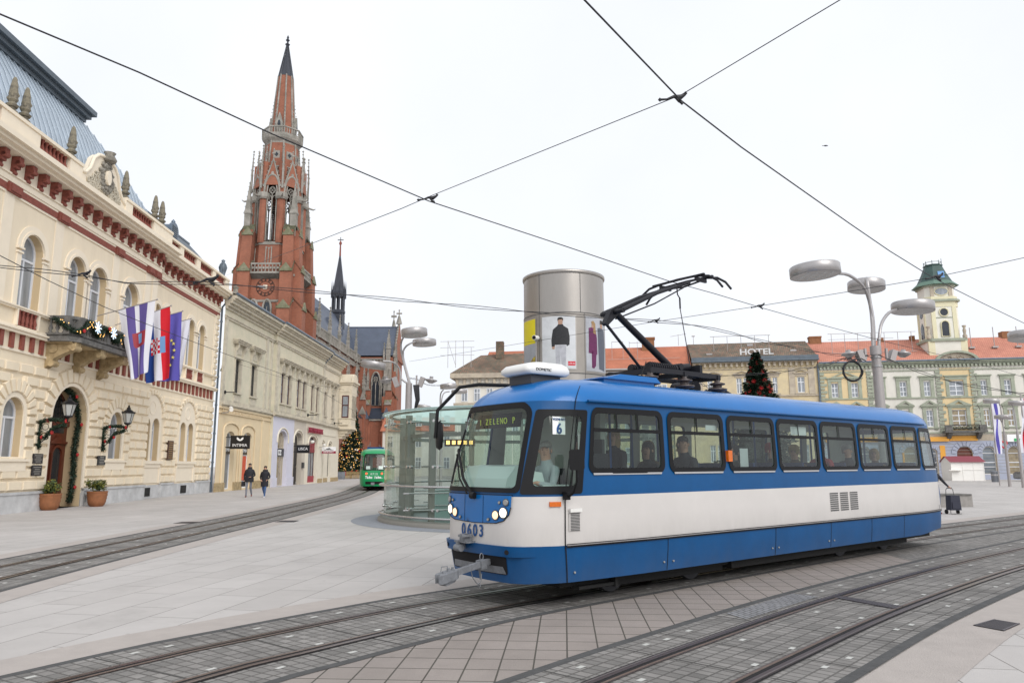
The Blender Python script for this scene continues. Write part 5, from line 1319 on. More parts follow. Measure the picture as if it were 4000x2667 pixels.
# ridge turret (fleche)
b=MB();fy=37.;X0=atD(777,700,TY+fy).x-TX
def fz(y): return atD(777,y,TY+fy).z
zb,z1,z2,z3,zT=fz(736)-2,fz(717),fz(680),fz(662),fz(585)
b.box(X0-1.15,X0+1.15,fy-1.1,fy+1.1,zb-2,z1-.4);b.lathe([(1.15,z1-.6),(1.45,z1-.2),(1.45,z1+.3),(1.2,z1+.4)],(X0,fy,0),8,False,ang=PI/8)
for k in range(8):
    t=PI/8+k*PI/4;b.cyl((X0+math.cos(t)*1.15,fy+math.sin(t)*1.15,z1),(X0+math.cos(t)*1.15,fy+math.sin(t)*1.15,z2+.5),.2,n=5)
    b.lathe([(.14,z2-.5),(.17,z2+.6),(.001,z3+1.6)],(X0+math.cos(t)*1.4,fy+math.sin(t)*1.4,0),4,False)
b.lathe([(1.35,z2-.2),(1.4,z2+.8),(1.1,z3),(.13,zT)],(X0,fy,0),8,False,ang=PI/8)
fl=b.build('ridge_turret','slate_dark',ch)
b=MB();b.lathe([(.2,zT-.3),(.14,zT+2.0),(.34,zT+2.4),(.05,zT+3.0)],(X0,fy,0),6);b.build('turret_finial','red_trim',fl)
b=MB();b.cyl((X0,fy,zT+2.9),(X0,fy,fz(545)),.07,n=5);b.box(X0-.6,X0+.6,fy-.06,fy+.06,fz(552),fz(550.5));b.build('turret_cross','black_iron',fl)
# ---------------------------------------------------------------- row of houses closing the square on the right
a=atD(1879,1067,86);b_=atD(2352,1067,82.4);HO=Vector((a.x,a.y,0));HD=(Vector((b_.x,b_.y,0))-HO).normalized();HRZ=math.atan2(HD.y,HD.x)
def hroot(name,label,u0=0,cat='building'):
    t=thing(name,label,cat,(HO.x,HO.y,0),HRZ);return t
def roofplane(b,u0,u1,z0,z1,dy=6.,mi=0,y0=-.4):
    b.add([(u0,y0,z0),(u1,y0,z0),(u1,dy,z1),(u0,dy,z1)],[(0,1,2,3)],False,mi);b.add([(u0,dy,z1),(u1,dy,z1),(u1,dy*2,z0),(u0,dy*2,z0)],[(0,1,2,3)],False,mi)
def rwin(parent,x0,x1,z0,z1,y=0.,glass='curtain_glass',trim='sage_trim',cap=True,ped=False,bars=2,open_=False,tw=.35,surround=None):
    w_=window(parent,[(x0,z0),(x1,z0),(x1,z1),(x0,z1)],y+.12,'white_frame',glass,bars_h=(z1-(z1-z0)*.34,)+((z0+(z1-z0)*.33,) if bars>1 else ()),bars_v=((x0+x1)/2,),fw=.08,bw=.09)
    return w_
# ---- long white building with green trim
gb=hroot('town_house','long white three-storey building with sage green window frames and a pink tiled roof')
gU0,gU1=.8,31.
cw=(13.85,17.35)
tops=[(2.1,2.85),(4.3,5.05),(6.9,7.65),(9.57,10.32),(12.15,12.85),(14.85,16.35),(18.15,18.8),(20.6,21.3),(23.1,23.8),(25.6,26.3),(28.1,28.8)]
holes=[];g=MB()
for x0,x1 in tops:
    holes.append([(x0,9.42),(x1,9.42),(x1,11.1),(x0,11.1)]);holes.append([(x0,5.93),(x1,5.93),(x1,7.8),(x0,7.8)])
gr=[]
for x0,x1 in ((2.,3.4),(4.4,5.8),(7,8.4),(9.4,10.8),(12.,12.9),(17.6,18.95),(20.2,21.55),(22.8,24.1),(25.4,26.7)):
    gr.append((x0,x1))
gh=[archp(x0,x1,.55,3.0) for x0,x1 in gr]+[archp(14.95,16.6,.02,2.85)]
wallface(g,[(gU0,5.0),(gU1,5.0),(gU1,13.3),(gU0,13.3)],holes,0,.3,0,0)
wallface(g,[(gU0,0),(gU1,0),(gU1,4.3),(gU0,4.3)],gh,0,.35,1,2)
g.box(gU0,gU1,-.02,.2,4.3,5.0,3)
# ochre panels at the left bay and the centre
for x0,x1 in ((.95,6.0),(13.95,17.3)):
    hh=[h for h in holes if h[0][0]>x0 and h[1][0]<x1]
    wallface(g,[(x0,5.2),(x1,5.2),(x1,12.6),(x0,12.6)],hh,-.04,.1,2,2)
g.build('wall',['house_white','blue_stone','house_ochre','peeling_trim'],gb)
t_=MB()
# green quoins
for x in (.85,6.05,13.45,17.1):
    k=0;z=5.3
    while z<12.4: t_.box(x+(.0 if k%2 else -.0),x+(.75 if k%2 else .5),-.14,-.03,z,z+.3);z+=.42;k+=1
for z0,z1,p in ((9.15,9.3,.14),(5.15,5.3,.2),(12.35,12.45,.1),(13.0,13.12,.15),(13.12,13.3,.3),(13.3,13.5,.5)): t_.box(gU0-.05,gU1,-p,.02,z0,z1)
x=gU0+.1
while x<gU1: t_.box(x,x+.2,-.3,0,12.72,13.02);x+=.42
for i,(x0,x1) in enumerate(tops):
    for a,c in ((x0-.38,x0-.02),(x1+.02,x1+.38)): t_.box(a,c,-.1,.02,9.3,11.3);t_.box(a,c,-.1,.02,5.55,8.0)
    t_.box(x0-.55,x1+.55,-.22,.02,11.62,11.75);t_.box(x0-.4,x1+.4,-.12,.02,11.25,11.62)
    t_.box(x0-.6,x1+.6,-.22,.02,8.2,8.32);t_.prism([(x0-.65,8.32),(x1+.65,8.32),((x0+x1)/2,8.95)],-.25,-.05,'xz',holes=[[((x0+x1)/2-.45,8.42),((x0+x1)/2+.45,8.42),((x0+x1)/2,8.75)]])
    t_.box(x0-.45,x1+.45,-.12,.02,8.0,8.2);t_.box(x0-.5,x1+.5,-.2,.02,5.72,5.85);t_.box(x0-.3,x1+.3,-.15,.02,9.3,9.4)
t_.prism([(2.0,11.75),(5.2,11.75),(3.6,12.5)],-.2,-.02,'xz',holes=[[(2.5,11.85),(4.7,11.85),(3.6,12.35)]])
# curved gable over the centre
t_.prism([(13.55,13.3)]+[(15.85-2.35*math.cos(PI*k/12),13.3+1.25*math.sin(PI*k/12)) for k in range(13)]+[(18.15,13.3)],-.5,0,'xz',holes=[[(15.85+1.95*math.cos(PI*k/12),13.42+.9*math.sin(PI*k/12)) for k in range(13)]])
t_.build('green_trim','sage_trim',gb)
t_=MB();t_.prism([(15.85+1.95*math.cos(PI*k/12),13.4+.9*math.sin(PI*k/12)) for k in range(13)],-.2,-.1,'xz')
R_=random.Random(5)
for k in range(30): u=R_.uniform(14.5,17.2);t_.lathe([(.001,-.12),(.13,0),(.001,.12)],(u,-.22,13.45+R_.uniform(0,.7)*(1-abs(u-15.85)/1.9)),5,True)
for k in range(9): 
    for q in range(8): pass
t_.build('gable_relief','peeling_trim',gb)
# rusticated voussoirs of the ground floor
t_=MB();z=.7
while z<4.2: t_.box(gU0,gU1,-.012,.0,z,z+.035);z+=.36
t_.build('stone_joints','church_stone',gb)
t_=MB()
for x0,x1 in gr+[(14.95,16.6)]:
    c=(x0+x1)/2;r=(x1-x0)/2;zs=3.0 if x0!=14.95 else 2.85
    for k in range(9):
        a=PI*(k+.08)/9;e=PI*(k+.92)/9;t_.prism([(c+r*1.08*math.cos(a),zs+r*1.08*math.sin(a)),(c+r*1.7*math.cos(a),zs+r*1.7*math.sin(a)),(c+r*1.7*math.cos(e),zs+r*1.7*math.sin(e)),(c+r*1.08*math.cos(e),zs+r*1.08*math.sin(e))],-.08,.0,'xz')
t_.build('arch_stones','blue_stone',gb)
for i,(x0,x1) in enumerate(tops):
    rwin(gb,x0,x1,9.42,11.1,glass='curtain_glass');rwin(gb,x0,x1,5.93,7.8,glass='warm_glass' if i in (5,6,7) else 'curtain_glass')
for i,(x0,x1) in enumerate(gr): window(gb,archp(x0,x1,.55,3.0),.2,'white_frame','warm_glass' if i%3==0 else 'window_glass',(2.9,1.9,1.4),(),.08,.1,'shop_window')
dmb=MB();dmb.patch(archp(14.95,16.6,.02,2.85),[],lambda p,q:(p,.25,q),None,False);dmb.build('door','door_wood',gb)
t_=MB()
for s in ((13.2,13.75),(9.2,9.4)): t_.box(s[0],s[1],-.05,.0,.3,3.8)
t_.box(1.,14.2,-.25,-.05,4.25,4.75);t_.box(14.3,17.2,-.12,-.02,4.3,4.85);t_.build('orange_fascia','shop_orange',gb)
t_=MB();t_.box(20.1,30.,-.4,-.05,4.15,4.95);t_.build('white_fascia','letter_white',gb);t_=MB();t_.box(20.8,22.6,-.45,-.4,4.2,4.5);t_.box(23.4,25,-.45,-.4,4.2,4.5);t_.build('green_lettering_panel','shop_green',gb)
# balcony of the centre
bl=MB();bl.box(13.6,18.0,-1.0,0,5.2,5.4)
for s in (14.2,17.3): bl.prism([(0,4.5),(-.3,4.55),(-.8,5.0),(-.85,5.2),(0,5.2)],s-.2,s+.2,'yz')
bl.box(13.65,14.4,-.98,-.75,5.4,6.05);bl.box(17.2,17.95,-.98,-.75,5.4,6.05)
bo=bl.build('balcony','balcony_stone',gb)
bl=MB()
for k in range(26): bl.cyl((14.4+k*.11,-.92,5.4),(14.4+k*.11,-.92,6.05),.02,n=4)
for k in range(6): bl.tube([(14.65+k*.46+.17*math.cos(j*PI/5),-.94,5.72+.2*math.sin(j*PI/5)) for j in range(10)],.03,4,closed=True)
bl.box(14.4,17.2,-.95,-.88,6.02,6.1);bl.build('railing','black_iron',bo)
# roof
rf=MB();roofplane(rf,gU0,gU1,13.5,16.9,5.5);rf.build('roof','tile_pink',gb)
rf=MB();rf.cyl((gU0,-.5,13.5),(gU1,-.5,13.5),.1,n=8);rf.cyl((.72,-.15,.0),(.72,-.15,13.4),.09,n=8);rf.build('gutter','gutter_metal',gb)
c=MB();c.box(1.2,2.6,5,6,16.2,17.5);c.box(1.15,2.65,4.95,6.05,17.4,17.6);c.build('chimney','chimney_brick',gb);c=MB();c.box(9.3,9.9,5,5.6,16.5,17.2);c.box(13.0,13.5,5,5.6,16.5,17.3);c.build('chimney','chimney_brick',gb);c=MB();c.box(23.3,25,5,6,16.4,17.5);c.build('chimney','chimney_brick',gb)
c=MB();c.box(6.,6.8,2.2,2.9,15.1,15.3)
c.build('skylight','lamp_steel',gb)
c=MB()
for k in range(7): x=3.0+k*1.5;c.cyl((x,1.9,14.9),(x,1.9,17.3),.035,n=4)
c.cyl((2.6,1.9,17.3),(12.5,1.9,17.3),.035,n=4);c.cyl((2.6,1.9,14.95),(12.5,1.9,14.95),.03,n=4);c.cyl((2.6,1.9,16.6),(10,1.9,16.6),.03,n=4)
for x in (18.6,21.1,23.6,26): c.cyl((x,2.3,15.2),(x,2.3,17.6),.05,n=5);c.box(x-.3,x+.3,2.0,2.4,15.1,15.3)
c.build('roof_railing','mast_paint',gb)
# clock-tower like turret with green copper roof
tw=MB();cx,cy=15.55,3.0;TWW=2.2
def sq(b,w0,z0,z1,w1=None,mi=0): w1=w0 if w1 is None else w1;b.lathe([(w0,z0),(w1,z1)],(cx,cy,0),8,False,mi,ang=PI/8)
tz=lambda z:1.8+(z-1.8)*(86/82.5)
def blk(b,w,z0,z1,ch=.55,mi=0,flare=0):
    def ring(w,z): return [(cx-w+ch,cy-w,z),(cx+w-ch,cy-w,z),(cx+w,cy-w+ch,z),(cx+w,cy+w-ch,z),(cx+w-ch,cy+w,z),(cx-w+ch,cy+w,z),(cx-w,cy+w-ch,z),(cx-w,cy-w+ch,z)]
    v=ring(w,tz(z0))+ring(w+flare,tz(z1));b.add(v,[(k,(k+1)%8,8+(k+1)%8,8+k) for k in range(8)]+[tuple(range(7,-1,-1)),tuple(range(8,16))],False,mi)
blk(tw,2.1,13.2,15.3,.5,0);blk(tw,2.3,15.3,15.6,.5,2);blk(tw,1.8,15.6,19.3,.6,0);blk(tw,1.85,19.3,19.9,.6,1);blk(tw,2.05,19.9,20.15,.6,2);blk(tw,1.85,20.15,20.5,.6,1);blk(tw,1.65,20.5,21.7,.55,0);blk(tw,1.8,21.7,21.9,.55,2)
for s in (-1,1):
    tw.box(cx+s*1.15-.22,cx+s*1.15+.22,cy-1.87,cy-1.7,tz(15.6),tz(19.3),1);tw.box(cx+s*1.0-.2,cx+s*1.0+.2,cy-1.74,cy-1.6,tz(20.5),tz(21.7),3)
    tw.box(cx+s*1.75-.35,cx+s*1.75+.35,cy-2.12,cy-1.9,tz(13.4),tz(15.3),1)
    tw.lathe([(.25,0),(.28,.3),(.15,.5),(.22,.9),(.12,1.2),(.24,1.4),(.24,1.5)],(cx+s*1.95,cy-2.0,tz(15.6)),6,True,3)
tw.box(cx-1.2,cx+1.2,cy-1.85,cy-1.75,tz(18.0),tz(18.1),2)
tw.box(cx-1.9,cx-1.7,cy-1.2,cy-.8,tz(15.6),tz(19.3),1);tw.box(cx-1.9,cx-1.7,cy+.8,cy+1.2,tz(15.6),tz(19.3),1)
two=tw.build('turret',['tower_white','tower_yellow','sage_trim','peeling_trim'],gb)
tw=MB();Z=lambda z:tz(z)
tw.prism(archp(cx-.36,cx+.36,Z(15.95),Z(17.25)),cy-1.86,cy-1.8,'xz');tw.prism([(cx+.42*math.cos(k*PI/8),Z(18.65)+.42*math.sin(k*PI/8)) for k in range(16)],cy-1.86,cy-1.8,'xz')
tw.prism([(cy-.4,Z(15.9)),(cy+.4,Z(15.9)),(cy+.4,Z(17.2)),(cy,Z(17.7)),(cy-.4,Z(17.2))],cx-1.86,cx-1.8,'yz');tw.prism([(cy+.4*math.cos(k*PI/6),Z(18.65)+.4*math.sin(k*PI/6)) for k in range(12)],cx-1.86,cx-1.8,'yz')
tw.build('turret_window','church_glass',two)
tw=MB();tw.prism([(cx+.7*math.cos(k*PI/8),Z(21.1)+.4*math.sin(k*PI/8)) for k in range(16)],cy-1.72,cy-1.64,'xz');tw.build('oval_window','curtain_glass',two)
tw=MB();tw.tube([(cx+.76*math.cos(k*PI/8),cy-1.7,Z(21.1)+.46*math.sin(k*PI/8)) for k in range(16)],.06,5,closed=True)
for q in (.5,): tw.tube([(cx+.5*math.cos(k*PI/8),cy-1.88,Z(18.65)+.5*math.sin(k*PI/8)) for k in range(16)],.07,5,closed=True);tw.tube([(p[0],cy-1.88,p[1]) for p in archp(cx-.45,cx+.45,Z(15.9),Z(17.25))],.08,5,closed=True)
tw.build('turret_trim','tower_yellow',two)
tw=MB();tw.lathe([(2.55,Z(21.9)),(1.9,Z(22.45))],(cx,cy,0),8,False,ang=PI/8);tw.build('copper_skirt','copper_green',two)
tw=MB();tw.lathe([(1.92,Z(22.4)),(1.35,Z(23.5)),(1.0,Z(24.35)),(1.1,Z(24.5)),(.9,Z(24.6))],(cx,cy,0),8,False,ang=PI/8)
for k in range(8): t=PI/8+k*PI/4;tw.cyl((cx+.95*math.cos(t),cy+.95*math.sin(t),Z(24.55)),(cx+.95*math.cos(t),cy+.95*math.sin(t),Z(25.0)),.035,n=4);e=t+PI/4;tw.cyl((cx+.95*math.cos(t),cy+.95*math.sin(t),Z(24.85)),(cx+.95*math.cos(e),cy+.95*math.sin(e),Z(24.85)),.03,n=4)
tw.cyl((cx+.9,cy-.3,Z(24.6)),(cx+.9,cy-.3,Z(25.3)),.03,n=4);tw.build('copper_roof','copper_dark',two)
tw=MB();tw.add([(cx-.1,cy-1.62,Z(22.75)),(cx+.6,cy-1.62,Z(22.75)),(cx+.65,cy-1.35,Z(23.55)),(cx-.05,cy-1.35,Z(23.55))],[(0,1,2,3)]);tw.build('shield','flag_sky',two)
# ---- yellow peeling building with the HOTEL letters
hb=hroot('hotel_building','yellow building with peeling plaster and a mossy brown tiled roof carrying the HOTEL letters')
u0,u1=-13.7,.7
wn=[(-12.0,-11.4),(-11.15,-10.6),(-8.62,-8.0),(-7.8,-7.3),(-5.2,-4.65),(-4.45,-3.92),(-1.65,-.82)]
g=MB();hs=[[(a,z0),(c,z0),(c,z1),(a,z1)] for a,c in wn for z0,z1 in ((10.1,11.97),(6.4,8.4),(2.,4))]
wallface(g,[(u0,0),(u1,0),(u1,13.8),(u0,13.8)],hs,0,.25,0,0);g.build('wall','peeling_yellow',hb)
for a,c in wn:
    for z0,z1 in ((10.1,11.97),(6.4,8.4),(2.,4)): rwin(hb,a,c,z0,z1,bars=1)
t_=MB()
for a,c in ((-12.2,-10.4),(-8.8,-7.1),(-5.4,-3.7),(-1.9,-.6)):
    for dz in (0,-3.6):
        t_.box(a-.15,c+.15,-.2,0,12.35+dz,12.45+dz);t_.tube([(a-.2,-.15,12.45+dz),((a+c)/2-.5,-.15,12.6+dz),((a+c)/2,-.15,12.78+dz),((a+c)/2+.5,-.15,12.6+dz),(c+.2,-.15,12.45+dz)],.07,5);t_.box(a,c,-.06,0,12.05+dz,12.35+dz)
        t_.box(a-.1,c+.1,-.15,0,9.9+dz,10.05+dz)
for z0,z1,p in ((9.7,9.85,.15),(13.0,13.1,.1),(13.75,13.95,.5)): t_.box(u0,u1,-p,.02,z0,z1)
x=u0+.1
while x<u1-.2: t_.box(x,x+.26,-.35,0,13.3,13.75);x+=.62
for x in (-13.3,-.4,-2.6): t_.box(x,x+.7,-.08,.02,9.9,13.0)
t_.build('mouldings','peeling_trim',hb)
rf=MB();roofplane(rf,u0-.1,u1+.05,14.3,17.1,5.5);rf.build('roof','tile_brown',hb)
rf=MB();rf.box(u0-.1,u1+.1,-.6,-.42,13.95,14.5);rf.cyl((u0-.1,-.65,13.95),(u1+.1,-.65,13.95),.12,n=8);rf.build('gutter','zinc_dark',hb)
hl=text('HOTEL','letter_dull',1.0,hb,(-6.15,-.15,15.05),RXZ,sx=1.25,ext=.06,bold=.02)
c=MB()
for x in (-7.7,-6.9,-6.1,-5.3,-4.6): c.cyl((x,.0,14.4),(x,.0,15.4),.03,n=4)
c.build('letter_posts','mast_paint',hl) if False else c.build('letter_posts','mast_paint',hb)
c=MB()
for k in range(5): x=-10.8+k*1.65;c.cyl((x,2.4,15.6),(x,2.4,17.5),.04,n=4)
c.cyl((-11.2,2.4,17.5),(-4.0,2.4,17.5),.04,n=4);c.cyl((-13,5.4,17),(-13,5.4,18.2),.04,n=4);c.box(-13.2,-12.8,5.3,5.5,18.1,18.2);c.cyl((-14.9,5.4,17),(-14.9,5.4,18.4),.04,n=4);c.cyl((-15.9,5.4,18.2),(-13.9,5.4,18.5),.03,n=4)
c.build('roof_railing','mast_paint',hb)
c=MB()
for x,z in ((-11.5,15.0),(-6.2,16.5),(-1.5,15.3)): c.box(x-.35,x+.35,1.2+(z-15)*1.9,1.7+(z-15)*1.9,z-.05,z+.22)
c.build('skylights','lamp_steel',hb)
# ---- orange-roofed building partly behind the column
ob=hroot('orange_roof_building','pale building with a bright orange tiled roof behind the advertising column')
g=MB();g.box(-40,-13.8,0,.2,0,13.2);g.build('wall','peeling_yellow',ob)
rf=MB();roofplane(rf,-40,-13.8,13.3,16.9,5.5);rf.build('roof','tile_orange',ob);rf=MB();rf.cyl((-40,-.5,13.3),(-13.8,-.5,13.3),.13,n=8);rf.box(-40,-13.8,-.3,0,12.95,13.1);rf.build('gutter','lamp_steel',ob)
t_=MB();x=-39.
while x<-14: t_.tube([(x+.18*math.cos(k*PI/5),-.05,12.45+.3*math.sin(k*PI/5)) for k in range(10)],.04,4,closed=True);x+=.5
t_.box(-40,-13.8,-.12,0,11.9,12.05);t_.build('frieze','red_trim',ob)
c=MB();c.box(-19.6,-18.0,4.5,5.5,15.5,17.9);c.box(-19.7,-17.9,4.4,5.6,17.8,18.05);c.build('chimney','chimney_brick',ob)
c=MB();c.box(-17.5,-16.6,1.2,1.6,14.45,14.75);c.build('skylight','lamp_steel',ob)
c=MB()
for x in (-23.4,-22,-21.2,-20.2): c.cyl((x,2.2,14.8),(x,2.2,17.2),.035,n=4)
c.cyl((-23.4,2.2,17.2),(-22,2.2,17.2),.035,n=4);c.cyl((-21.2,2.2,17.),(-19,2.2,17.),.035,n=4);c.cyl((-24,1.8,14.9),(-15,1.8,14.9),.03,n=4);c.build('roof_railing','mast_paint',ob)
for x in (-38,-34,-30,-26,-22,-18):
    for z in (2.,5.8,9.6): rwin(ob,x,x+1.2,z,z+1.8,bars=1,y=-.20)
# ---- distant corner building seen between the tram and the lamps (left of the column)
q=atD(1110,1067,92);fb=thing('corner_building','distant corner building with a hipped brown roof, seen over the glass pavilion','building',(q.x,92,0),-.1)
g=MB();g.box(-3.6,7.5,0,9,0,13.2);g.build('wall','house_white',fb)
t_=MB()
for z0,z1,p in ((9.2,9.5,.2),(11.6,11.9,.3),(12.6,13.2,.6)): t_.box(-3.6-p,7.5+p,-p,9+p,z0,z1)
for x in range(12): t_.box(-3.5+x*.95,-3.2+x*.95,-.3,0,11.9,12.5)
t_.build('mouldings','peeling_trim',fb)
g=MB();g.add([(-4.2,-.6,13.2),(8.1,-.6,13.2),(8.1,9.6,13.2),(-4.2,9.6,13.2),(-1.0,4.5,16.2),(5,4.5,16.4)],[(0,1,5,4),(1,2,5),(2,3,4,5),(3,0,4)]);g.box(1.2,2.2,3,4,15.5,17.8);g.build('roof','tile_brown',fb)
for x in (-2.8,-1.2,.4,2.0,3.6): rwin(fb,x,x+.8,9.7,11.3,bars=1,y=-.20);rwin(fb,x,x+.8,5.5,7.6,bars=1,y=-.20)
c=MB();
for k in range(4): c.cyl((-4.6+k*1.0,0,14),(-4.6+k*1.0,0,17.5-(.9 if k==3 else 0)),.035,n=4)
for z in (15.6,16.6,17.4): c.cyl((-5.6,0,z),(-1.2,0,z),.03,n=4)
c.cyl((-4.6,0,17.4),(-3.6,0,14.3),.03,n=4);c.build('roof_aerial','mast_paint',fb)
# far blocks that close the square behind the pavilion glass
R_=random.Random(9)
for i,(x0,x1,Y,h,m,l) in enumerate(((-22,-6,125,7.5,'house_white','pale building far behind the pavilion, left part'),(-5.5,-1.5,110,11.5,'house_white','narrow white building far behind the pavilion'),(15,27.,94,12,'peeling_yellow','yellow building far away between the column and the orange roofs'))):
    f=thing('far_house',l,'building',(x0,Y,0),0)
    g=MB();g.box(0,x1-x0,0,8,0,h);g.build('wall',m,f);g=MB();g.add([(-.4,-.4,h),(x1-x0+.4,-.4,h),(x1-x0+.4,4,h+2.6),(-.4,4,h+2.6)],[(0,1,2,3)]);g.add([(-.4,8.4,h),(x1-x0+.4,8.4,h),(x1-x0+.4,4,h+2.6),(-.4,4,h+2.6)],[(3,2,1,0)]);g.build('roof','tile_orange',f)
    x=.8
    while x<x1-x0-1.5:
        for z in (1.2,4.8,8.3): rwin(f,x,x+1.,z,z+1.9,bars=1,y=-.20)
        x+=2.4
# ---------------------------------------------------------------- people (one continuous skinned body each)
def segd(p,a,b):
    ab=b-a;t=max(0,min(1,(p-a).dot(ab)/max(ab.length_squared,1e-9)));return (p-a-ab*t).length
def skinned(name,nodes,edges,zones,mats,parent,root=0,sub=2):
    # nodes: [(x,y,z,rx[,ry])], zones: material slot of each edge
    me=bpy.data.meshes.new(name);me.from_pydata([n[:3] for n in nodes],edges,[]);o=bpy.data.objects.new(name,me);COL.objects.link(o)
    md=o.modifiers.new('s','SKIN');md.use_smooth_shade=True
    sv=me.skin_vertices[0].data
    for i,n in enumerate(nodes):
        sv[i].radius=(n[3],n[4] if len(n)>4 else n[3]);sv[i].use_root=(i==root)
    ss=o.modifiers.new('u','SUBSURF');ss.levels=sub;ss.render_levels=sub
    dg=bpy.context.evaluated_depsgraph_get();dg.update()
    m2=bpy.data.meshes.new_from_object(o.evaluated_get(dg));bpy.data.objects.remove(o)
    m2.name=name;m2.materials.clear()
    for m in mats: m2.materials.append(MATS[m])
    V=[Vector(n[:3]) for n in nodes]
    for p in m2.polygons:
        c=p.center;best=min(range(len(edges)),key=lambda k:segd(c,V[edges[k][0]],V[edges[k][1]])-.5*(nodes[edges[k][0]][3]+nodes[edges[k][1]][3])*.5)
        p.material_index=zones[best];p.use_smooth=True
    o=bpy.data.objects.new(name,m2);COL.objects.link(o);o.parent=parent;return o
def human(label,loc,rz,P,mats,hair=None,hairkind='short',group=None,fingers=True,hem=None,extra=None,legs=True,headscale=1.,sub=2,cat='person'):
    # P: joint positions in metres, figure faces local -y ; mats: [skin, top, trousers, shoes]
    t=thing('person',label,cat,loc,rz,group)
    N=[];E=[];Z=[]
    def node(p,r,ry=None): N.append((*p,r,ry if ry else r));return len(N)-1
    def edge(a,b,z): E.append((a,b));Z.append(z)
    pel=node(P['pelvis'],.135,.11);wa=node(P['waist'],.125,.10);chs=node(P['chest'],.15,.115);ns=node(P['neck'],.062);hd0=node(P['jaw'],.062,.075);hd=node(P['head'],.076,.094);top=node(P['crown'],.062,.075)
    edge(pel,wa,1);edge(wa,chs,1);edge(chs,ns,1);edge(ns,hd0,0);edge(hd0,hd,0);edge(hd,top,0)
    for s in 'lr':
        sh=node(P['sh'+s],.068);el=node(P['el'+s],.052);wr=node(P['wr'+s],.036);edge(chs,sh,1);edge(sh,el,1);edge(el,wr,1)
        w=Vector(P['wr'+s]);e=Vector(P['el'+s]);d=(Vector(P.get('ha'+s,w+(w-e).normalized()*.09))-w).normalized()
        pm=node(w+d*.06,.034,.018);edge(wr,pm,0)
        if fingers:
            sd=d.cross(Vector((0,0,1)));sd=sd.normalized() if sd.length>.1 else Vector((1,0,0));dn=d.cross(sd).normalized()
            if dn.z>0: dn=-dn
            for k,L in enumerate((.052,.065,.07,.06)):
                b=w+d*.085+sd*(.027-.018*k);n1=node(b,.0095);n2=node(b+d*L*.55+dn*.008,.0085);n3=node(b+d*L*.9+dn*.03,.0075);edge(pm,n1,0);edge(n1,n2,0);edge(n2,n3,0)
            n1=node(w+d*.045+sd*.045,.011);n2=node(w+d*.08+sd*.06+dn*.01,.009);edge(pm,n1,0);edge(n1,n2,0)
        else:
            n1=node(w+d*.14,.02);edge(pm,n1,0)
        if legs:
            hp=node(P['hp'+s],.095);kn=node(P['kn'+s],.066);an=node(P['an'+s],.048);he=node(Vector(P['an'+s])+Vector((0,.02,-.055)),.042);to=node(P['to'+s],.035,.028)
            edge(pel,hp,2);edge(hp,kn,2);edge(kn,an,2);edge(an,he,3);edge(he,to,3)
    skinned('body',N,E,Z,mats,t,0,sub)
    H=Vector(P['head']);J=Vector(P['jaw']);up=(H-J).normalized();fw=Vector(P.get('face',(0,-1,0))).normalized();rt=fw.cross(up).normalized();fw=up.cross(rt).normalized()
    X=Matrix(((rt.x,-fw.x,up.x,H.x),(rt.y,-fw.y,up.y,H.y),(rt.z,-fw.z,up.z,H.z),(0,0,0,1)))
    # face: nose, eyes, mouth, ears
    b=MB();b.X=X;b.add([(0,-.128,-.02),(-.016,-.096,-.028),(.016,-.096,-.028),(0,-.098,.025)],[(0,1,3),(0,3,2),(0,2,1)],True)
    for s in (-1,1): b.lathe([(.001,-.03),(.014,-.01),(.014,.015),(.001,.03)],(s*.082,.0,-.01),8,sy=1.6)
    b.build('face',mats[0],t)
    b=MB();b.X=X
    for s in (-1,1): b.lathe([(.001,-.007),(.012,0),(.001,.007)],(s*.031,-.094,.012),8,sy=.5);b.box(s*.031-.016,s*.031+.016,-.099,-.094,.027,.033)
    b.box(-.022,.022,-.098,-.09,-.058,-.052);b.build('eyes_and_mouth','hair_dark',t)
    if hair:
        b=MB();b.X=X
        if hairkind in ('short','bob','long'):
            b.lathe([(.080,-.05),(.086,.0),(.088,.05),(.083,.085),(.062,.115),(.03,.13),(.001,.133)],(0,.036,.0),16,sy=.98);b.lathe([(.078,.05),(.080,.085),(.06,.112),(.001,.128)],(0,.0,.0),14,sy=1.14)
            if hairkind=='bob': b.lathe([(.075,-.13),(.10,-.08),(.103,.02),(.09,.08)],(0,.035,0),14,sy=.95)
            if hairkind=='long': b.lathe([(.06,-.22),(.10,-.12),(.10,.02),(.09,.08)],(0,.04,0),14,sy=.9)
        elif hairkind=='hat':
            b.lathe([(.090,-.03),(.095,.04),(.094,.08),(.078,.125),(.04,.148),(.001,.153)],(0,.03,.0),16,sy=1.0);b.lathe([(.09,.045),(.096,.08),(.08,.12),(.04,.143),(.001,.148)],(0,.004,.0),14,sy=1.14);b.lathe([(.094,.04),(.099,.06),(.094,.075)],(0,.006,0),14,sy=1.13)
        b.build('hat' if hairkind=='hat' else 'hair',hair,t)
    if extra: extra(t,X)
    return t
def standing(h=1.8,stride=0.,arms='down'):
    k=h/1.8
    P=dict(pelvis=(0,0,.96),waist=(0,0,1.12),chest=(0,.0,1.34),neck=(0,.005,1.50),jaw=(0,-.01,1.585),head=(0,-.012,1.665),crown=(0,0,1.735),
      shl=(-.185,0,1.43),shr=(.185,0,1.43),ell=(-.26,.02,1.16),elr=(.26,.02,1.16),wrl=(-.25,-.06,.92),wrr=(.25,-.06,.92),
      hpl=(-.095,0,.90),hpr=(.095,0,.90),knl=(-.10,-.02,.50),knr=(.10,-.02,.50),anl=(-.10,.01,.09),anr=(.10,.01,.09),tol=(-.11,-.14,.035),tor=(.11,-.14,.035))
    return {a:tuple(v*k for v in p) for a,p in P.items()}
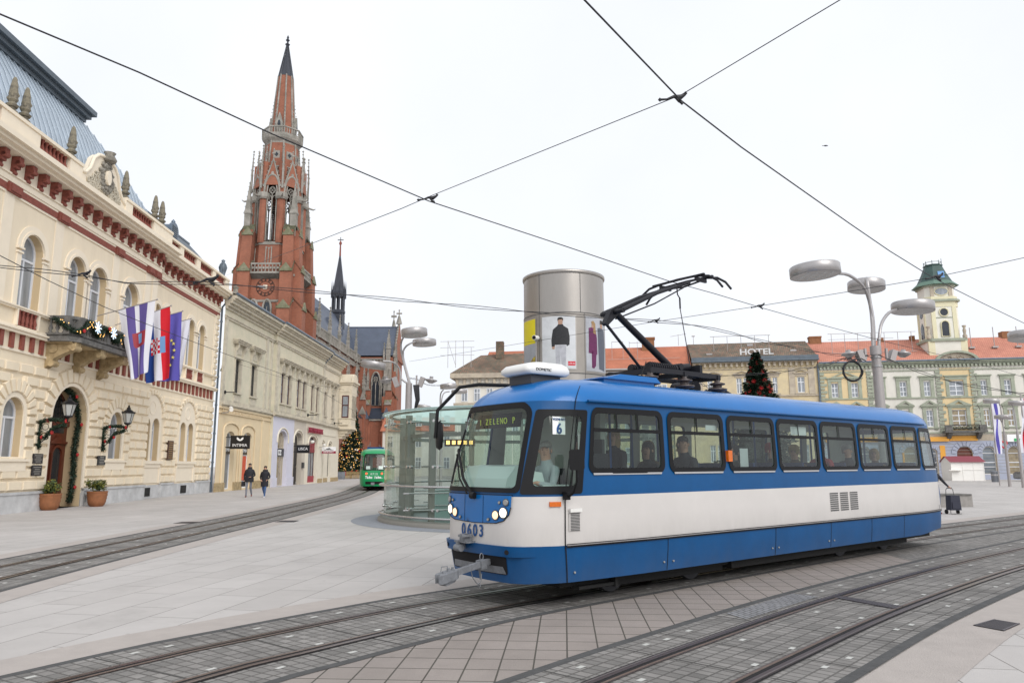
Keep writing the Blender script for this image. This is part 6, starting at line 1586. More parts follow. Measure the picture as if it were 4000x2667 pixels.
# the walking couple
mp=G((900+610/8.71),(1780+1405/8.71));wp=G((900+1140/8.71),(1780+1410/8.71))
def coat(t,prof,m='coat_black',sx=1.,sy=.72,y=0.,n=20,rings=0):
    b=MB();b.lathe(prof,(0,y,0),n,sx=sx,sy=sy);b.build('coat',m,t)
K=1.96/1.8
P=standing(1.96)
def sc(p,k=K): return tuple(v*k for v in p)
P['ell']=sc((-.27,.05,1.14));P['wrl']=sc((-.26,.0,.90));P['hal']=sc((-.25,-.03,.80))
P['elr']=sc((.28,.03,1.14));P['wrr']=sc((.13,-.22,1.06));P['har']=sc((.05,-.27,1.06))
P['knl']=sc((-.10,-.10,.50));P['anl']=sc((-.10,-.13,.09));P['tol']=sc((-.10,-.27,.04));P['knr']=sc((.08,.02,.50));P['anr']=sc((.10,.24,.16));P['tor']=sc((.11,.14,.05))
def ex(t,X):
    coat(t,[(.235*K,.80*K),(.235*K,.95*K),(.21*K,1.1*K),(.225*K,1.3*K),(.21*K,1.42*K),(.12*K,1.50*K),(.10*K,1.52*K)])
    b=MB();b.lathe([(.12,0),(.135,.05),(.11,.1),(.09,.08)],(0,.03,1.50*K),14);b.build('hood','coat_black',t)
    b=MB();b.X=X
    for s in (-1,1): b.tube([(s*.031+.02*math.cos(k*PI/5),-.108,.010+.016*math.sin(k*PI/5)) for k in range(10)],.0028,4,closed=True)
    b.build('glasses','black_plastic',t)
man=human('man in a dark hooded coat and grey jeans walking with a phone in his hand',mp,0.12,P,['skin','coat_black','jeans_grey','shoe_red'],'hair_dark','short','pedestrians outside the shops',extra=ex)
b=MB();b.box(.0,.10,-.35,-.33,1.16,1.19);o=b.build('phone','phone');o.location=mp;tag(o,'small dark phone held in the walking man\'s hand','phone')
b=MB();b.box(-.40,-.24,-.16,.08,.62,.90);b.tube([(-.36,-.05,.9),(-.3,-.06,1.02),(-.26,0,.9)],.012,5)
for i,v in enumerate(b.v): pass
o=b.build('handbag','coat_black');o.location=mp;tag(o,'dark folded bag hanging from the walking man\'s right hand','bag')
K2=1.80/1.8;P=standing(1.80)
P['ell']=(-.27,.06,1.15);P['wrl']=(-.19,-.12,1.02);P['hal']=(-.14,-.14,.96);P['elr']=(.27,.06,1.15);P['wrr']=(.19,-.12,1.02);P['har']=(.14,-.14,.96)
P['knl']=(-.08,.02,.50);P['anl']=(-.03,.2,.15);P['tol']=(-.03,.10,.05);P['knr']=(.07,-.10,.50);P['anr']=(.05,-.12,.09);P['tor']=(.05,-.27,.035)
def ex2(t,X):
    R_=[];z=.62
    for k in range(17): R_.append((.215-.03*math.exp(-((z-1.08)/.18)**2)+(.012 if k%2 else -.004),z));z+=.05
    R_+=[(.16,1.47),(.10,1.5)];coat(t,R_,'coat_black')
    b=MB();b.lathe([(.13,0),(.16,.05),(.13,.11),(.09,.09)],(0,.05,1.47),14);b.build('hood','coat_black',t)
    b=MB();b.X=X;b.lathe([(.001,-.04),(.045,0),(.001,.04)],(0,.10,.06),10);b.build('hair_bun','hair_dark',t)
woman=human('woman in a long black quilted coat and blue jeans with her hands in her pockets',wp,0.05,P,['skin','coat_black','jeans_blue','shoe_white'],'hair_dark','short','pedestrians outside the shops',extra=ex2)
# ---------------------------------------------------------------- trams
vt=ray(3337*D,1066*D);vt.z=0;vt.normalize();TD=vt.copy()
rr=ray(1306*D,1180*D);TP=Vector((rr.x/rr.y*9.5,9.5,0))
OUT=[(-.665,1.13),(-.662,.9),(-.645,.65),(-.62,.48),(-.56,.36),(-.44,.26),(-.30,.18),(-.15,.115),(0,.07),(.5,.035),(1.2,.01),(1.9,0),(4,0),(6,0),(8,0),(10.1,0),(10.5,.03),(11.0,.09),(11.35,.16),(11.55,.3),(11.64,.5),(11.68,.8),(11.69,1.13)]
op=[Vector((p[0],p[1],0)) for p in OUT]
path=catmull([(p.x,p.y,0) for p in op],.06)
S_=[0.]
for i in range(1,len(path)): S_.append(S_[-1]+(path[i]-path[i-1]).length)
STOT=S_[-1]
import bisect
def outl(s):
    s=max(0,min(STOT,s));i=min(max(bisect.bisect(S_,s)-1,0),len(S_)-2);t=(s-S_[i])/max(1e-9,S_[i+1]-S_[i]);return path[i].lerp(path[i+1],t)
def s_of_u(u):   # arc position on the near side of a given length coordinate
    for i in range(len(path)-1):
        if path[i].x<=u<=path[i+1].x and path[i].y<.9: return S_[i]+(u-path[i].x)/max(1e-9,path[i+1].x-path[i].x)*(S_[i+1]-S_[i])
    return STOT if u>0 else 0
ZR=2.60
def prof(v):     # v<=ZR: height; above: roof parameter 0..1 mapped to height, lateral scale
    if v<=ZR:
        ins=0.
        if v<.8: ins=.05*((.8-v)/.5)**1.6
        if v>1.5: ins=.035*(v-1.5)/1.1
        return v,1-ins/1.13
    a=(v-ZR)*PI/2     # v in [ZR, ZR+1]
    return 2.60+.42*math.sin(a)**.9,(1-.03)*max(.0,math.cos(a))**.55
def fshift(v):
    if v<.8: return .09*(.8-v)/.5
    if v<1.45: return .0+.02*(v-.8)
    if v<=ZR: return .013+.33*((v-1.45)/(ZR-1.45))
    return .343+1.1*((v-ZR))**1.5
def surf(s,v,off=0.):
    sg=1 if s>=0 else -1;p=outl(abs(s));z,sy=prof(v)
    u,y=p.x,p.y
    # outward normal for offsets
    q=outl(abs(s)+.02);r=outl(abs(s)-.02);n=Vector((-(q.y-r.y),(q.x-r.x),0));n=n.normalized() if n.length>1e-6 else Vector((0,1,0));n=-n
    u+=n.x*off;y+=n.y*off
    y=1.13+(y-1.13)*sy
    w=max(0,min(1,(1.2-u)/1.85))**1.0
    u+=fshift(v)*w*w*(3-2*w)
    w=max(0,min(1,(u-10.0)/1.6));u-=(.25*max(0,(v-1.5))/1.1 if v<=ZR else .25+.9*(v-ZR)**1.5)*w
    if sg<0: y=2.26-y
    return (u,y,z+(off if v>ZR else 0))
def zbot(s):
    u=outl(abs(s)).x;return .33+(.10*max(0,(u-10)/1.6))
def wsout(w,z0,z1,r0,r1,lean=.03):
    out=[(0,z0)]
    for k in range(5): t=-PI/2+PI/2*k/4;out.append((w-r0+r0*math.cos(t),z0+r0+r0*math.sin(t)))
    for k in range(7): t=PI/2*k/6;out.append((w-lean-r1+r1*math.cos(t),z1-r1+r1*math.sin(t)))
    out.append((0,z1));return out
def tram_body(root,C,detail=True):
    body=MB();st=(.22,.2)
    sj=s_of_u(0.0)
    WINS=[(.40,1.86),(2.03,3.30),(3.46,4.72),(4.86,6.10),(6.26,7.48),(7.63,8.82),(8.99,10.15),(10.32,11.25)]
    WB,WT=1.715,2.53
    def smap(off=0.,far=False): return lambda a,b:surf(-a if far else a,b,off)
    sd0=s_of_u(-.50);sd1=s_of_u(.26)       # driver side window
    wins=[(s_of_u(a),s_of_u(c)) for a,c in WINS]
    ws=.80                                    # half arc of windscreen
    WSB,WST=1.47,2.60
    # near and far sides, skirt / band / upper
    for far in (False,True):
        f=smap(0,far);fl=far
        lo=[(0,.33)]+[(s_of_u(u),zbot(s_of_u(u))) for u in (3,6,9,10,11)]+[(STOT,.43)]
        body.patch(lo+[(STOT,.79),(0,.79)],[rrect(-.01,.50,.40,.66,.0)[:0] or [(.0001,.42),(.60,.42),(.60,.62),(.0001,.62)]] if False else [],f,st,True,0 if not far else 0,flip=not fl)
        body.patch([(0,.79),(STOT,.79),(STOT,1.40),(0,1.40)],[],f,st,True,1,flip=not fl)
        holes=[rrect(a,c,WB,WT,.10,4) for a,c in wins]+[rrect(sd0,sd1,1.47,2.49,.05,3)]
        if far: holes=holes[:0]+[rrect(a,c,WB,WT,.10,4) for a,c in ((s_of_u(2.2),s_of_u(3.6)),(s_of_u(3.8),s_of_u(5.1)),(s_of_u(6.6),s_of_u(7.9)),(s_of_u(8.1),s_of_u(9.3)))]+[rrect(s_of_u(a),s_of_u(c),.95,2.45,.06,3) for a,c in ((.55,1.75),(5.3,6.4),(9.5,10.6))][:0]+[rrect(sd0,sd1,1.47,2.49,.05,3)]+[rrect(s_of_u(a),s_of_u(c),1.45,WT,.05,3) for a,c in ((.6,1.8),(5.3,6.4),(9.5,10.5))]
        re=[(STOT-.85,1.6),(STOT,1.6),(STOT,2.5),(STOT-.85,2.5)]
        out=[(.0,1.40),(STOT,1.40),(STOT,1.6),(STOT-.85,1.6),(STOT-.85,2.5),(STOT,2.5),(STOT,ZR+.04),(0,ZR+.04)]+list(reversed(wsout(ws,WSB,WST,.05,.18)))
        body.patch(out,holes,f,st,True,2,flip=not fl)
    # roof
    for far in (False,True):
        body.patch([(0,ZR+.04),(STOT,ZR+.04),(STOT,ZR+.98),(0,ZR+.98)],[],smap(0,far),(.3,.09),True,3,flip=far is False)
    body.build('body',C,root)
    # windows
    for k,(a,c) in enumerate(wins):
        b=MB();b.patch(rrect(a-.035,c+.035,WB-.035,WT+.035,.13,5),[rrect(a+.045,c-.045,WB+.04,WT-.045,.075,5)],smap(.014),(.3,.3),False,0,flip=True)
        for (x0,x1,z0,z1) in ((a+.03,c-.03,2.235,2.285),((a+c)/2-.018+(-.2 if k==0 else 0),(a+c)/2+.018+(-.2 if k==0 else 0),2.28,WT-.03))+(((a+.94,a+.975,2.28,WT-.03),) if k==0 else ()):
            b.patch([(x0,z0),(x1,z0),(x1,z1),(x0,z1)],[],smap(.018),None,False,0,flip=True)
        wf=b.build('window','rubber',root)
        b=MB();b.patch(rrect(a,c,WB,WT,.10,4),[],smap(.004),(.4,.4),True,0,flip=True);b.build('pane','tram_glass',wf)
        b=MB();b.patch([(a+.06,WB-.05),(c-.06,WB-.05),(c-.05,WB-.025),(a+.05,WB-.025)],[],smap(.02),None,False,0,flip=True);b.build('sill_strip','steel_rail',wf)
    b=MB();b.patch(rrect(sd0-.05,sd1+.02,1.43,2.52,.04,3),[rrect(sd0+.09,sd1-.10,1.53,2.43,.07,4)],smap(.010),(.12,.2),True,0,flip=True)
    b.patch([(sd1-.20,1.5),(sd1-.17,1.5),(sd1-.17,2.46),(sd1-.20,2.46)],[],smap(.013),None,False,0,flip=True)
    dw=b.build('driver_window','rubber',root);b=MB();b.patch(rrect(sd0,sd1,1.47,2.49,.05,3),[],smap(.003),(.15,.2),True,0,flip=True);b.build('pane','windshield_glass',dw)
    b=MB()
    for far in (False,True): b.patch([(0,WSB-.02),(ws+.0,WSB-.02),(ws+.015,WST-.1),(ws-.09,WST+.02),(0,WST+.02)],[[(-.0001+.0002,WSB+.045),(ws-.085,WSB+.05),(ws-.08,WST-.2),(ws-.19,WST-.085),(.0001,WST-.085)]] if False else [],smap(.0,far),(.2,.2),True,0,flip=not far) if False else None
    def wsring(far):
        f=smap(.010,far)
        outer=wsout(ws+.015,WSB-.02,WST+.015,.06,.19);inner=wsout(ws-.055,WSB+.04,WST-.055,.05,.14)
        poly=outer+list(reversed(inner))
        b.patch(poly,[],f,(.1,.15),True,0,flip=not far)
    wsring(False);wsring(True)
    wsf=b.build('windscreen','rubber',root)
    b=MB()
    for far in (False,True): b.patch(wsout(ws,WSB,WST,.05,.18),[],smap(.003,far),(.12,.12),True,0,flip=not far)
    b.build('pane','windshield_glass',wsf)
    b=MB()
    for far in (False,True): b.patch([(STOT-.85,1.6),(STOT,1.6),(STOT,2.5),(STOT-.85,2.5)],[],smap(.0,far),(.2,.2),True,0,flip=not far)
    b.build('rear_window','tram_glass',root)
    b=MB()
    for a,c in ((2.2,3.6),(3.8,5.1),(6.6,7.9),(8.1,9.3),(.6,1.8),(5.3,6.4),(9.5,10.5),(-.5,.26)):
        b.patch([(s_of_u(a),1.45),(s_of_u(c),1.45),(s_of_u(c),2.53),(s_of_u(a),2.53)],[],smap(-.01,True),(.4,.4),True)
    b.build('far_side_panes','windshield_glass',root)
    # inner lining
    b=MB()
    for far in (False,True):
        f=smap(-.06,far)
        hs=[(s_of_u(a),s_of_u(c)) for a,c in ((2.2,3.6),(3.8,5.1),(6.6,7.9),(8.1,9.3))] if far else wins
        holes=[rrect(a-.0,c+.0,WB-.0,WT,.08,3) for a,c in hs]+([rrect(s_of_u(a),s_of_u(c),1.45,WT,.05,3) for a,c in ((.6,1.8),(5.3,6.4),(9.5,10.5))] if far else [])+[rrect(sd0,sd1,1.5,2.46,.05,3)]
        b.patch([(ws+.05,.95),(STOT-.9,.95),(STOT-.9,ZR),(ws+.05,ZR)],holes,f,(.4,.4),True,0,flip=far)
        b.patch([(.4,ZR),(STOT,ZR),(STOT,ZR+.9),(.4,ZR+.9)],[],smap(-.07,far),(.5,.2),True,1,flip=True)
    b.build('lining',['tram_lining','tram_ceiling'],root)
    b=MB();b.box(.15,11.2,.12,2.14,.82,.9);b.build('floor','tram_floor',root)
    # under-body, with low boxes added to block light beneath the tram; bogies
    b=MB();b.box(.1,11.0,.3,1.96,.24,.80);b.box(3.7,7.3,.25,2.0,.18,.5);b.box(10.1,11.1,.4,1.9,.3,.5);b.box(-.2,.3,.5,1.8,.36,.6);b.box(1.0,3.6,.35,1.95,.16,.5);b.box(7.4,10.0,.35,1.95,.16,.5);b.box(.35,1.05,.2,.35,.20,.24);b.box(1.0,1.05,.18,.35,.18,.42);b.build('underframe_light_block','under_black',root)
    for x in (1.4,3.2,7.8,9.6):
        b=MB()
        for y in (.7,1.7): b.cyl((x,y-.05,.32),(x,y+.05,.32),.30,n=20)
        b.cyl((x,.7,.32),(x,1.7,.32),.06,n=8);b.build('wheelset','dark_grey',root)
    return smap,wins,(sd0,sd1)
def seam(parent,smap,pts,name='panel_seam',m='rail_groove',w=.008,off=.004):
    b=MB()
    for (a,z0,z1) in pts: b.patch([(a-w,z0),(a+w,z0),(a+w,z1),(a-w,z1)],[],smap(off),(.5,.12),False,0,flip=True)
    return b.build(name,m,parent)
tram=thing('tram','blue and white tram numbered 0603 in the foreground with its pantograph raised','tram',TP,math.atan2(TD.y,TD.x))
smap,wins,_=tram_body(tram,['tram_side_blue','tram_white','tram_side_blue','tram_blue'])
seam(tram,smap,[(s_of_u(0.0),.33,2.74)])
for u in (1.9,4.6,6.35,7.85,9.2): seam(tram,smap,[(s_of_u(u),.34,.80)],w=.006)
seam(tram,smap,[(s_of_u(.275),.82,1.36)][:0]+[(s_of_u(.0),2.6,3.0)])
b=MB();b.patch([(s_of_u(0.01),.765),(s_of_u(11.3),.765),(s_of_u(11.3),.81),(s_of_u(.01),.81)],[],smap(.02),(.4,.1),False,0,flip=True);b.build('skirt_trim','rubber',tram)
b=MB();b.patch([(s_of_u(0.01),.788),(s_of_u(11.3),.788),(s_of_u(11.3),.80),(s_of_u(.01),.80)],[],smap(.026),(.4,.1),False,0,flip=True);b.build('trim_highlight','lamp_steel',tram)
# rain gutter
b=MB();pts=[surf(s_of_u(.25+.5*k),2.605+.004*k*0,.035) for k in range(22)];b.tube(pts,.02,6);b.build('rain_gutter','tram_side_blue',tram)
# door fittings on the side
for u in (1.82,2.02,4.5,4.68,6.27,6.45,.12): b=MB();p=surf(s_of_u(u),.45,.004);b.cyl(p,(p[0],p[1]-.015,p[2]),.014,n=10);b.build('skirt_bolt','lens_grey',tram)
def louvre(u0,u1,z0,z1,n,m,name,frame=True,cols=1):
    b=MB()
    if frame: b.patch([(s_of_u(u0),z0),(s_of_u(u1),z0),(s_of_u(u1),z1),(s_of_u(u0),z1)],[],smap(.012),None,False,0,flip=True)
    l=b.build(name,'tram_white',tram) if frame else None
    b=MB();cw_=(u1-u0)/cols
    for c in range(cols):
        for k in range(n):
            z=z0+(z1-z0)*(k+.5)/n;a0=u0+cw_*c+cw_*.1;a1=u0+cw_*(c+1)-cw_*.1;h=(z1-z0)/n*.3
            b.patch([(s_of_u(a0),z-h),(s_of_u(a1),z-h),(s_of_u(a1),z+h),(s_of_u(a0),z+h)],[],smap(.016 if frame else .008),None,False,0,flip=True)
    b.build('slats' if frame else name,'lamp_dark' ,l if frame else tram)
louvre(.055,.245,.965,1.19,12,'','vent_cover')
b=MB();p=surf(s_of_u(.05),1.21,.02);b.box(p[0],p[0]+.2,p[1]-.03,p[1],1.20,1.245);b.build('vent_hood','ac_white',tram)
louvre(6.33,7.40,.955,1.29,9,'','side_grille',False,3)
def lens(u0,u1,z0,z1,m,name,dp=.03):
    b=MB();a=surf(s_of_u(u0),z0,.0);c=surf(s_of_u(u1),z1,.0);X=Vector((c[0]-a[0],c[1]-a[1],0));L=X.length;X.normalize();N_=Vector((X.y,-X.x,0))
    b.X=Matrix(((X.x,-N_.x,0,a[0]),(X.y,-N_.y,0,a[1]),(0,0,1,0),(0,0,0,1)));b.box(0,L,-dp,.01,z0,z1);return b.build(name,m,tram)
lens(-.21,-.065,1.275,1.335,'amber_lens','side_indicator',.02);lens(3.36,3.47,1.84,2.01,'amber_lens','side_marker',.05)
# front mask: blue lamp panel, lamps, number
FM=lambda off:(lambda a,b:surf(-a,b,off))
b=MB();poly=[(-.72,1.42),(.74,1.42),(.73,1.27),(.70,1.17),(.62,1.10),(.48,1.065),(0,1.05),(-.46,1.065),(-.60,1.10),(-.68,1.17),(-.71,1.27)]
b.patch([(-p[0],p[1]) for p in poly],[],lambda a,c:surf(a,c,.008),(.08,.08),True,0)
fp=b.build('lamp_panel','tram_blue',tram)
b=MB()
for a in (-.22,.2): b.patch([(a-.004,1.06),(a+.004,1.06),(a+.004,1.41),(a-.004,1.41)],[],lambda x,c:surf(x,c,.011),(.1,.1),False,0)
b.patch([(-.735,1.415),(.735,1.415),(.735,1.425),(-.735,1.425)],[],lambda x,c:surf(x,c,.011),(.05,.1),False,0)
pl=[(-p[0],p[1]) for p in poly];
b.tube([surf(p[0],p[1],.008) for q,p2 in zip(pl[2:-1],pl[3:]) for p in ((q[0],q[1]),((q[0]+p2[0])/2,(q[1]+p2[1])/2))]+[surf(*pl[-1],.008)],.006,4);b.build('panel_edge','rail_groove',fp)
def lamp(a,z,r,m,name,parent=None):
    c=Vector(surf(a,z,.0));e=Vector(surf(a+.03,z,.0));g=Vector(surf(a-.03,z,.0));tx=(e-g).normalized();n=Vector((tx.y,-tx.x,0))
    if n.dot(Vector((-1,0,0)))<0: n=-n
    o=c+n*.012;b=MB();b.cyl(o,o+n*.012,r*1.18,n=20);h=b.build(name,'lamp_dark',parent or tram)
    b=MB();q=[];b.cyl(o+n*.008,o+n*.02,r,r*.85,n=20);b.build('lens',m,h);return h
for s in (-1,1):
    lamp(s*.60,1.20,.062,'headlight_on','headlight');lamp(s*.46,1.165,.055,'headlight_amber','headlight')
    lamp(s*.64,1.33,.04,'lens_grey','position_lamp');lamp(s*.53,1.325,.018,'lens_grey','reflector');lamp(s*.32,1.105,.018,'lens_grey','reflector')
# number on the front: each digit follows the curve
for k,ch_ in enumerate('0603'):
    a=-(-.235+.135*k);a=.22-.135*k
    a=-.235+.135*k
    c=Vector(surf(a,.945,.012));tx=(Vector(surf(a+.03,.9,0))-Vector(surf(a-.03,.9,0))).normalized();n=Vector((-1,0,0));tz=Vector((0,0,1));ny=tx.cross(tz)
    R3=Matrix(((tx.x,0,ny.x),(tx.y,0,ny.y),(0,1,0)))
    text(ch_,'letter_blue',.215,tram,c,R3,name='number',ext=.003,sx=.9,bold=.003)
# bumper with coupler recess
bo_=lambda a:.035*max(0,min(1,(1.02-abs(a))/.3))-.002
b=MB();b.patch([(-1.02,.66),(1.02,.66),(1.02,.79),(-1.02,.79)],[],lambda a,c:surf(a,c,bo_(a)),(.06,.1),True,0)
b.patch([(-1.02,.79),(1.02,.79),(1.02,.80),(-1.02,.80)],[],lambda a,c:surf(a,.79,bo_(a)*(1-(c-.79)/.01)),(.06,1),False,0);b.build('bumper','tram_side_blue',tram)
b=MB();b.patch(rrect(-.62,.62,.43,.655,.03,3),[],lambda a,c:surf(a,c,.006),(.08,.1),True,0);rc=b.build('coupler_recess','rail_groove',tram)
b=MB();b.patch([(-.60,.44),(.60,.44),(.55,.53),(-.55,.53)],[],lambda a,c:surf(a,c,.012),(.08,.1),True,0);b.build('recess_sill','coupler_grey',rc)
for a in (-.66,.66): 
    c=Vector(surf(a,.72,.036));n=(c-Vector((.6,1.2,.72))).normalized();b=MB();b.cyl(c-n*.005,c+n*.004,.03,n=14);b.build('bumper_eye','rail_groove',tram)
hA=Vector((-.42,.90,.60));hB=Vector((-1.57,.60,.47));ex_=(hB-hA).normalized();ey_=Vector((0,0,1)).cross(ex_).normalized();ez_=ex_.cross(ey_);CL=(hB-hA).length
b=MB();b.X=Matrix(((ex_.x,ey_.x,ez_.x,hA.x),(ex_.y,ey_.y,ez_.y,hA.y),(ex_.z,ey_.z,ez_.z,hA.z),(0,0,0,1)))
b.box(-.3,CL-.30,-.028,.028,-.035,.035);b.box(.32,.42,-.05,.05,-.06,.05)
b.prism([(CL-.34,-.04),(CL-.27,-.075),(CL-.06,-.075),(CL+.0,-.035),(CL-.045,-.015),(CL-.045,.02),(CL+.02,.04),(CL-.0,.085),(CL-.27,.08),(CL-.34,.04)],-.055,.045,'xy')
b.prism([(CL-.30,-.055),(CL-.05,-.055),(CL-.10,-.10),(CL-.25,-.09)],-.05,.05,'xz')
b.cyl((CL-.20,0,.04),(CL-.20,0,.085),.018,n=8);b.cyl((CL-.12,0,.04),(CL-.12,0,.065),.022,n=8);b.cyl((CL-.28,.0,.04),(CL-.28,0,.08),.016,n=8)
b.tube([(CL-.22,-.03,.05),(CL-.22,-.03,.10),(CL-.12,-.03,.115),(CL-.10,-.03,.06)],.006,5)
b.tube([(.36+.035*math.cos(k*PI/5),0,.085+.045*math.sin(k*PI/5)) for k in range(10)],.006,5,closed=True)
b.cyl((.37,-.04,-.05),(.35,-.04,-.20),.016,n=6);b.tube([(.58,0,-.04),(.56,0,-.12),(.50,0,-.20),(.45,0,-.24),(.40,0,-.21),(.38,0,-.12)],.006,5);b.tube([(.44+.025*math.cos(k*PI/4),0,-.25+.03*math.sin(k*PI/4)) for k in range(8)],.005,4,closed=True);b.X=None
b.build('coupler','coupler_grey',tram)
b=MB();b.box(-.80,-.60,1.1,1.4,.79,.81);b.box(-.86,-.70,1.12,1.22,.87,.90);b.box(-.78,-.64,1.17,1.30,.80,.90);b.cyl((-.80,1.22,.72),(-.80,1.36,.72),.045,n=12);b.box(-.82,-.7,1.28,1.33,.70,.80);b.build('coupling_bracket','coupler_grey',tram)
# wiper and mirrors
def sfp(a,z,off): return Vector(surf(a,z,off))
b=MB();b.cyl(sfp(-.02,1.40,.05),sfp(.05,1.40,.04),.045,n=8);b.tube([sfp(.02,1.40,.06),sfp(-.25,1.62,.07),sfp(-.60,2.0,.06),sfp(-.62,2.02,.05)],.02,6);b.tube([sfp(-.62,1.55,.03),sfp(-.66,1.9,.03),sfp(-.60,2.3,.03)],.014,5);b.tube([sfp(-.1,1.42,.06),sfp(-.35,1.62,.07),sfp(-.62,1.95,.06)],.012,5);b.build('wiper','black_plastic',tram)
b=MB();b.tube([(.55,1.75,3.0),(.1,2.1,3.02),(-.12,2.3,2.98),(-.42,2.45,2.62),(-.44,2.47,2.2)],.028,6);b.box(.5,.6,1.65,1.8,2.93,3.03);ma=b.build('mirror_arm','black_plastic',tram)
b=MB();b.lathe([(.001,-.22),(.08,-.18),(.10,0),(.08,.18),(.001,.22)],(-.40,2.42,2.24),12,sx=.35);b.build('mirror','black_plastic',ma)
b=MB();b.tube([(-.01,-.02,1.40),(-.02,-.12,1.45),(-.03,-.20,1.60),(-.03,-.2,1.8)],.016,6);b.box(-.04,.02,-.02,.06,1.36,1.46);ma=b.build('mirror_arm','black_plastic',tram)
b=MB();
b.X=Matrix.Translation((-.03,-.2,1.86))@Matrix.Rotation(math.radians(-38),4,'Z')
b.prism(rrect(-.095,.095,-.13,.13,.035,4),-.035,.035,'xz');b.X=None;b.build('mirror','black_plastic',ma)
# roof equipment
def loft(b,rings,r,n=4):
    vs=[];m=4*(n+1)
    for x0,x1,y0,y1,z,rr_ in rings: vs+=[(p[0],p[1],z) for p in rrect(x0,x1,y0,y1,rr_,n)]
    fs=[(i*m+k,i*m+(k+1)%m,(i+1)*m+(k+1)%m,(i+1)*m+k) for i in range(len(rings)-1) for k in range(m)]
    b.add(vs,fs,True);b.add(vs[:m],[tuple(range(m-1,-1,-1))]);b.add(vs[-m:],[tuple(range(m))])
b=MB();loft(b,[(.06,.80,.83,1.43,3.07,.06),(-.0,.84,.80,1.46,3.10,.08),(.0,.84,.80,1.46,3.15,.08),(.06,.82,.82,1.44,3.21,.10),(.20,.78,.86,1.40,3.245,.12),(.28,.70,.92,1.34,3.25,.12)],.06)
a_=b.build('air_conditioner','ac_white',tram)
b=MB();b.box(.15,.7,.9,1.4,2.94,3.06);b.build('unit_foot','dark_grey',a_)
text('DOMETIC','lamp_dark',.055,a_,(.30,.795,3.13),RXZ,sx=1.2)
b=MB();b.box(1.2,2.3,.5,1.9,2.9,3.06);b.prism([(1.15,3.04),(2.4,3.04),(2.3,3.12),(1.5,3.12)],.45,1.95,'xz');b.build('roof_hatch','tram_blue',tram)
b=MB();b.lathe([(.05,0),(.03,.06),(.015,.08)],(2.2,.75,2.93),8);b.tube([(2.2,.75,3.0),(2.42,.75,3.42)],.008,4);b.build('aerial','black_plastic',tram)
pg=MB()
# base frame on insulators
for y in (.75,1.65): pg.box(2.5,4.3,y-.035,y+.035,3.26,3.34)
for x in (2.5,3.35,4.25): pg.box(x-.04,x+.04,.7,1.7,3.24,3.32)
pg.box(4.05,4.12,.95,1.45,3.3,3.52);pg.cyl((3.55,.95,3.45),(3.55,1.45,3.45),.06,n=10);pg.cyl((3.6,1.2,3.45),(4.05,1.2,3.50),.07,n=12)
for y in (1.0,1.4): pg.cyl((2.75,y,3.40),(3.45,y,3.40),.065,n=12)
for k in range(12):
    for y in (1.0,1.4): pg.cyl((2.78+k*.055,y,3.40),(2.80+k*.055,y,3.40),.08,n=12)
pg.cyl((3.56,1.2,3.46),(2.22,1.2,4.26),.065,.055,n=12);pg.cyl((2.80,1.2,3.38),(1.98,1.2,4.06),.025,n=8)
pg.cyl((2.15,.95,4.26),(2.15,1.45,4.26),.04,n=10);pg.prism([(1.93,4.05),(1.99,4.02),(2.3,4.28),(2.2,4.36),(2.08,4.30)],1.15,1.25,'xz')
for y0,y1 in ((.98,1.05),(1.42,1.35)): pg.cyl((2.15,y0,4.27),(3.05,(y0+y1)/2,4.68),.04,.032,n=8);pg.cyl((3.05,(y0+y1)/2,4.68),(4.0,y1,5.02),.030,.024,n=8)
pg.tube([(2.22,1.2,4.16),(3.2,1.2,4.55),(4.0,1.2,4.95)],.014,6)
pg.build('pantograph_arm','panto_black',tram)
hd=MB()
for x,dx in ((3.86,0),(4.10,.02)):
    p=[(x-.06,2.12,4.80),(x-.05,2.02,4.92),(x-.02,1.86,5.03),(x,1.6,5.07),(x,1.2,5.08),(x,.8,5.07),(x+.02,.54,5.02),(x+.05,.40,4.92),(x+.06,.30,4.78)];hd.tube(p,.022,6)
    hd.box(x-.025,x+.025,.62,1.78,5.06,5.085)
for y in (.8,1.6): hd.box(3.84,4.14,y-.02,y+.02,4.98,5.05);hd.tube([(4.0,y,5.0),(4.0,1.2 ,4.96)],.018,5)
hd.build('collector_head','panto_black',tram)
hd=MB();hd.tube([(3.95,1.3,4.95),(4.02,1.35,4.86),(4.08,1.35,4.80)],.012,5);hd.cyl((4.08,1.35,4.80),(4.08,1.35,4.60),.016,n=5);hd.tube([(4.08,1.35,4.6),(4.14,1.3,4.0),(4.2,1.25,3.32)],.008,4);hd.build('lowering_rope','wire_black',tram)
for x,y in ((2.5,.75),(2.5,1.65),(3.35,.75),(4.25,.75),(4.25,1.65)):
    b=MB();b.lathe([(.07,0),(.07,.06),(.16,.08),(.17,.11),(.08,.13),(.08,.17),(.13,.18),(.14,.2),(.05,.23),(.05,.27)],(x,y,2.98 if x!=2.5 else 2.98),16);b.build('insulator','insulator',tram)
b=MB();b.box(3.2,4.5,.55,.72,2.93,3.0);b.box(3.2,4.5,1.68,1.85,2.93,3.0);b.build('roof_rail','tram_blue',tram)
b=MB();b.cyl((4.0,1.0,3.12),(4.0,1.5,3.12),.12,n=16);b.tube([(4.4,.9,2.95),(4.6,.85,3.08),(4.78,.85,3.02),(4.85,.85,2.9)],.035,6);b.tube([(4.4,1.3,2.95),(4.6,1.25,3.12),(4.8,1.2,3.02),(4.85,1.2,2.9)],.03,6);b.build('roof_cables','panto_black',tram)
b=MB();b.box(8.6,9.6,.9,1.5,2.93,3.04);b.build('rear_vent','dark_grey',tram)
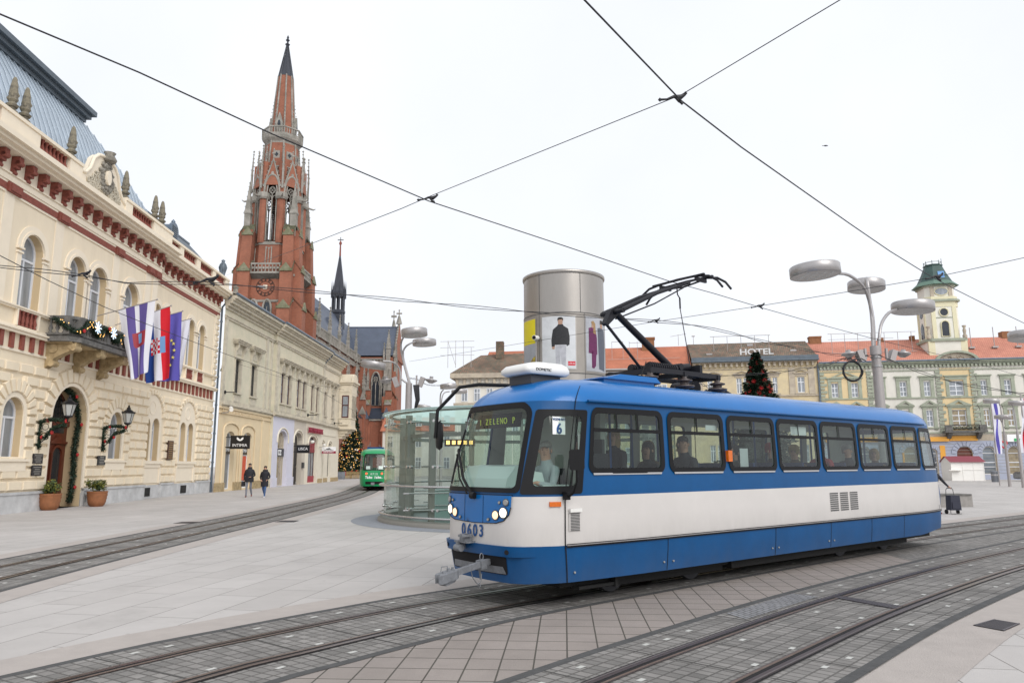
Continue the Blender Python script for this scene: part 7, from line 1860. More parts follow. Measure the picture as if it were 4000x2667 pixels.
# interior: console, bulkhead, seats, poles
b=MB();b.prism([(-.45,1.45),(-.40,1.62),(-.25,1.78),(-.05,1.80),(.1,1.62),(.1,.9),(-.5,.9)],.75,1.85,'xz');b.box(-.38,.15,.30,.75,.9,1.52);b.box(-.2,.25,.25,.5,1.45,1.54)
b.prism([(-.28,.9),(-.28,1.5),(-.22,1.72),(-.05,1.70),(.02,1.5),(.02,.9)],.45,.75,'xz');b.build('console','console',tram)
b=MB();b.box(.55,.60,.5,1.2,.9,2.65);b.box(.55,1.15,1.15,1.2,.9,2.6);b.box(1.05,1.15,.45,.75,.9,2.6);b.build('cab_partition','tram_lining',tram)
b=MB();b.box(.98,1.03,.35,.55,1.75,2.15);b.build('control_cabinet','dark_grey',tram)
b=MB()
for k in range(4): b.box(.70,.83,.548,.552,1.80+.11*k,1.87+.11*k) if False else None
b.box(.62,.84,.46,.465,1.9,2.22);b.build('notice_sheet','letter_white',tram)
b=MB();b.box(-.10,.12,.17,.175,2.19,2.42);vr=b.build('timetable_card','letter_white',tram)
text('6','letter_blue',.19,vr,(.01,.165,2.26),RXZ,bold=.004);text('VOZNI RED','letter_blue',.042,vr,(.01,.165,2.385),RXZ)
b=MB();b.patch([(-.55,2.30),(.55,2.30),(.52,2.50),(-.52,2.50)],[],lambda a,c:surf(a,c,-.10),(.2,.2),True,0);db=b.build('destination_display','rail_groove',tram)
for k,ch_ in enumerate('1 ZELENO P'):
    if ch_==' ': continue
    a=-.40+.088*k;c=Vector(surf(a,2.39,-.085));tx=(Vector(surf(a+.03,2.39,0))-Vector(surf(a-.03,2.39,0))).normalized();tz=Vector((0,0,1));ny=tx.cross(tz);text(ch_,'display_led',.12,db,c,Matrix(((tx.x,0,ny.x),(tx.y,0,ny.y),(0,1,0))),sx=.8)
b=MB();b.box(.30,.36,.45,.9,1.0,1.75);b.box(.05,.36,.42,.9,1.25,1.33);b.build('driver_seat','dark_grey',tram)
seat=None
for k,(x,y) in enumerate([(2.5+.75*i,.42) for i in range(11)]+[(3.9+.75*i,1.9) for i in range(8)]):
    if k==0:
        b=MB();b.box(0,.42,-.2,.2,1.28,1.34);b.box(.38,.44,-.21,.21,1.3,1.82);b.cyl((.2,0,.9),(.2,0,1.3),.03,n=6);seat=b.build('seat','seat_blue',tram);seat.location=(x,y,0)
    else: c=seat.copy();COL.objects.link(c);c.parent=tram;c.location=(x,y,0)
pole=None
for k,(x,y) in enumerate(((1.5,.7),(2.3,1.0),(3.5,1.5),(5.0,1.0),(6.4,1.5),(7.6,1.0),(8.9,1.5),(9.8,1.0))):
    if k==0: b=MB();b.cyl((0,0,.9),(0,0,2.9),.02,n=8);pole=b.build('handrail_pole','pole_blue',tram);pole.location=(x,y,0)
    else: c=pole.copy();COL.objects.link(c);c.parent=tram;c.location=(x,y,0)
b=MB();b.box(.62,.95,.2,.45,1.72,1.95);b.tube([(.98,.3,1.72),(1.0,.3,1.9),(1.06,.3,1.9),(1.06,.3,1.72)],.01,4);b.build('bag_on_shelf','coat_black',tram)
b=MB();b.box(5.4,5.9,.10,.105,2.3,2.45);b.box(3.0,3.3,.10,.105,2.32,2.4);b.build('stickers','letter_white',tram)
b=MB();b.box(3.85,4.07,.09,.094,1.72,2.05);b.build('paper_notice','poster_white',tram)
# driver and passengers (things of their own, seated)
def tl(u,y,z): 
    v=tram.matrix_world@Vector((u,y,z)) if False else TP+Vector((TD.x*u-TD.y*y,TD.y*u+TD.x*y,z));return v
TR_=math.atan2(TD.y,TD.x)
def seated(u,y,facing,label,mats,hair,kind,stand=False,sc_=1.,arms=None,look=None,legs=True,zo=0.,fing=False):
    P=dict(pelvis=(0,0,.48),waist=(0,.02,.62),chest=(0,.03,.86),neck=(0,.02,1.03),jaw=(0,.0,1.11),head=(0,-.002,1.19),crown=(0,.01,1.26),shl=(-.18,.03,.95),shr=(.18,.03,.95),ell=(-.24,-.05,.68),elr=(.24,-.05,.68),wrl=(-.16,-.27,.62),wrr=(.16,-.27,.62),hpl=(-.1,-.06,.46),hpr=(.1,-.06,.46),knl=(-.11,-.42,.48),knr=(.11,-.42,.48),anl=(-.11,-.42,.09),anr=(.11,-.42,.09),tol=(-.11,-.56,.04),tor=(.11,-.56,.04))
    if arms: P.update(arms)
    if look: P['face']=look
    base=.9+zo
    return human(label,tl(u,y,base),TR_+facing,P,mats,hair,kind,'people riding in the blue tram',fingers=fing,sub=1,legs=legs)
seated(.16,.62,-PI/2-.0,'tram driver in a pale grey hooded sweatshirt at the controls behind the side window',['skin','hoodie','jeans_blue','shoe_white'],'hair_grey','short',arms=dict(wrl=(-.10,-.34,.70),ell=(-.27,-.12,.72),elr=(.29,-.14,.72),wrr=(.32,-.40,.76)),look=(.8,-.8,0),fing=True,zo=-.10)
for a in (
 (1.62,.75,-PI/2,'passenger with long blond hair standing at the first big tram window',['skin','coat_black','jeans_blue','coat_black'],'hair_blond','long',.12,(.5,-1,0)),
 (1.42,1.35,-PI/2,'passenger in an orange-brown jacket half hidden behind the cab partition',['skin','jacket_brown','jeans_blue','coat_black'],'hair_dark','short',.02,None),
 (2.15,.55,-PI/2,'passenger in a dark parka at the left edge of the second big tram window',['skin','coat_black','jeans_blue','coat_black'],'hair_dark','long',-.08,None),
 (2.62,.95,-PI/2,'passenger with a fair bob and brown jacket in the second big tram window',['skin','jacket_brown','jeans_grey','coat_black'],'hair_blond','bob',-.04,None),
 (2.85,.42,-PI/2,'bearded young passenger in a dark jacket looking out of the second big tram window',['skin','coat_black','jeans_blue','coat_black'],'hair_dark','short',.02,(.95,-.6,0)),
 (3.22,.75,-PI/2,'passenger in a tan knitted hat at the right edge of the second big tram window',['skin','jacket_brown','jeans_blue','coat_black'],'hat_tan','hat',-.05,None),
 (4.05,.45,-PI/2,'passenger in dark cap and olive jacket behind the paper notice in the tram window',['skin','jacket_olive','jeans_blue','coat_black'],'coat_black','hat',-.05,(1,-.25,0)),
 (4.62,.75,-PI/2,'passenger in a black beret at the right edge of the third big tram window',['skin','coat_black','jeans_blue','coat_black'],'coat_black','hat',-.1,None),
 (5.40,.50,-PI/2,'passenger with a dark red hat and black coat in the fourth big tram window',['skin','coat_black','jeans_blue','coat_black'],'hat_red','hat',-.06,(1,-.25,0)),
 (6.30,.60,-PI/2,'passenger in pale hat and beige coat at the left of the fifth tram window',['skin','jacket_brown','jeans_blue','coat_black'],'hat_tan','hat',-.08,None),
 (6.95,.45,-PI/2,'passenger in a red jacket and dark cap in the fifth big tram window',['skin','jacket_red','jeans_blue','coat_black'],'coat_black','hat',.0,None),
 (8.1,.50,-PI/2,'passenger in a dark jacket seated in the sixth big tram window',['skin','coat_black','jeans_blue','coat_black'],'hair_grey','short',-.04,(1,-.25,0)),
 (9.3,.55,-PI/2,'passenger in brown seated in the seventh big tram window',['skin','jacket_brown','jeans_blue','coat_black'],'hair_blond','bob',-.1,None)):
    u,y,f,l,m,h,k,zo,lk=a
    seated(u,y,f,l,m,h,k,zo=zo,look=lk or (.45,-1,0))
# ---- green tram further up the street (seen from behind)
gt=thing('tram','green tram number 0715 seen from behind, leaving along the far track beside the church','tram')
tram_body(gt,['tram_green','tram_green','tram_green','tram_green'])
gd=Vector((-.13,1,0)).normalized();ang=math.atan2(gd.y,gd.x);gt.rotation_euler=(0,0,ang)
gc=atD((865-6),1100,53.2);gt.location=(gc.x+1.13*gd.y+.665*gd.x,53.2-1.13*gd.x+.665*gd.y,0)
def gs_(a,z,off=.012): return Vector(surf(a,z,off))
def gtext(s,m,size,z,sx=1.,shear=0,bold=0.,a0=0,sp=.1):
    n=len(s)
    for k,c_ in enumerate(s):
        if c_==' ': continue
        a=a0+(k-(n-1)/2)*sp;c=gs_(a,z,.016);tx=(gs_(a+.03,z)-gs_(a-.03,z)).normalized();tz=Vector((0,0,1));ny=tx.cross(tz)
        text(c_,m,size,gt,c,Matrix(((tx.x,shear*tx.x,ny.x),(tx.y,shear*tx.y,ny.y),(0,1,0))),name='lettering',ext=.003,sx=sx,bold=bold)
gtext('0715','letter_white',.20,1.18,sp=.135);gtext('Tako lako.','letter_white',.24,.95,shear=.25,bold=.008,sp=.125)
for s in (-1,1):
    def glamp(a,z,r,m,name):
        c=gs_(a,z,.01);b=MB();n=Vector((-1,0,0));b.cyl(c,c+n*.02,r,n=14);b.build(name,m,gt)
    glamp(s*.55,1.22,.07,'tail_red','tail_light');glamp(s*.55,1.33,.035,'lamp_dark','reverse_light')
b=MB();b.patch([(-.6,1.53),(-.3,1.53),(-.3,1.75),(-.6,1.75)],[],lambda a,c:surf(a,c,-.03),None,False);b.patch([(.3,1.53),(.62,1.53),(.62,1.75),(.3,1.75)],[],lambda a,c:surf(a,c,-.03),None,False);b.build('window_notices','letter_white',gt)
b=MB();b.patch(rrect(-.62,.62,.46,.66,.03,3),[],lambda a,c:surf(a,c,.006),(.08,.1),True,0);b.build('coupler_recess','rail_groove',gt)
b=MB();b.cyl((-.4,1.2,.52),(-.95,1.2,.50),.06,n=8);b.box(-1.05,-.85,1.08,1.32,.42,.6);b.build('coupler','coupler_grey',gt)
b=MB();b.box(1.5,3.0,.6,1.8,2.98,3.14);b.build('roof_box','tram_side_blue',gt)
# ---------------------------------------------------------------- glass pavilion
pv=thing('glass_pavilion','round glass pavilion with grey posts and two steel handrails beside the tram front','pavilion',(.6,25.9,0))
RP=5.0;NP=26
b=MB();b.lathe([(RP+.18,0),(RP+.18,.10),(RP+.05,.16),(RP-.1,.16)],(0,0,0),64,cap=False);b.lathe([(RP-.1,.0),(RP-.1,.16)],(0,0,0),64,cap=False);b.build('base_ring','pav_steel',pv)
b=MB();b.add([((RP-.1)*math.cos(2*PI*k/48),(RP-.1)*math.sin(2*PI*k/48),.03) for k in range(48)],[tuple(range(48))]);b.build('floor','pav_floor',pv)
for z in (.27,1.17):
    b=MB();b.tube([((RP+.13)*math.cos(2*PI*k/72),(RP+.13)*math.sin(2*PI*k/72),z) for k in range(72)],.035,8,closed=True);b.build('handrail','steel_rail',pv)
pan=None
for k in range(NP):
    a=2*PI*(k+.5)/NP;w_=PI/NP*.985
    if pan is None:
        b=MB();r=RP
        b.add([(r*math.cos(-w_),r*math.sin(-w_),.17),(r*math.cos(0),r*math.sin(0),.17),(r*math.cos(w_),r*math.sin(w_),.17),(r*math.cos(-w_),r*math.sin(-w_),3.45),(r*math.cos(0),r*math.sin(0),3.45),(r*math.cos(w_),r*math.sin(w_),3.45)],[(0,1,4,3),(1,2,5,4)]);pan=b.build('glass_panel','pav_glass',pv);pan.rotation_euler=(0,0,a)
        b=MB()
        for s in (-w_*.86,w_*.86):
            for z in (.5,1.75,3.1):
                b.cyl((r*math.cos(s)*.99,r*math.sin(s)*.99,z),(r*math.cos(s)*1.008,r*math.sin(s)*1.008,z),.045,n=8);b.cyl((r*math.cos(s)*.94,r*math.sin(s)*.94,z),(r*math.cos(s)*.99,r*math.sin(s)*.99,z),.015,n=5)
        b.build('glass_clamps','steel_rail',pan)
    else: copy_tree(pan,pv).rotation_euler=(0,0,a)
post=None
for k in range(18):
    a=2*PI*k/18+.1
    if post is None: b=MB();b.box(RP-.70,RP-.50,-.04,.04,.03,3.4);b.box(RP-.5,RP-.2,-.02,.02,1.72,1.78);b.box(RP-.5,RP-.2,-.02,.02,3.0,3.06);post=b.build('post','pav_steel',pv)
    else: post_=post.copy();COL.objects.link(post_);post_.parent=pv;post_.rotation_euler=(0,0,a)
b=MB();b.tube([((RP+.08)*math.cos(2*PI*k/60),(RP+.08)*math.sin(2*PI*k/60),3.48) for k in range(60)],.03,6,closed=True);b.build('roof_edge','pav_roof',pv)
b=MB();b.lathe([(RP-.72,2.66),(RP-.72,2.78),(RP-.65,2.78),(RP-.65,2.66),(RP-.72,2.66)],(0,0,0),48,False,cap=False);b.lathe([(RP-.22,3.40),(RP-.22,3.46),(RP-.12,3.46),(RP-.12,3.40),(RP-.22,3.40)],(0,0,0),48,False,cap=False);b.build('ring_beam','pav_steel',pv)
b=MB();b.patch([((RP+.08)*math.cos(2*PI*k/60),(RP+.08)*math.sin(2*PI*k/60)) for k in range(60)],[],lambda x,y:(x,y,3.50),(1.2,1.2),False);b.build('glass_roof','frosted_roof',pv)
b=MB();b.box(-3.4,2.6,-.6,-.5,.03,1.0);b.box(-3.4,2.6,1.6,1.7,.03,1.0);b.box(-1.2,-.1,-3.2,-3.1,.03,1.1)
for k in range(10): b.box(-3.2+.3*k,-2.9+.3*k,-.5,1.6,.03,.1+.12*k)
b.build('stair_parapet','pav_roof',pv)
b=MB()
for y in (-.7,1.8,-3.3):
    for z in (.45,.95): b.tube([(-3.9,y,z),(-1,y,z+.05),(2.8,y,z+.25)],.025,6)
b.build('inner_handrail','steel_rail',pv)
b=MB();b.box(-2.6,-1.7,-4.1,-4.05,2.35,2.55);dsp=b.build('lit_display','rail_groove',pv);text('LIFT','light_amber',.18,dsp,(-2.15,-4.12,2.45),RXZ) if False else None
b=MB()
for k in range(5): b.box(-2.55+k*.17,-2.45+k*.17,-4.11,-4.10,2.40,2.51)
b.build('amber_segments','light_amber',dsp)
# ---------------------------------------------------------------- advertising column
ac=thing('advertising_column','tall brushed steel advertising column with fashion posters behind the tram','advertising column',(1.98,27.3,0))
RC=1.52
b=MB();b.lathe([(RC,0),(RC,5.02)],(0,0,0),64,True);b.lathe([(RC+.012,5.0),(RC+.012,7.22)],(0,0,0),64,True,1);b.lathe([(RC+.0,7.2),(RC+.0,8.72)],(0,0,0),64,True,0);b.lathe([(RC+.03,8.68),(RC+.05,8.72),(RC+.05,8.80),(RC-.1,8.84),(.001,8.86)],(0,0,0),64,True,0)
b.build('drum',['column_steel','column_panel'],ac)
base=math.atan2(-27.3,-1.98)   # direction towards the camera
def CP(off): return lambda a,z:((RC+off)*math.cos(base+a/RC),(RC+off)*math.sin(base+a/RC),z)
b=MB()
for a in (-.95,.62,-2.2,2.1,3.6): b.patch([(a-.012,7.22),(a+.012,7.22),(a+.012,8.68),(a-.012,8.68)],[],CP(.004),None)
for a in (-1.55,-.30*3,.55,.76,2.0,-.2,.6): b.patch([(a-.008,.1),(a+.008,.1),(a+.008,5.0),(a-.008,5.0)],[],CP(.004),None) if a in (-1.55,.76,2.0,-.2) else None
for z in (5.0,7.21): b.patch([(-4.7,z-.014),(4.7,z-.014),(4.7,z+.014),(-4.7,z+.014)],[],CP(.018),(.2,1))
for a in (-.95,.76): b.patch([(a-.008,5.02),(a+.008,5.02),(a+.008,7.2),(a-.008,7.2)],[],CP(.018),None)
b.build('seams','lamp_dark',ac)
def poster(a0,a1,z0,z1,m,name):
    b=MB();b.patch([(a0-.04,z0-.04),(a1+.04,z0-.04),(a1+.04,z1+.04),(a0-.04,z1+.04)],[],CP(.022),(.15,3),True);fr=b.build('poster_frame','column_steel',ac)
    b=MB();b.patch([(a0,z0),(a1,z0),(a1,z1),(a0,z1)],[],CP(.028),(.1,.2),True);return b.build(name,m,fr)
# poster 1: figure in a black puffer jacket and pale trousers
p1=poster(-.82,.40,5.16,7.06,'poster_white','poster');c=-.13
def fig(par,m,poly,off): b=MB();b.patch(poly,[],CP(off),(.06,.2),True);return b.build('printed_figure',m,par)
fig(p1,'poster_pants',[(c-.17,5.22),(c-.03,5.22),(c-.0,5.75),(c+.03,5.22),(c+.17,5.24),(c+.19,5.95),(c+.14,6.12),(c-.14,6.12),(c-.19,5.9)],.031)
fig(p1,'poster_skin',[(c-.31,5.88),(c-.22,5.86),(c-.2,6.0),(c-.3,6.02)],.031)
fig(p1,'poster_black',[(c-.2,6.02),(c+.2,6.02),(c+.22,5.96),(c+.31,6.02),(c+.32,6.3),(c+.27,6.6),(c+.12,6.7),(c+.07,6.78),(c-.07,6.78),(c-.12,6.7),(c-.27,6.58),(c-.33,6.2),(c-.32,5.96),(c-.22,5.96)],.033)
fig(p1,'poster_skin',[(c-.075,6.76),(c+.075,6.76),(c+.085,6.9),(c+.06,6.98),(c-.06,6.98),(c-.085,6.9)],.035)
fig(p1,'hair_dark',[(c-.095,6.88),(c-.06,6.93),(c+.06,6.94),(c+.1,6.88),(c+.1,6.98),(c+.04,7.02),(c-.05,7.02),(c-.1,6.98)],.036)
rp=fig(p1,'poster_red',[(.12,5.27),(.38,5.27),(.38,5.42),(.12,5.42)],.033)
def ctext(s,m,size,a,z,par,off=.04,sp=None):
    sp=sp or size*.55;n=len(s)
    for k,ch_ in enumerate(s):
        aa=a+(k-(n-1)/2)*sp;t=base+aa/RC;tx=Vector((-math.sin(t),math.cos(t),0));n_=Vector((math.cos(t),math.sin(t),0));text(ch_,m,size,par,Vector(((RC+off)*math.cos(t),(RC+off)*math.sin(t),z)),Matrix(((tx.x,0,n_.x),(tx.y,0,n_.y),(0,1,0))),ext=.002)
ctext('s.Oliver','letter_white',.075,.25,5.345,rp,.036,.03)
# poster 2: woman in purple coat and dark man
p2=poster(.80,1.98,5.10,7.08,'poster_grey','poster')
c=1.12;fig(p2,'poster_purple',[(c-.22,5.75),(c+.2,5.72),(c+.2,6.3),(c+.14,6.62),(c-.02,6.72),(c-.2,6.66),(c-.2,6.2)],.033);fig(p2,'poster_purple',[(c-.08,5.22),(c+.02,5.2),(c+.12,5.3),(c+.16,5.74),(c-.08,5.74)],.031);fig(p2,'poster_skin',[(c-.07,6.68),(c+.05,6.68),(c+.06,6.86),(c-.06,6.86)],.034);fig(p2,'hair_blond',[(c+.0,6.5),(c+.14,6.45),(c+.12,6.85),(c+.02,6.95),(c-.08,6.9),(c-.05,6.8),(c+.04,6.78)],.036)
c=1.62;fig(p2,'poster_slate',[(c-.2,5.2),(c+.2,5.15),(c+.3,6.2),(c+.25,6.65),(c-.02,6.75),(c-.25,6.7),(c-.24,6.2)],.031);fig(p2,'poster_skin',[(c-.08,6.72),(c+.08,6.72),(c+.08,6.95),(c-.08,6.95)],.034);fig(p2,'hair_dark',[(c-.1,6.88),(c+.1,6.88),(c+.08,7.02),(c-.08,7.02)],.036)
# poster 3 at the left edge
p3=poster(-2.0,-1.12,5.16,7.06,'poster_grey','poster');fig(p3,'poster_yellow',[(-1.99,6.15),(-1.13,6.15),(-1.13,7.05),(-1.99,7.05)],.031);fig(p3,'hat_tan',[(-1.9,5.2),(-1.14,5.2),(-1.13,5.7),(-1.3,5.6),(-1.6,5.3)],.031);ctext('Y','poster_yellow',.2,-1.2,5.55,p3);ctext('O','poster_yellow',.2,-1.2,5.36,p3)
b=MB();a=base-1.02/RC;n_=Vector((math.cos(a),math.sin(a),0));q=n_*(RC+.12);b.cyl((q.x,q.y,3.9),(q.x,q.y,6.25),.02,n=6);b.build('conduit','lamp_steel',ac)
cm=thing('security_camera','white security camera mounted on the advertising column','security camera',(1.98+q.x,27.3+q.y,0));b=MB();b.cyl((0,0,6.2),(0,0,6.32),.05,n=8);b.cyl((.05,.0,6.32),(-.08,-.28,6.29),.085,n=12);b.build('housing','kiosk_white',cm);b=MB();b.cyl((-.08,-.28,6.29),(-.084,-.29,6.29),.07,n=12);b.build('lens','rail_groove',cm)
# ---------------------------------------------------------------- street lamps with round drum heads
def lamp_head(parent,c,dia,arm,tilt=(0,0),h=.26):
    # arm: polyline of world points ending at the head
    r=dia/2;b=MB();T=Matrix.Translation(c)@Matrix.Rotation(tilt[0],4,'X')@Matrix.Rotation(tilt[1],4,'Y');b.X=T
    b.lathe([(r*.97,0),(r,.01),(r,h),(r*.96,h+.03),(r*.5,h+.07),(r*.12,h+.09),(.001,h+.14)],(0,0,0),36);hd_=b.build('lamp_head','lamp_steel',parent)
    b=MB();b.X=T;b.add([(r*.96*math.cos(2*PI*k/36),r*.96*math.sin(2*PI*k/36),.03) for k in range(36)],[tuple(range(36))]);b.build('underside','mast_paint',hd_)
    b=MB();b.X=T;s=r*.67;b.box(-s-.03,s+.03,-s-.03,s+.03,.012,.025);b.build('lens_tray','lamp_dark',hd_)
    b=MB();b.X=T
    for i in range(4):
        for j in range(4):
            x=-s+s*.5*(i+.5);y=-s+s*.5*(j+.5);b.lathe([(.001,-.02),(s*.14,-.012),(s*.215,.008)],(x,y,.008),8)
    b.build('lenses','lamp_lens',hd_)
    if arm: b=MB();b.tube(catmull(arm,.15),.045 if dia>1 else .04,8);b.build('arm','lamp_steel',parent)
    return hd_
def floods(parent,c,sgn,s=1.):
    b=MB();b.X=Matrix.Translation(c);b.box(-.04*s,.04*s,-.04,.04,-.2*s,.3*s);b.X=Matrix.Translation(c)@Matrix.Rotation(sgn*.35,4,'Y');b.box(-.12*s+sgn*.25*s,.12*s+sgn*.25*s,-.12,.12,-.22*s,.30*s);b.build('control_box','mast_paint',parent)
    b=MB();b.X=Matrix.Translation(c+Vector((sgn*.75*s,0,.0)))@Matrix.Rotation(sgn*.12,4,'Y');b.lathe([(.10*s,-.12*s),(.32*s,.02),(.33*s,.06),(.1*s,.10),(.1*s,.24*s),(.001,.25*s)],(0,0,0),16);b.build('floodlight','lamp_steel',parent)
Ym=20.5
def M_(x,y,Y=Ym): return atD(x,y,Y)
base_=M_(2022,930);lm=thing('street_lamp','tall steel street lamp with three drum heads behind the tram, carrying a coiled cable','street lamp',(base_.x,Ym,0))
def loc(p,root): return Vector((p.x-root.location.x,p.y-root.location.y,p.z))
zc=M_(2013,815).z
b=MB();b.cyl((0,0,0),(0,0,zc),.15,.125,n=16);b.cyl((0,0,zc),(0,0,zc+.25),.15,.15,n=16);b.build('mast','mast_paint',lm)
t1_=[Vector((-.08,0,zc)),loc(M_(2003,740),lm),loc(M_(1996,690),lm),loc(M_(1980,655,20.2),lm),loc(M_(1950,632,19.8),lm),loc(M_(1925,628,19.5),lm)]
lamp_head(lm,loc(M_(1873,634,19.5),lm),1.32,t1_,(.0,math.radians(-3)))
t2_=[Vector((-.02,.05,zc)),loc(M_(2006,740),lm),loc(M_(1998,690),lm),loc(M_(1991,640,20.6),lm),loc(M_(1989,655,22),lm)]
lamp_head(lm,loc(M_(1990,666,22.6),lm),1.10,t2_,(math.radians(-2),math.radians(3)),.24)
t3_=[Vector((.08,0,zc)),loc(M_(2020,770),lm),loc(M_(2026,740,20.7),lm),loc(M_(2042,718,21),lm),loc(M_(2058,712,21.3),lm)]
lamp_head(lm,loc(M_(2097,716,21.5),lm),1.18,t3_,(0,math.radians(2)),.25)
floods(lm,Vector((-.3,0,zc-.0)),-1,.62);floods(lm,Vector((.3,0,zc)),1,.62)
b=MB();b.cyl((0,0,zc-.35),(0,0,zc-.30),.15,n=14);b.cyl((0,0,zc-.1),(0,0,zc-.04),.15,n=14);b.build('clamp_ring','steel',lm)
Y2=34
base_=atD(937,1000,Y2);l2=thing('street_lamp','tall steel street lamp with four drum heads standing behind the glass pavilion','street lamp',(base_.x,Y2,0))
zc2=atD(930,880,Y2).z
b=MB();b.cyl((0,0,0),(0,0,zc2),.19,.15,n=14);b.build('mast','mast_paint',l2)
L2=lambda x,y,Y=Y2:loc(atD(x,y,Y),l2)
lamp_head(l2,L2(952,772,33),1.2,[Vector((0,0,zc2)),L2(924,820),L2(921,790),L2(927,774,33.6),L2(930,770,33.4)],(0,math.radians(-4)),.30)
lamp_head(l2,L2(975,793,35),1.15,[Vector((.05,0,zc2)),L2(926,820),L2(929,800),L2(940,790),L2(955,785,34.6),L2(970,784,35)],(0,math.radians(-3)),.24)
lamp_head(l2,L2(857,845,33.6),1.15,[Vector((-.05,0,zc2)),L2(922,870),L2(917,846),L2(903,832,33.8),L2(880,829,33.7)],(0,math.radians(8)),.24)
floods(l2,Vector((-.4,0,zc2+.1)),-1,.9);floods(l2,Vector((.35,0,zc2+.1)),1,.9)
b=MB();
for k in range(5): b.tube([Vector((.25+.05*k,-.15,zc2-.1)),Vector((.38+.03*k,-.2,zc2-.8)),Vector((.3,-.1,zc2-1.3))],.05,5)
b.build('cable_bundle','wire_black',l2)
for i,(x,y,Y,dia,tx,label) in enumerate(((1030,892,52,1.15,1013,'small distant street lamp with two drum heads left of the far brown roof'),(975,933,60,1.15,1003,'low distant street lamp with one drum head just above the pavilion roof'))):
    bs=atD(tx,1000,Y);l=thing('street_lamp',label,'street lamp',(bs.x,Y,0));LL=lambda a,c,d=0:loc(atD(a,c,Y+d),l)
    if i==0:
        lamp_head(l,LL(1030,892,-1),dia,[Vector((0,0,3)),LL(1012,960),LL(1011,915),LL(1014,900,-.6),LL(1018,896,-1)],(0,math.radians(-4)),.28);lamp_head(l,LL(1055,903,1),dia,[Vector((0,0,3)),LL(1013,940),LL(1018,905,.5),LL(1032,899,1)],(0,math.radians(-3)),.22)
    else: lamp_head(l,LL(973,938),dia,[Vector((0,0,3)),LL(1003,960),LL(995,940),LL(985,932)],(0,math.radians(8)),.24)
    b=MB();b.cyl((0,0,0),(0,0,3.2),.12,.1,n=10);b.build('mast','mast_paint',l)
b_=atD(2345,900,26);l=thing('street_lamp','street lamp head reaching in from the right edge of the photo','street lamp',(b_.x+1.6,26,0));LL=lambda a,c,d=0:loc(atD(a,c,26+d),l)
b=MB();b.cyl((0,0,0),(0,0,5.2),.15,.12,n=12);b.build('mast','mast_paint',l);lamp_head(l,LL(2362,781),1.25,[Vector((0,0,5.1)),Vector((0,0,6)),LL(2400,775)],(0,math.radians(4)),.26)
for x,heads,label,Y in ((2318,((2303,962),(2277,925)),'distant street lamp with two drum heads beside the blue and white flag',58),(2349,((2336,930),),'distant street lamp at the right edge in front of the white building',55)):
    bs=atD(x,1100,Y);l=thing('street_lamp',label,'street lamp',(bs.x,Y,0));zt_=atD(x,990,Y).z;b=MB();b.cyl((0,0,0),(0,0,zt_),.12,.09,n=10);b.build('mast','mast_paint',l)
    for k,(hx,hy) in enumerate(heads):
        e=loc(atD(hx,hy,Y),l);lamp_head(l,e,1.15,[Vector((0,0,zt_)),Vector((-.05,0,e.z-.3)),Vector((-.25,0,e.z+.25)),Vector((e.x+.55,0,e.z+.3))],(0,math.radians(5)),.24)
# ---------------------------------------------------------------- flags hanging over the palace balcony
def flag(label,TL,TR,BL,BR,Y,colf,mats,poleto,crest=None,nx=26,ny=34,amp=.10,seed=1):
    # corner pixels are source pixels at depth Y
    o0=at(*TL,Y);t=thing('flag',label,'flag',(o0.x,Y,0),0,'flags over the palace balcony')
    R_=random.Random(seed);ph=R_.uniform(0,6)
    def P(i,j):
        u=i/nx;v=j/ny;ax=TL[0]+(TR[0]-TL[0])*u;ay=TL[1]+(TR[1]-TL[1])*u;bx=BL[0]+(BR[0]-BL[0])*u;byy=BL[1]+(BR[1]-BL[1])*u
        p=at(ax+(bx-ax)*v,ay+(byy-ay)*v,Y);w_=amp*v**.5
        return Vector((p.x-o0.x+.03*math.sin(9*v+3*u+ph)*v,w_*math.sin(u*11+2.5*v+ph)+.04*math.sin(v*7+ph)*v,p.z))
    vs=[P(i,j) for j in range(ny+1) for i in range(nx+1)]
    b=MB()
    for j in range(ny):
        for i in range(nx):
            a=j*(nx+1)+i;b.add([vs[a],vs[a+1],vs[a+nx+2],vs[a+nx+1]],[(0,3,2,1)],True,colf((i+.5)/nx,(j+.5)/ny))
    cl=b.build('cloth',mats,t)
    bm=bmesh.new();bm.from_mesh(cl.data);bmesh.ops.remove_doubles(bm,verts=bm.verts,dist=1e-4);bm.to_mesh(cl.data);bm.free()
    e=at(*TR,Y);d=Vector((e.x-o0.x,0,e.z-o0.z));s=Vector((0,0,o0.z));b=MB();k=(poleto-o0.x)/d.x;b.cyl(s+d*1.03,s+d*k,.022,n=6);b.build('pole','mast_paint',t)
    b=MB();b.lathe([(.001,-.05),(.05,0),(.001,.07)],tuple(s+d*1.04),8);b.build('finial','mast_paint',t)
    return t,P
wallX=lambda Y:-19.63-.048*(Y-28.7)+.1
def c1(u,v): return 0 if u<.22 or .43<u<.56 or u>.80 else 1
def crest1(u,v):
    q=c1(u,v);x=(u-.55)/.24;y=(v-.48)/.10
    if abs(x)<1 and abs(y)<1 and x*x*.55+y*y*.6<1: return 2 if x>-.25 and abs(y)<.75 and x<.35 else 3
    return q
flag('violet and white striped flag with a crest, leftmost of the hanging flags',(461,1212),(608,1172),(514,1486),(572,1450),34.2,crest1,['flag_white','flag_violet','flag_sky','letter_red'],wallX(34.2),seed=3,nx=34,ny=44)
def c2(u,v):
    if abs(v-.50)<.105 and .22<u<.78:
        if u>.62: return 3
        return 1 if (int((u-.22)/.08)+int((v-.395)/.035))%2 else 0
    return 2 if u<.34 else (0 if u<.66 else 1)
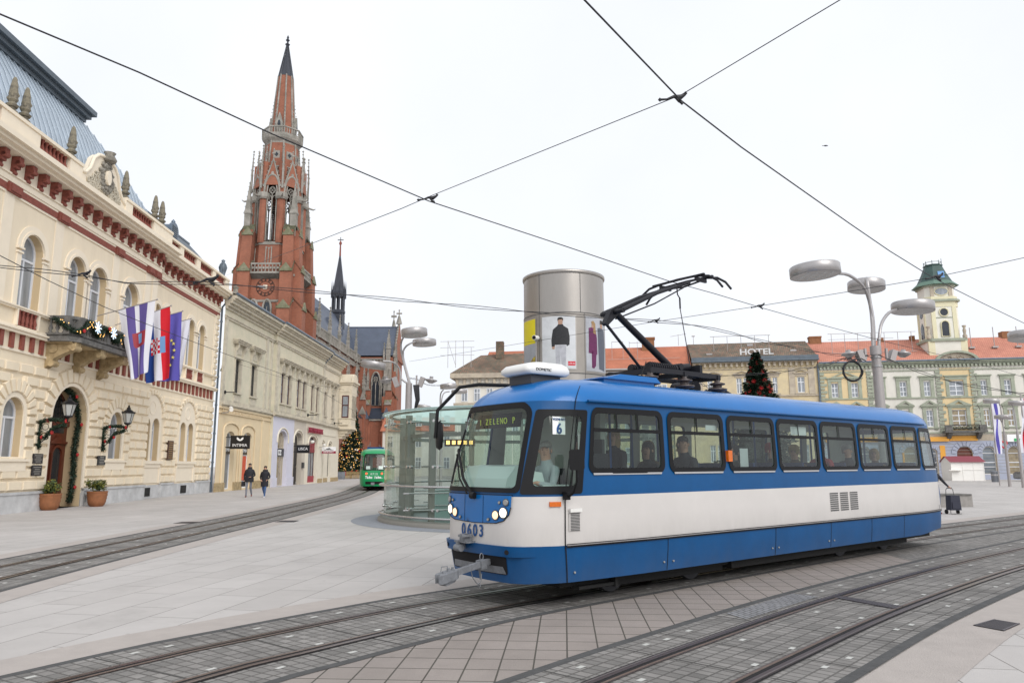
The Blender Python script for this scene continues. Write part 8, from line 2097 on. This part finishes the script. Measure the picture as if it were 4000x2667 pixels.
flag('red, white and blue flag with a chequered crest, second of the hanging flags',(560,1232),(664,1196),(572,1497),(664,1478),36.0,c2,['flag_white','flag_red','flag_blue','flag_sky'],wallX(36),seed=5,nx=34,ny=44)
tf,Pf=flag('blue flag with a ring of yellow stars, third of the hanging flags',(640,1236),(711,1216),(625,1490),(697,1485),37.6,lambda u,v:0,['flag_euro'],wallX(37.6),seed=8)
b=MB()
for i,j in ((13,13.5),(17,15.5),(19,19),(18,22.5),(13,26),(9,24.5),(8,15)):
    p=Pf(i,j);b.prism([(p.x+(.09 if k%2==0 else .038)*math.sin(k*PI/5),p.z+(.09 if k%2==0 else .038)*math.cos(k*PI/5)) for k in range(10)],p.y-.06,p.y-.03,'xz')
b.build('stars','flag_star',tf)
flag('plain white flag, rightmost of the hanging flags',(690,1258),(744,1245),(680,1478),(705,1470),39.2,lambda u,v:0,['flag_white'],wallX(39.2),seed=9)
# ---------------------------------------------------------------- overhead wires
def Wp(x,y,z):
    d=ray(x*D,y*D);t=(z-HC)/d.z;return Vector((d.x*t,d.y*t,z))
def wire(name,pts,r,label,cat='overhead wire',group=None,n=6):
    pts=[Vector(p) for p in pts]
    if cat=='contact wire': pts=[pts[0]+(pts[0]-pts[1]).normalized()*18]+pts+[pts[-1]+(pts[-1]-pts[-2]).normalized()*18]
    P=catmull(pts,1.5);b=MB();b.tube(P,r,n);return tag(b.build(name,'wire_black'),label,cat,group)
GW='tram contact wires'
wire('contact_wire',[Wp(-30,20,5.15),Wp(0,33,5.15),Wp(320,167,5.15),Wp(625,308,5.15),Wp(985,462,5.12),Wp(1300,566,5.10),Wp(1535,645,5.09),Wp(1640,674,5.09),Wp(1750,707,5.12),Wp(2000,776,5.12),Wp(2244,835,5.12),Wp(2352,866,5.15),Wp(2420,882,5.15)],.0075,'contact wire that the blue tram\'s pantograph touches, crossing the whole photo','contact wire',GW)
wire('contact_wire',[Wp(1300,-45,5.15),Wp(1342,0,5.15),Wp(1565,232,5.15),Wp(1850,442,5.15),Wp(2130,630,5.15),Wp(2352,742,5.15),Wp(2440,782,5.15)],.0075,'thick contact wire over the right-hand track from the top edge to the green turret','contact wire',GW)
a=Wp(-20,575,5.2);wire('contact_wire',[Wp(-40,562,5.2),Wp(0,587,5.2),Wp(240,705,5.2),Wp(500,806,5.2),Wp(700,880,5.2),Wp(790,930,5.2)],.008,'contact wire over the far left track in front of the flags','contact wire',GW)
GS='thin span wires holding the contact wires'
wire('span_wire',[Wp(1990,-38,5.3),Wp(1930,0,5.3),Wp(1565,218,5.22),Wp(1300,325,5.2),Wp(985,452,5.18),Wp(722,557,5.4),atD(520,632,47)],.0045,'thin span wire from the top right edge down to the palace corner','span wire',GS)
wire('span_wire',[Wp(2400,580,5.3),Wp(2352,592,5.3),Wp(2155,635,5.2),Wp(1742,703,5.18),Wp(1510,738,5.2),atD(940,830,34)],.0055,'thin span wire crossing the right-hand lamp and running behind the column to the far lamp','span wire',GS)
wire('span_wire',[atD(530,830,55),atD(660,870,50),atD(790,895,46)],.008,'thin span wire low across the row house fronts','span wire',GS)
wire('span_wire',[atD(520,600,60),atD(640,690,60),atD(800,855,58)],.006,'thin span wire rising past the church tower foot','span wire',GS) if False else None
def twisted(name,pts,r,label,gap=.03):
    P=catmull(pts,.5);b=MB()
    for k in range(2): b.tube([p+Vector((0,gap*math.cos(i*.9+k*PI),gap*math.sin(i*.9+k*PI))) for i,p in enumerate(P)],r,5)
    return tag(b.build(name,'wire_black'),label,'power cable','twisted black power cables')
twisted('power_cable',[Wp(-30,607,5.35),Wp(0,612,5.35),Wp(190,632,5.3),Wp(290,650,5.3),Wp(470,650,5.4),Wp(700,668,5.4),Wp(870,684,5.4),Wp(1100,706,5.3),Wp(1290,722,5.25),Wp(1510,738,5.2),Wp(1600,748,5.25),Wp(1680,765,5.2),Wp(1764,786,5.15),Wp(1900,812,5.1),Wp(1960,817,5.2),atD(2008,818,20.3)],.008,'twisted black cable running from the palace past the column to the three-headed lamp')
twisted('power_cable',[atD(2018,818,20.3),Wp(2110,860,5.0),Wp(2208,906,5.0)][:2]+[atD(2200,850,20),atD(2352,895,21)],.008,'twisted black cable leaving the three-headed lamp towards the right edge') if False else twisted('power_cable',[atD(2018,815,20.3),atD(2110,853,19),atD(2200,880,18),atD(2265,891,17),atD(2352,905,16),atD(2420,915,16)],.007,'twisted black cable leaving the three-headed lamp towards the right edge')
twisted('power_cable',[tl(4.8,1.1,3.1),atD(1600,868,30),atD(1760,857,26),atD(1880,842,22),atD(1935,824,20.6),atD(1995,816,20.4)],.009,'black cable sagging between the three-headed lamp and the roofs behind the pantograph')
twisted('power_cable',[atD(938,868,34),atD(960,872,38),atD(985,884,44),atD(1030,885,50),atD(1062,885,60)],.012,'short twisted cable between the far lamp and the distant corner building')
# coil of spare cable
c=atD(1958,852,20.2);cc=thing('cable_coil','coil of black cable hanging from the wires left of the three-headed lamp','cable coil',tuple(c));b=MB();R_=random.Random(2)
for k in range(9):
    r=.25+R_.uniform(-.025,.03);b.tube([(r*math.cos(j*PI/12)+R_.uniform(-.006,.006),R_.uniform(-.04,.04),r*1.05*math.sin(j*PI/12)) for j in range(24)],.013,5,closed=True)
b.build('coil','wire_black',cc);b=MB()
for k in range(10): x=R_.uniform(-.2,.3);b.tube([(x-.1,0,.30),(x,.03,.36),(x+.12,0,.28)],.012,4)
b.build('ties','wire_black',cc)
# clamps and insulators where wires cross
def clamp(x,y,z,L,label,ang=0.):
    c=Wp(x,y,z);t=thing('wire_clamp',label,'wire clamp',tuple(c),ang,'cast clamps where wires cross');k=L
    b=MB();b.tube([(-.5*k,0,.0),(-.25*k,0,.03*k),(0,0,.14*k),(.22*k,0,.12*k),(.4*k,0,.24*k)],[.045*k,.035*k,.06*k,.10*k,.05*k],8);b.lathe([(.001,-.08*k),(.07*k,0),(.001,.08*k)],(-.5*k,0,0),8);b.lathe([(.001,-.08*k),(.07*k,0),(.001,.08*k)],(.42*k,0,.28*k),8)
    b.build('bar','wire_black',t)
    b=MB();b.tube([(.08*k,0,.1*k),(.18*k,0,-.02*k),(.3*k,0,-.08*k)],.05*k,6);b.lathe([(.001,-.06*k),(.06*k,0),(.001,.06*k)],(.28*k,0,-.1*k),8);b.build('hanger','wire_black',t)
clamp(1548,231,5.15,.27,'large cast clamp at the crossing of two wires in the upper right sky',.1);clamp(984,460,5.12,.26,'cast clamp on the contact wire right of the church spire',.1);clamp(2148,640,5.15,.34,'cast clamp in front of the green copper turret',.0);clamp(1742,706,5.12,.30,'cast clamp on the contact wire right of the raised pantograph')
clamp(1503,739,5.2,.3,'cable clamp between the column and the pantograph arm');clamp(188,634,5.3,.35,'cable clamp in front of the paired upper palace windows');clamp(475,649,5.4,.5,'cable clamp below the cornice at the palace corner')
def anchor(root,x,y,z,label):
    t=thing('wire_anchor',label,'wire anchor',group='iron anchors on the facades');t.location=root.location;t.rotation_euler=root.rotation_euler
    b=MB();b.cyl((x,y,z),(x,y-.12,z),.14,n=10);b.cyl((x,y-.1,z),(x,y-.9,z-.02),.035,n=6);b.lathe([(.001,-.06),(.07,0),(.001,.06)],(x,y-.9,z-.02),6);b.build('bolt','black_iron',t)
anchor(oh,.6,0,7.0,'iron wire anchor low on the peeling wall near the drainpipe');anchor(oh,21.3,YC,6.75,'iron wire anchor above the red shop lettering');anchor(oh,33.2,0,6.6,'iron wire anchor left of the oriel bay')
# ---------------------------------------------------------------- Christmas trees
def conifer(name,label,x,y,H_,R0,seed,n,size,mat_='leaf_dark',z0=.6,expo=1.):
    t=thing(name,label,'christmas tree',(x,y,0));R_=random.Random(seed);b=MB()
    b.cyl((0,0,0),(0,0,H_*.92),.16,.02,n=8);b.build('trunk','door_wood',t);b=MB()
    for k in range(n):
        v=R_.random()**.75;z=z0+(H_-z0)*(1-v) if False else z0+(H_-z0)*R_.random()**1.35
        rr=R0*(1-(z-z0)/(H_-z0))**expo*(1+.16*math.sin(z*7+R_.uniform(0,1)))+.05;a=R_.uniform(0,2*PI);q=rr*R_.uniform(.55,1.05);c=Vector((q*math.cos(a),q*math.sin(a),z+R_.uniform(-.15,.15)))
        d=Vector((math.cos(a)+R_.uniform(-.6,.6),math.sin(a)+R_.uniform(-.6,.6),R_.uniform(-.5,.25))).normalized()*size*R_.uniform(.6,1.4);e=d.cross(Vector((R_.uniform(-1,1),R_.uniform(-1,1),1))).normalized()*size*.28
        b.add([c-e*.4,c+d*.5-e,c+d,c+d*.5+e],[(0,1,2,3)])
    b.lathe([(R0*.72,z0),(R0*.42,z0+(H_-z0)*.42),(.02,z0+(H_-z0)*.96)],(0,0,0),14,False)
    b.build('foliage',mat_,t);return t,R_
def onc(R_,H_,R0,z0,expo=1.,front=True):
    z=z0+(H_-z0)*(1-R_.random()**.5)*.98;a=R_.uniform(-PI*.98,-.02) if front else R_.uniform(0,2*PI);rr=R0*(1-(z-z0)/(H_-z0))**expo+.08;return Vector((rr*math.cos(a),rr*math.sin(a),z)),a
tx_=atD(806,1090,104);ct,R_=conifer('christmas_tree','tall fir covered in warm fairy lights and baubles beside the church',tx_.x,104,9.6,2.25,11,5200,.42)
b=MB()
for k in range(620):
    p,a=onc(R_,9.6,2.3,.6,front=False);r=R_.uniform(.022,.05);b.lathe([(.001,-r),(r,0),(.001,r)],tuple(p),5)
b.build('fairy_lights','light_amber',ct)
bl={}
for m_,n in (('bauble_red',26),('bauble_white',16)):
    pr=None
    for k in range(n):
        p,a=onc(R_,9.0,2.35,.8,front=True)
        if pr is None: b=MB();b.lathe([(.001,-.13),(.09,-.09),(.13,0),(.09,.09),(.001,.13)],(0,0,0),10);pr=b.build('bauble',m_,ct);pr.location=p
        else: c=pr.copy();COL.objects.link(c);c.parent=ct;c.location=p
# picket fence round the tree
pf=thing('picket_fence','low wooden picket fence with small red bows around the lit fir','fence',(tx_.x+.6,104,0));b=MB();pts=[(-3,-2.6),(3.8,-2.6)]
x=-3.
while x<3.8: b.prism([(x,.05),(x+.11,.05),(x+.11,.95),(x+.055,1.05),(x,.95)],-2.65,-2.6,'xz');x+=.19
b.box(-3,3.8,-2.6,-2.55,.25,.35);b.box(-3,3.8,-2.6,-2.55,.72,.82);b.box(3.75,3.8,-2.6,2.,.25,.9);b.build('pickets','fence_wood',pf)
for x in (-.9,2.0):
    b=MB();b.prism([(x-.2,.5),(x+.2,.5),(x+.16,1.0),(x-.16,1.0)],-2.72,-2.66,'xz');b.build('bow','red_ribbon',pf)
for x,l in ((780.5,'left one of the two grey planters by the picket fence'),(786,'right one of the two grey planters by the picket fence')):
    g=atD(x,1097,99);t=thing('grey_planter',l,'planter',(g.x,99,0),0,'grey planters by the fence');b=MB();b.lathe([(.34,0),(.42,.95),(.36,.95),(.34,.85),(.001,.85)],(0,0,0),14);b.build('pot','pot_grey',t)
    b=MB();leaves(b,[(R_.uniform(-.2,.2),R_.uniform(-.2,.2),1.0+R_.uniform(0,.2)) for k in range(6)],14,.14,R_,.15);b.build('foliage','leaf_mid',t)
q=atD(1735,812,60);ct2,R_=conifer('christmas_tree','dark artificial cone tree with red flowers behind the tram roof',q.x,60,q.z,3.35,21,15000,.30,z0=.4,expo=1.0)
pr=None
for k in range(40):
    p,a=onc(R_,q.z,3.42,.8,front=True);p.y=abs(p.y) if k>24 else p.y;p.z=min(p.z,6.5) if k>=20 else p.z
    if k<20:
        px,py=[(1716,826),(1742,828),(1711,858),(1744,857),(1725,878),(1748,875),(1704,882),(1755,890),(1712,880),(1738,893),(1733,905),(1762,884),(1722,846),(1750,842),(1760,903),(1715,900),(1742,916),(1701,905),(1734,836),(1767,895)][k]
        w=atD(px,py,60);z=w.z;rr=3.35*(1-(z-.4)/(q.z-.4))+.1;dx=max(-.95,min(.95,(w.x-q.x)/max(rr,.1)));p=Vector((dx*rr,-math.sqrt(1-dx*dx)*rr,z))
    if pr is None:
        b=MB()
        for j in range(9):
            t_=j*2*PI/9;b.add([(0,0,0),(.10*math.cos(t_-.3),-.06,.10*math.sin(t_-.3)),(.24*math.cos(t_),-.10,.24*math.sin(t_)),(.10*math.cos(t_+.3),-.06,.10*math.sin(t_+.3))],[(0,1,2,3)])
        pr=b.build('red_flower','red_ribbon',ct2);pr.location=p
    else: c=pr.copy();COL.objects.link(c);c.parent=ct2;c.location=p;c.rotation_euler=(R_.uniform(-.4,.4),R_.uniform(-1,1),R_.uniform(-.5,.5))
# ---------------------------------------------------------------- square furniture on the right
k=thing('kiosk','small white wooden kiosk with a maroon roof in front of the long white building','kiosk',(atD(2187,1100,78).x,78,0),-.15)
b=MB();b.box(0,3.2,0,2.4,0,2.0);b.prism([(0,2.0),(2.4,2.0),(1.2,2.5)],0,3.2,'yz') 
for x in (0,1.1,2.15,3.14): b.box(x,x+.06,-.03,0,0,2.0)
b.box(-.03,3.23,-.05,0,1.1,1.16);b.box(-.35,.9,-.4,0,1.05,1.12);b.build('walls','kiosk_white',k)
b=MB();b.add([(-.15,-.2,1.92),(3.35,-.2,1.92),(3.35,1.2,2.55),(-.15,1.2,2.55)],[(0,1,2,3)]);b.add([(-.15,2.6,1.92),(3.35,2.6,1.92),(3.35,1.2,2.55),(-.15,1.2,2.55)],[(3,2,1,0)]);b.build('roof','kiosk_roof',k)
k=thing('stone_bench','low grey stone bench with a dark seat slab behind the tram','bench',(18.9,31.6,0),.15);b=MB();b.box(-2.6,.35,-.3,.5,0,.48);b.build('block','bench_stone',k);b=MB();b.box(-2.8,.3,-.35,.5,.48,.53);b.build('seat_slab','balcony_stone',k)
k=thing('shopping_trolley','black wheeled shopping trolley bag standing behind the rear of the tram','shopping trolley',(15.9,27.0,0),.1)
b=MB();b.prism([(-.2,.14),(.2,.14),(.17,.66),(-.17,.66)],-.14,.14,'xz');b.box(-.15,.15,-.17,-.14,.2,.42);b.build('bag','trolley_cloth',k);b=MB()
for s in (-.15,.15): b.tube([(s*1.2,.1,.04),(s*1.1,.14,.5),(s*.9,.14,.86),(s*.5,.14,.93)],.012,5)
b.box(-.08,.08,.12,.15,.9,.94);b.tube([(-.2,-.1,.02),(-.2,-.1,.14)],.012,5);b.tube([(-.2,-.12,.02),(.2,-.12,.02)],.012,5);b.build('frame','lamp_dark',k)
for s in (-.22,.22): b=MB();b.cyl((s-.02,.1,.08),(s+.02,.1,.08),.08,n=12);b.build('wheel','rubber',k)
P=standing(1.72);P['elr']=(.30,-.02,1.18);P['wrr']=(.47,-.04,.98);P['har']=(.54,-.05,.93)
human('person in a dark coat mostly hidden behind the tram, holding a trolley bag',Vector((15.33,27.1,0)),0.,P,['skin','coat_black','jeans_blue','shoe_red'],'hair_grey','short')
# heart, banner flags, bins, car
g=atD(2304,1019,70);b=MB();pts=[]
for j in range(28): t_=2*PI*j/28;pts.append((.024*16*math.sin(t_)**3*1.0,0,.024*(13*math.cos(t_)-5*math.cos(2*t_)-2*math.cos(3*t_)-math.cos(4*t_))))
b.tube(pts,.06,6,closed=True);o=b.build('heart_decoration','heart_red');o.location=g;tag(o,'red heart shaped decoration hanging at the front of the long white building','decoration')
b=MB();b.cyl((0,0,0),(0,0,2.6),.03,n=5);b.cyl((0,0,0),(0,0,.0),.03,n=5);o.location=g
for (x0,y0,x1,y1,Y,cols,label) in ((2277,926,2297,1042,60,('flag_white','flag_euro','flag_white'),'tall narrow white and blue banner on a pole before the long white building'),(2346,915,2356,1040,56,('flag_white','flag_red','flag_white'),'white and red banner cut off by the right edge of the photo')):
    a=atD(x0,y0,Y);c=atD(x1,y1,Y);t=thing('banner',label,'banner',(a.x,Y,0),0,'tall banners on the square')
    w_=.62;n=30
    for i,m_ in enumerate(cols):
        b=MB();vs=[]
        for j in range(n+1):
            v=j/n;z=a.z+(c.z-a.z)*v;x=(c.x-a.x-w_*.6)*v
            for e in (i/3,(i+1)/3): vs.append((x+w_*e+.04*math.sin(v*6),.08*math.sin(v*9+e*5),z))
        b.add(vs,[(2*j,2*j+1,2*j+3,2*j+2) for j in range(n)],True);b.build('cloth_stripe',m_,t)
    b=MB();b.cyl((-.05,0,0),(-.05,0,a.z+.3),.05,n=6);b.cyl((-.05,0,a.z+.1),(.7,0,a.z+.1),.03,n=5);b.build('pole','mast_paint',t)
for x,l in ((2283.5,'left one of the two grey litter bins near the far building'),(2290,'right one of the two grey litter bins near the far building')):
    g=atD(x,1098,72);t=thing('litter_bin',l,'litter bin',(g.x,72,0),0,'litter bins on the square');b=MB();b.lathe([(.2,0),(.24,.05),(.24,.9),(.28,.95),(.28,1.0),(.2,1.05)],(0,0,0),12);b.build('bin','pot_grey',t);b=MB();b.lathe([(.25,.6),(.25,.75)],(0,0,0),12);b.build('band','lamp_steel',t)
g=atD(2336,1098,74);t=thing('parked_car','dark car at the right edge in front of the shops','car',(g.x,74,0),-.2)
b=MB();b.prism([(0,.35),(0,.75),(.25,.95),(1.0,1.05),(1.5,1.42),(2.9,1.45),(3.5,1.05),(4.2,.95),(4.3,.6),(4.25,.3),(.1,.25)],-.8,.8,'xz');b.build('body','car_dark',t);b=MB();b.prism([(1.15,1.05),(1.55,1.36),(2.85,1.38),(3.3,1.05)],-.82,.82,'xz');b.build('side_windows','dark_glass',t)
for x in (.8,3.4): b=MB();b.cyl((x,-.84,.32),(x,-.6,.32),.32,n=18);w2=b.build('wheel','rubber',t);b=MB();b.cyl((x,-.86,.32),(x,-.84,.32),.18,n=12);b.build('rim','lamp_steel',w2)
# bird in the sky
g=atD(1897,335,26);t=thing('bird','small dark bird flying in the open sky above the tram','bird',tuple(g))
b=MB();b.lathe([(.001,-.09),(.03,-.05),(.035,0),(.02,.06),(.001,.09)],(0,0,0),8)
for i,v in enumerate(b.v): b.v[i]=(v[2],v[1],v[0]*.8)
b.add([(-.03,0,0),(.04,0,0),(.02,.16,.09),(-.05,.17,.08)],[(0,1,2,3)],True);b.add([(-.03,0,0),(.04,0,0),(.02,-.12,-.06),(-.05,-.14,-.07)],[(0,1,2,3)],True);b.add([(-.07,.02,0),(-.07,-.02,0),(-.14,-.03,0),(-.14,.03,0)],[(0,1,2,3)]);b.build('body','bird_grey',t)
# ---------------------------------------------------------------- separate pieces that stand apart become parts of their own
def split_clusters(o,gap=.06):
    me=o.data;n=len(me.vertices);pa=list(range(n))
    def find(a):
        while pa[a]!=a: pa[a]=pa[pa[a]];a=pa[a]
        return a
    for p in me.polygons:
        v=p.vertices;r=find(v[0])
        for k in v[1:]: pa[find(k)]=r
    bx={}
    for v in me.vertices:
        r=find(v.index);c=v.co
        if r not in bx: bx[r]=[c.x,c.x,c.y,c.y,c.z,c.z]
        else:
            b=bx[r];b[0]=min(b[0],c.x);b[1]=max(b[1],c.x);b[2]=min(b[2],c.y);b[3]=max(b[3],c.y);b[4]=min(b[4],c.z);b[5]=max(b[5],c.z)
    cl=[[b,{r}] for r,b in bx.items()];ch_=True
    while ch_:
        ch_=False;i=0
        while i<len(cl):
            j=i+1
            while j<len(cl):
                a,b=cl[i][0],cl[j][0]
                if all(a[2*k]-gap<=b[2*k+1] and b[2*k]-gap<=a[2*k+1] for k in range(3)):
                    for k in range(3): a[2*k]=min(a[2*k],b[2*k]);a[2*k+1]=max(a[2*k+1],b[2*k+1])
                    cl[i][1]|=cl[j][1];cl.pop(j);ch_=True
                else: j+=1
            i+=1
    if len(cl)<2 or len(cl)>60: return
    which={r:i for i,(b,s) in enumerate(cl) for r in s}
    fi=[[] for _ in cl]
    for p in me.polygons: fi[which[find(p.vertices[0])]].append(p)
    mats=[m for m in me.materials];base=o.name.split('.')[0]
    for fl in fi:
        mp={};vs=[];fs=[];mi=[];sm=[]
        for p in fl:
            q=[]
            for v in p.vertices:
                if v not in mp: mp[v]=len(vs);vs.append(tuple(me.vertices[v].co))
                q.append(mp[v])
            fs.append(tuple(q));mi.append(p.material_index);sm.append(p.use_smooth)
        m2=bpy.data.meshes.new(base);m2.from_pydata(vs,[],fs)
        for m in mats: m2.materials.append(m)
        m2.polygons.foreach_set('material_index',mi);m2.polygons.foreach_set('use_smooth',sm);m2.update()
        c=bpy.data.objects.new(base,m2);COL.objects.link(c);c.parent=o.parent;c.matrix_local=o.matrix_local.copy()
    bpy.data.objects.remove(o)
for o in [o for o in COL.objects if o.type=='MESH' and o.name.split('.')[0] in ('window_surrounds','roof_railing','tracery_glass','base_course','base_blocks','tower_openings','louvres','arch_stones','orange_fascia','skylights','green_lettering_panel','chimney','stickers','window_notices','far_side_panes','brackets','plinth','roof_rail','arch_mouldings')]:
    split_clusters(o)
scene.render.resolution_x=1024;scene.render.resolution_y=682
scene.cycles.use_denoising=True
scene.cycles.max_bounces=8;scene.cycles.transparent_max_bounces=24
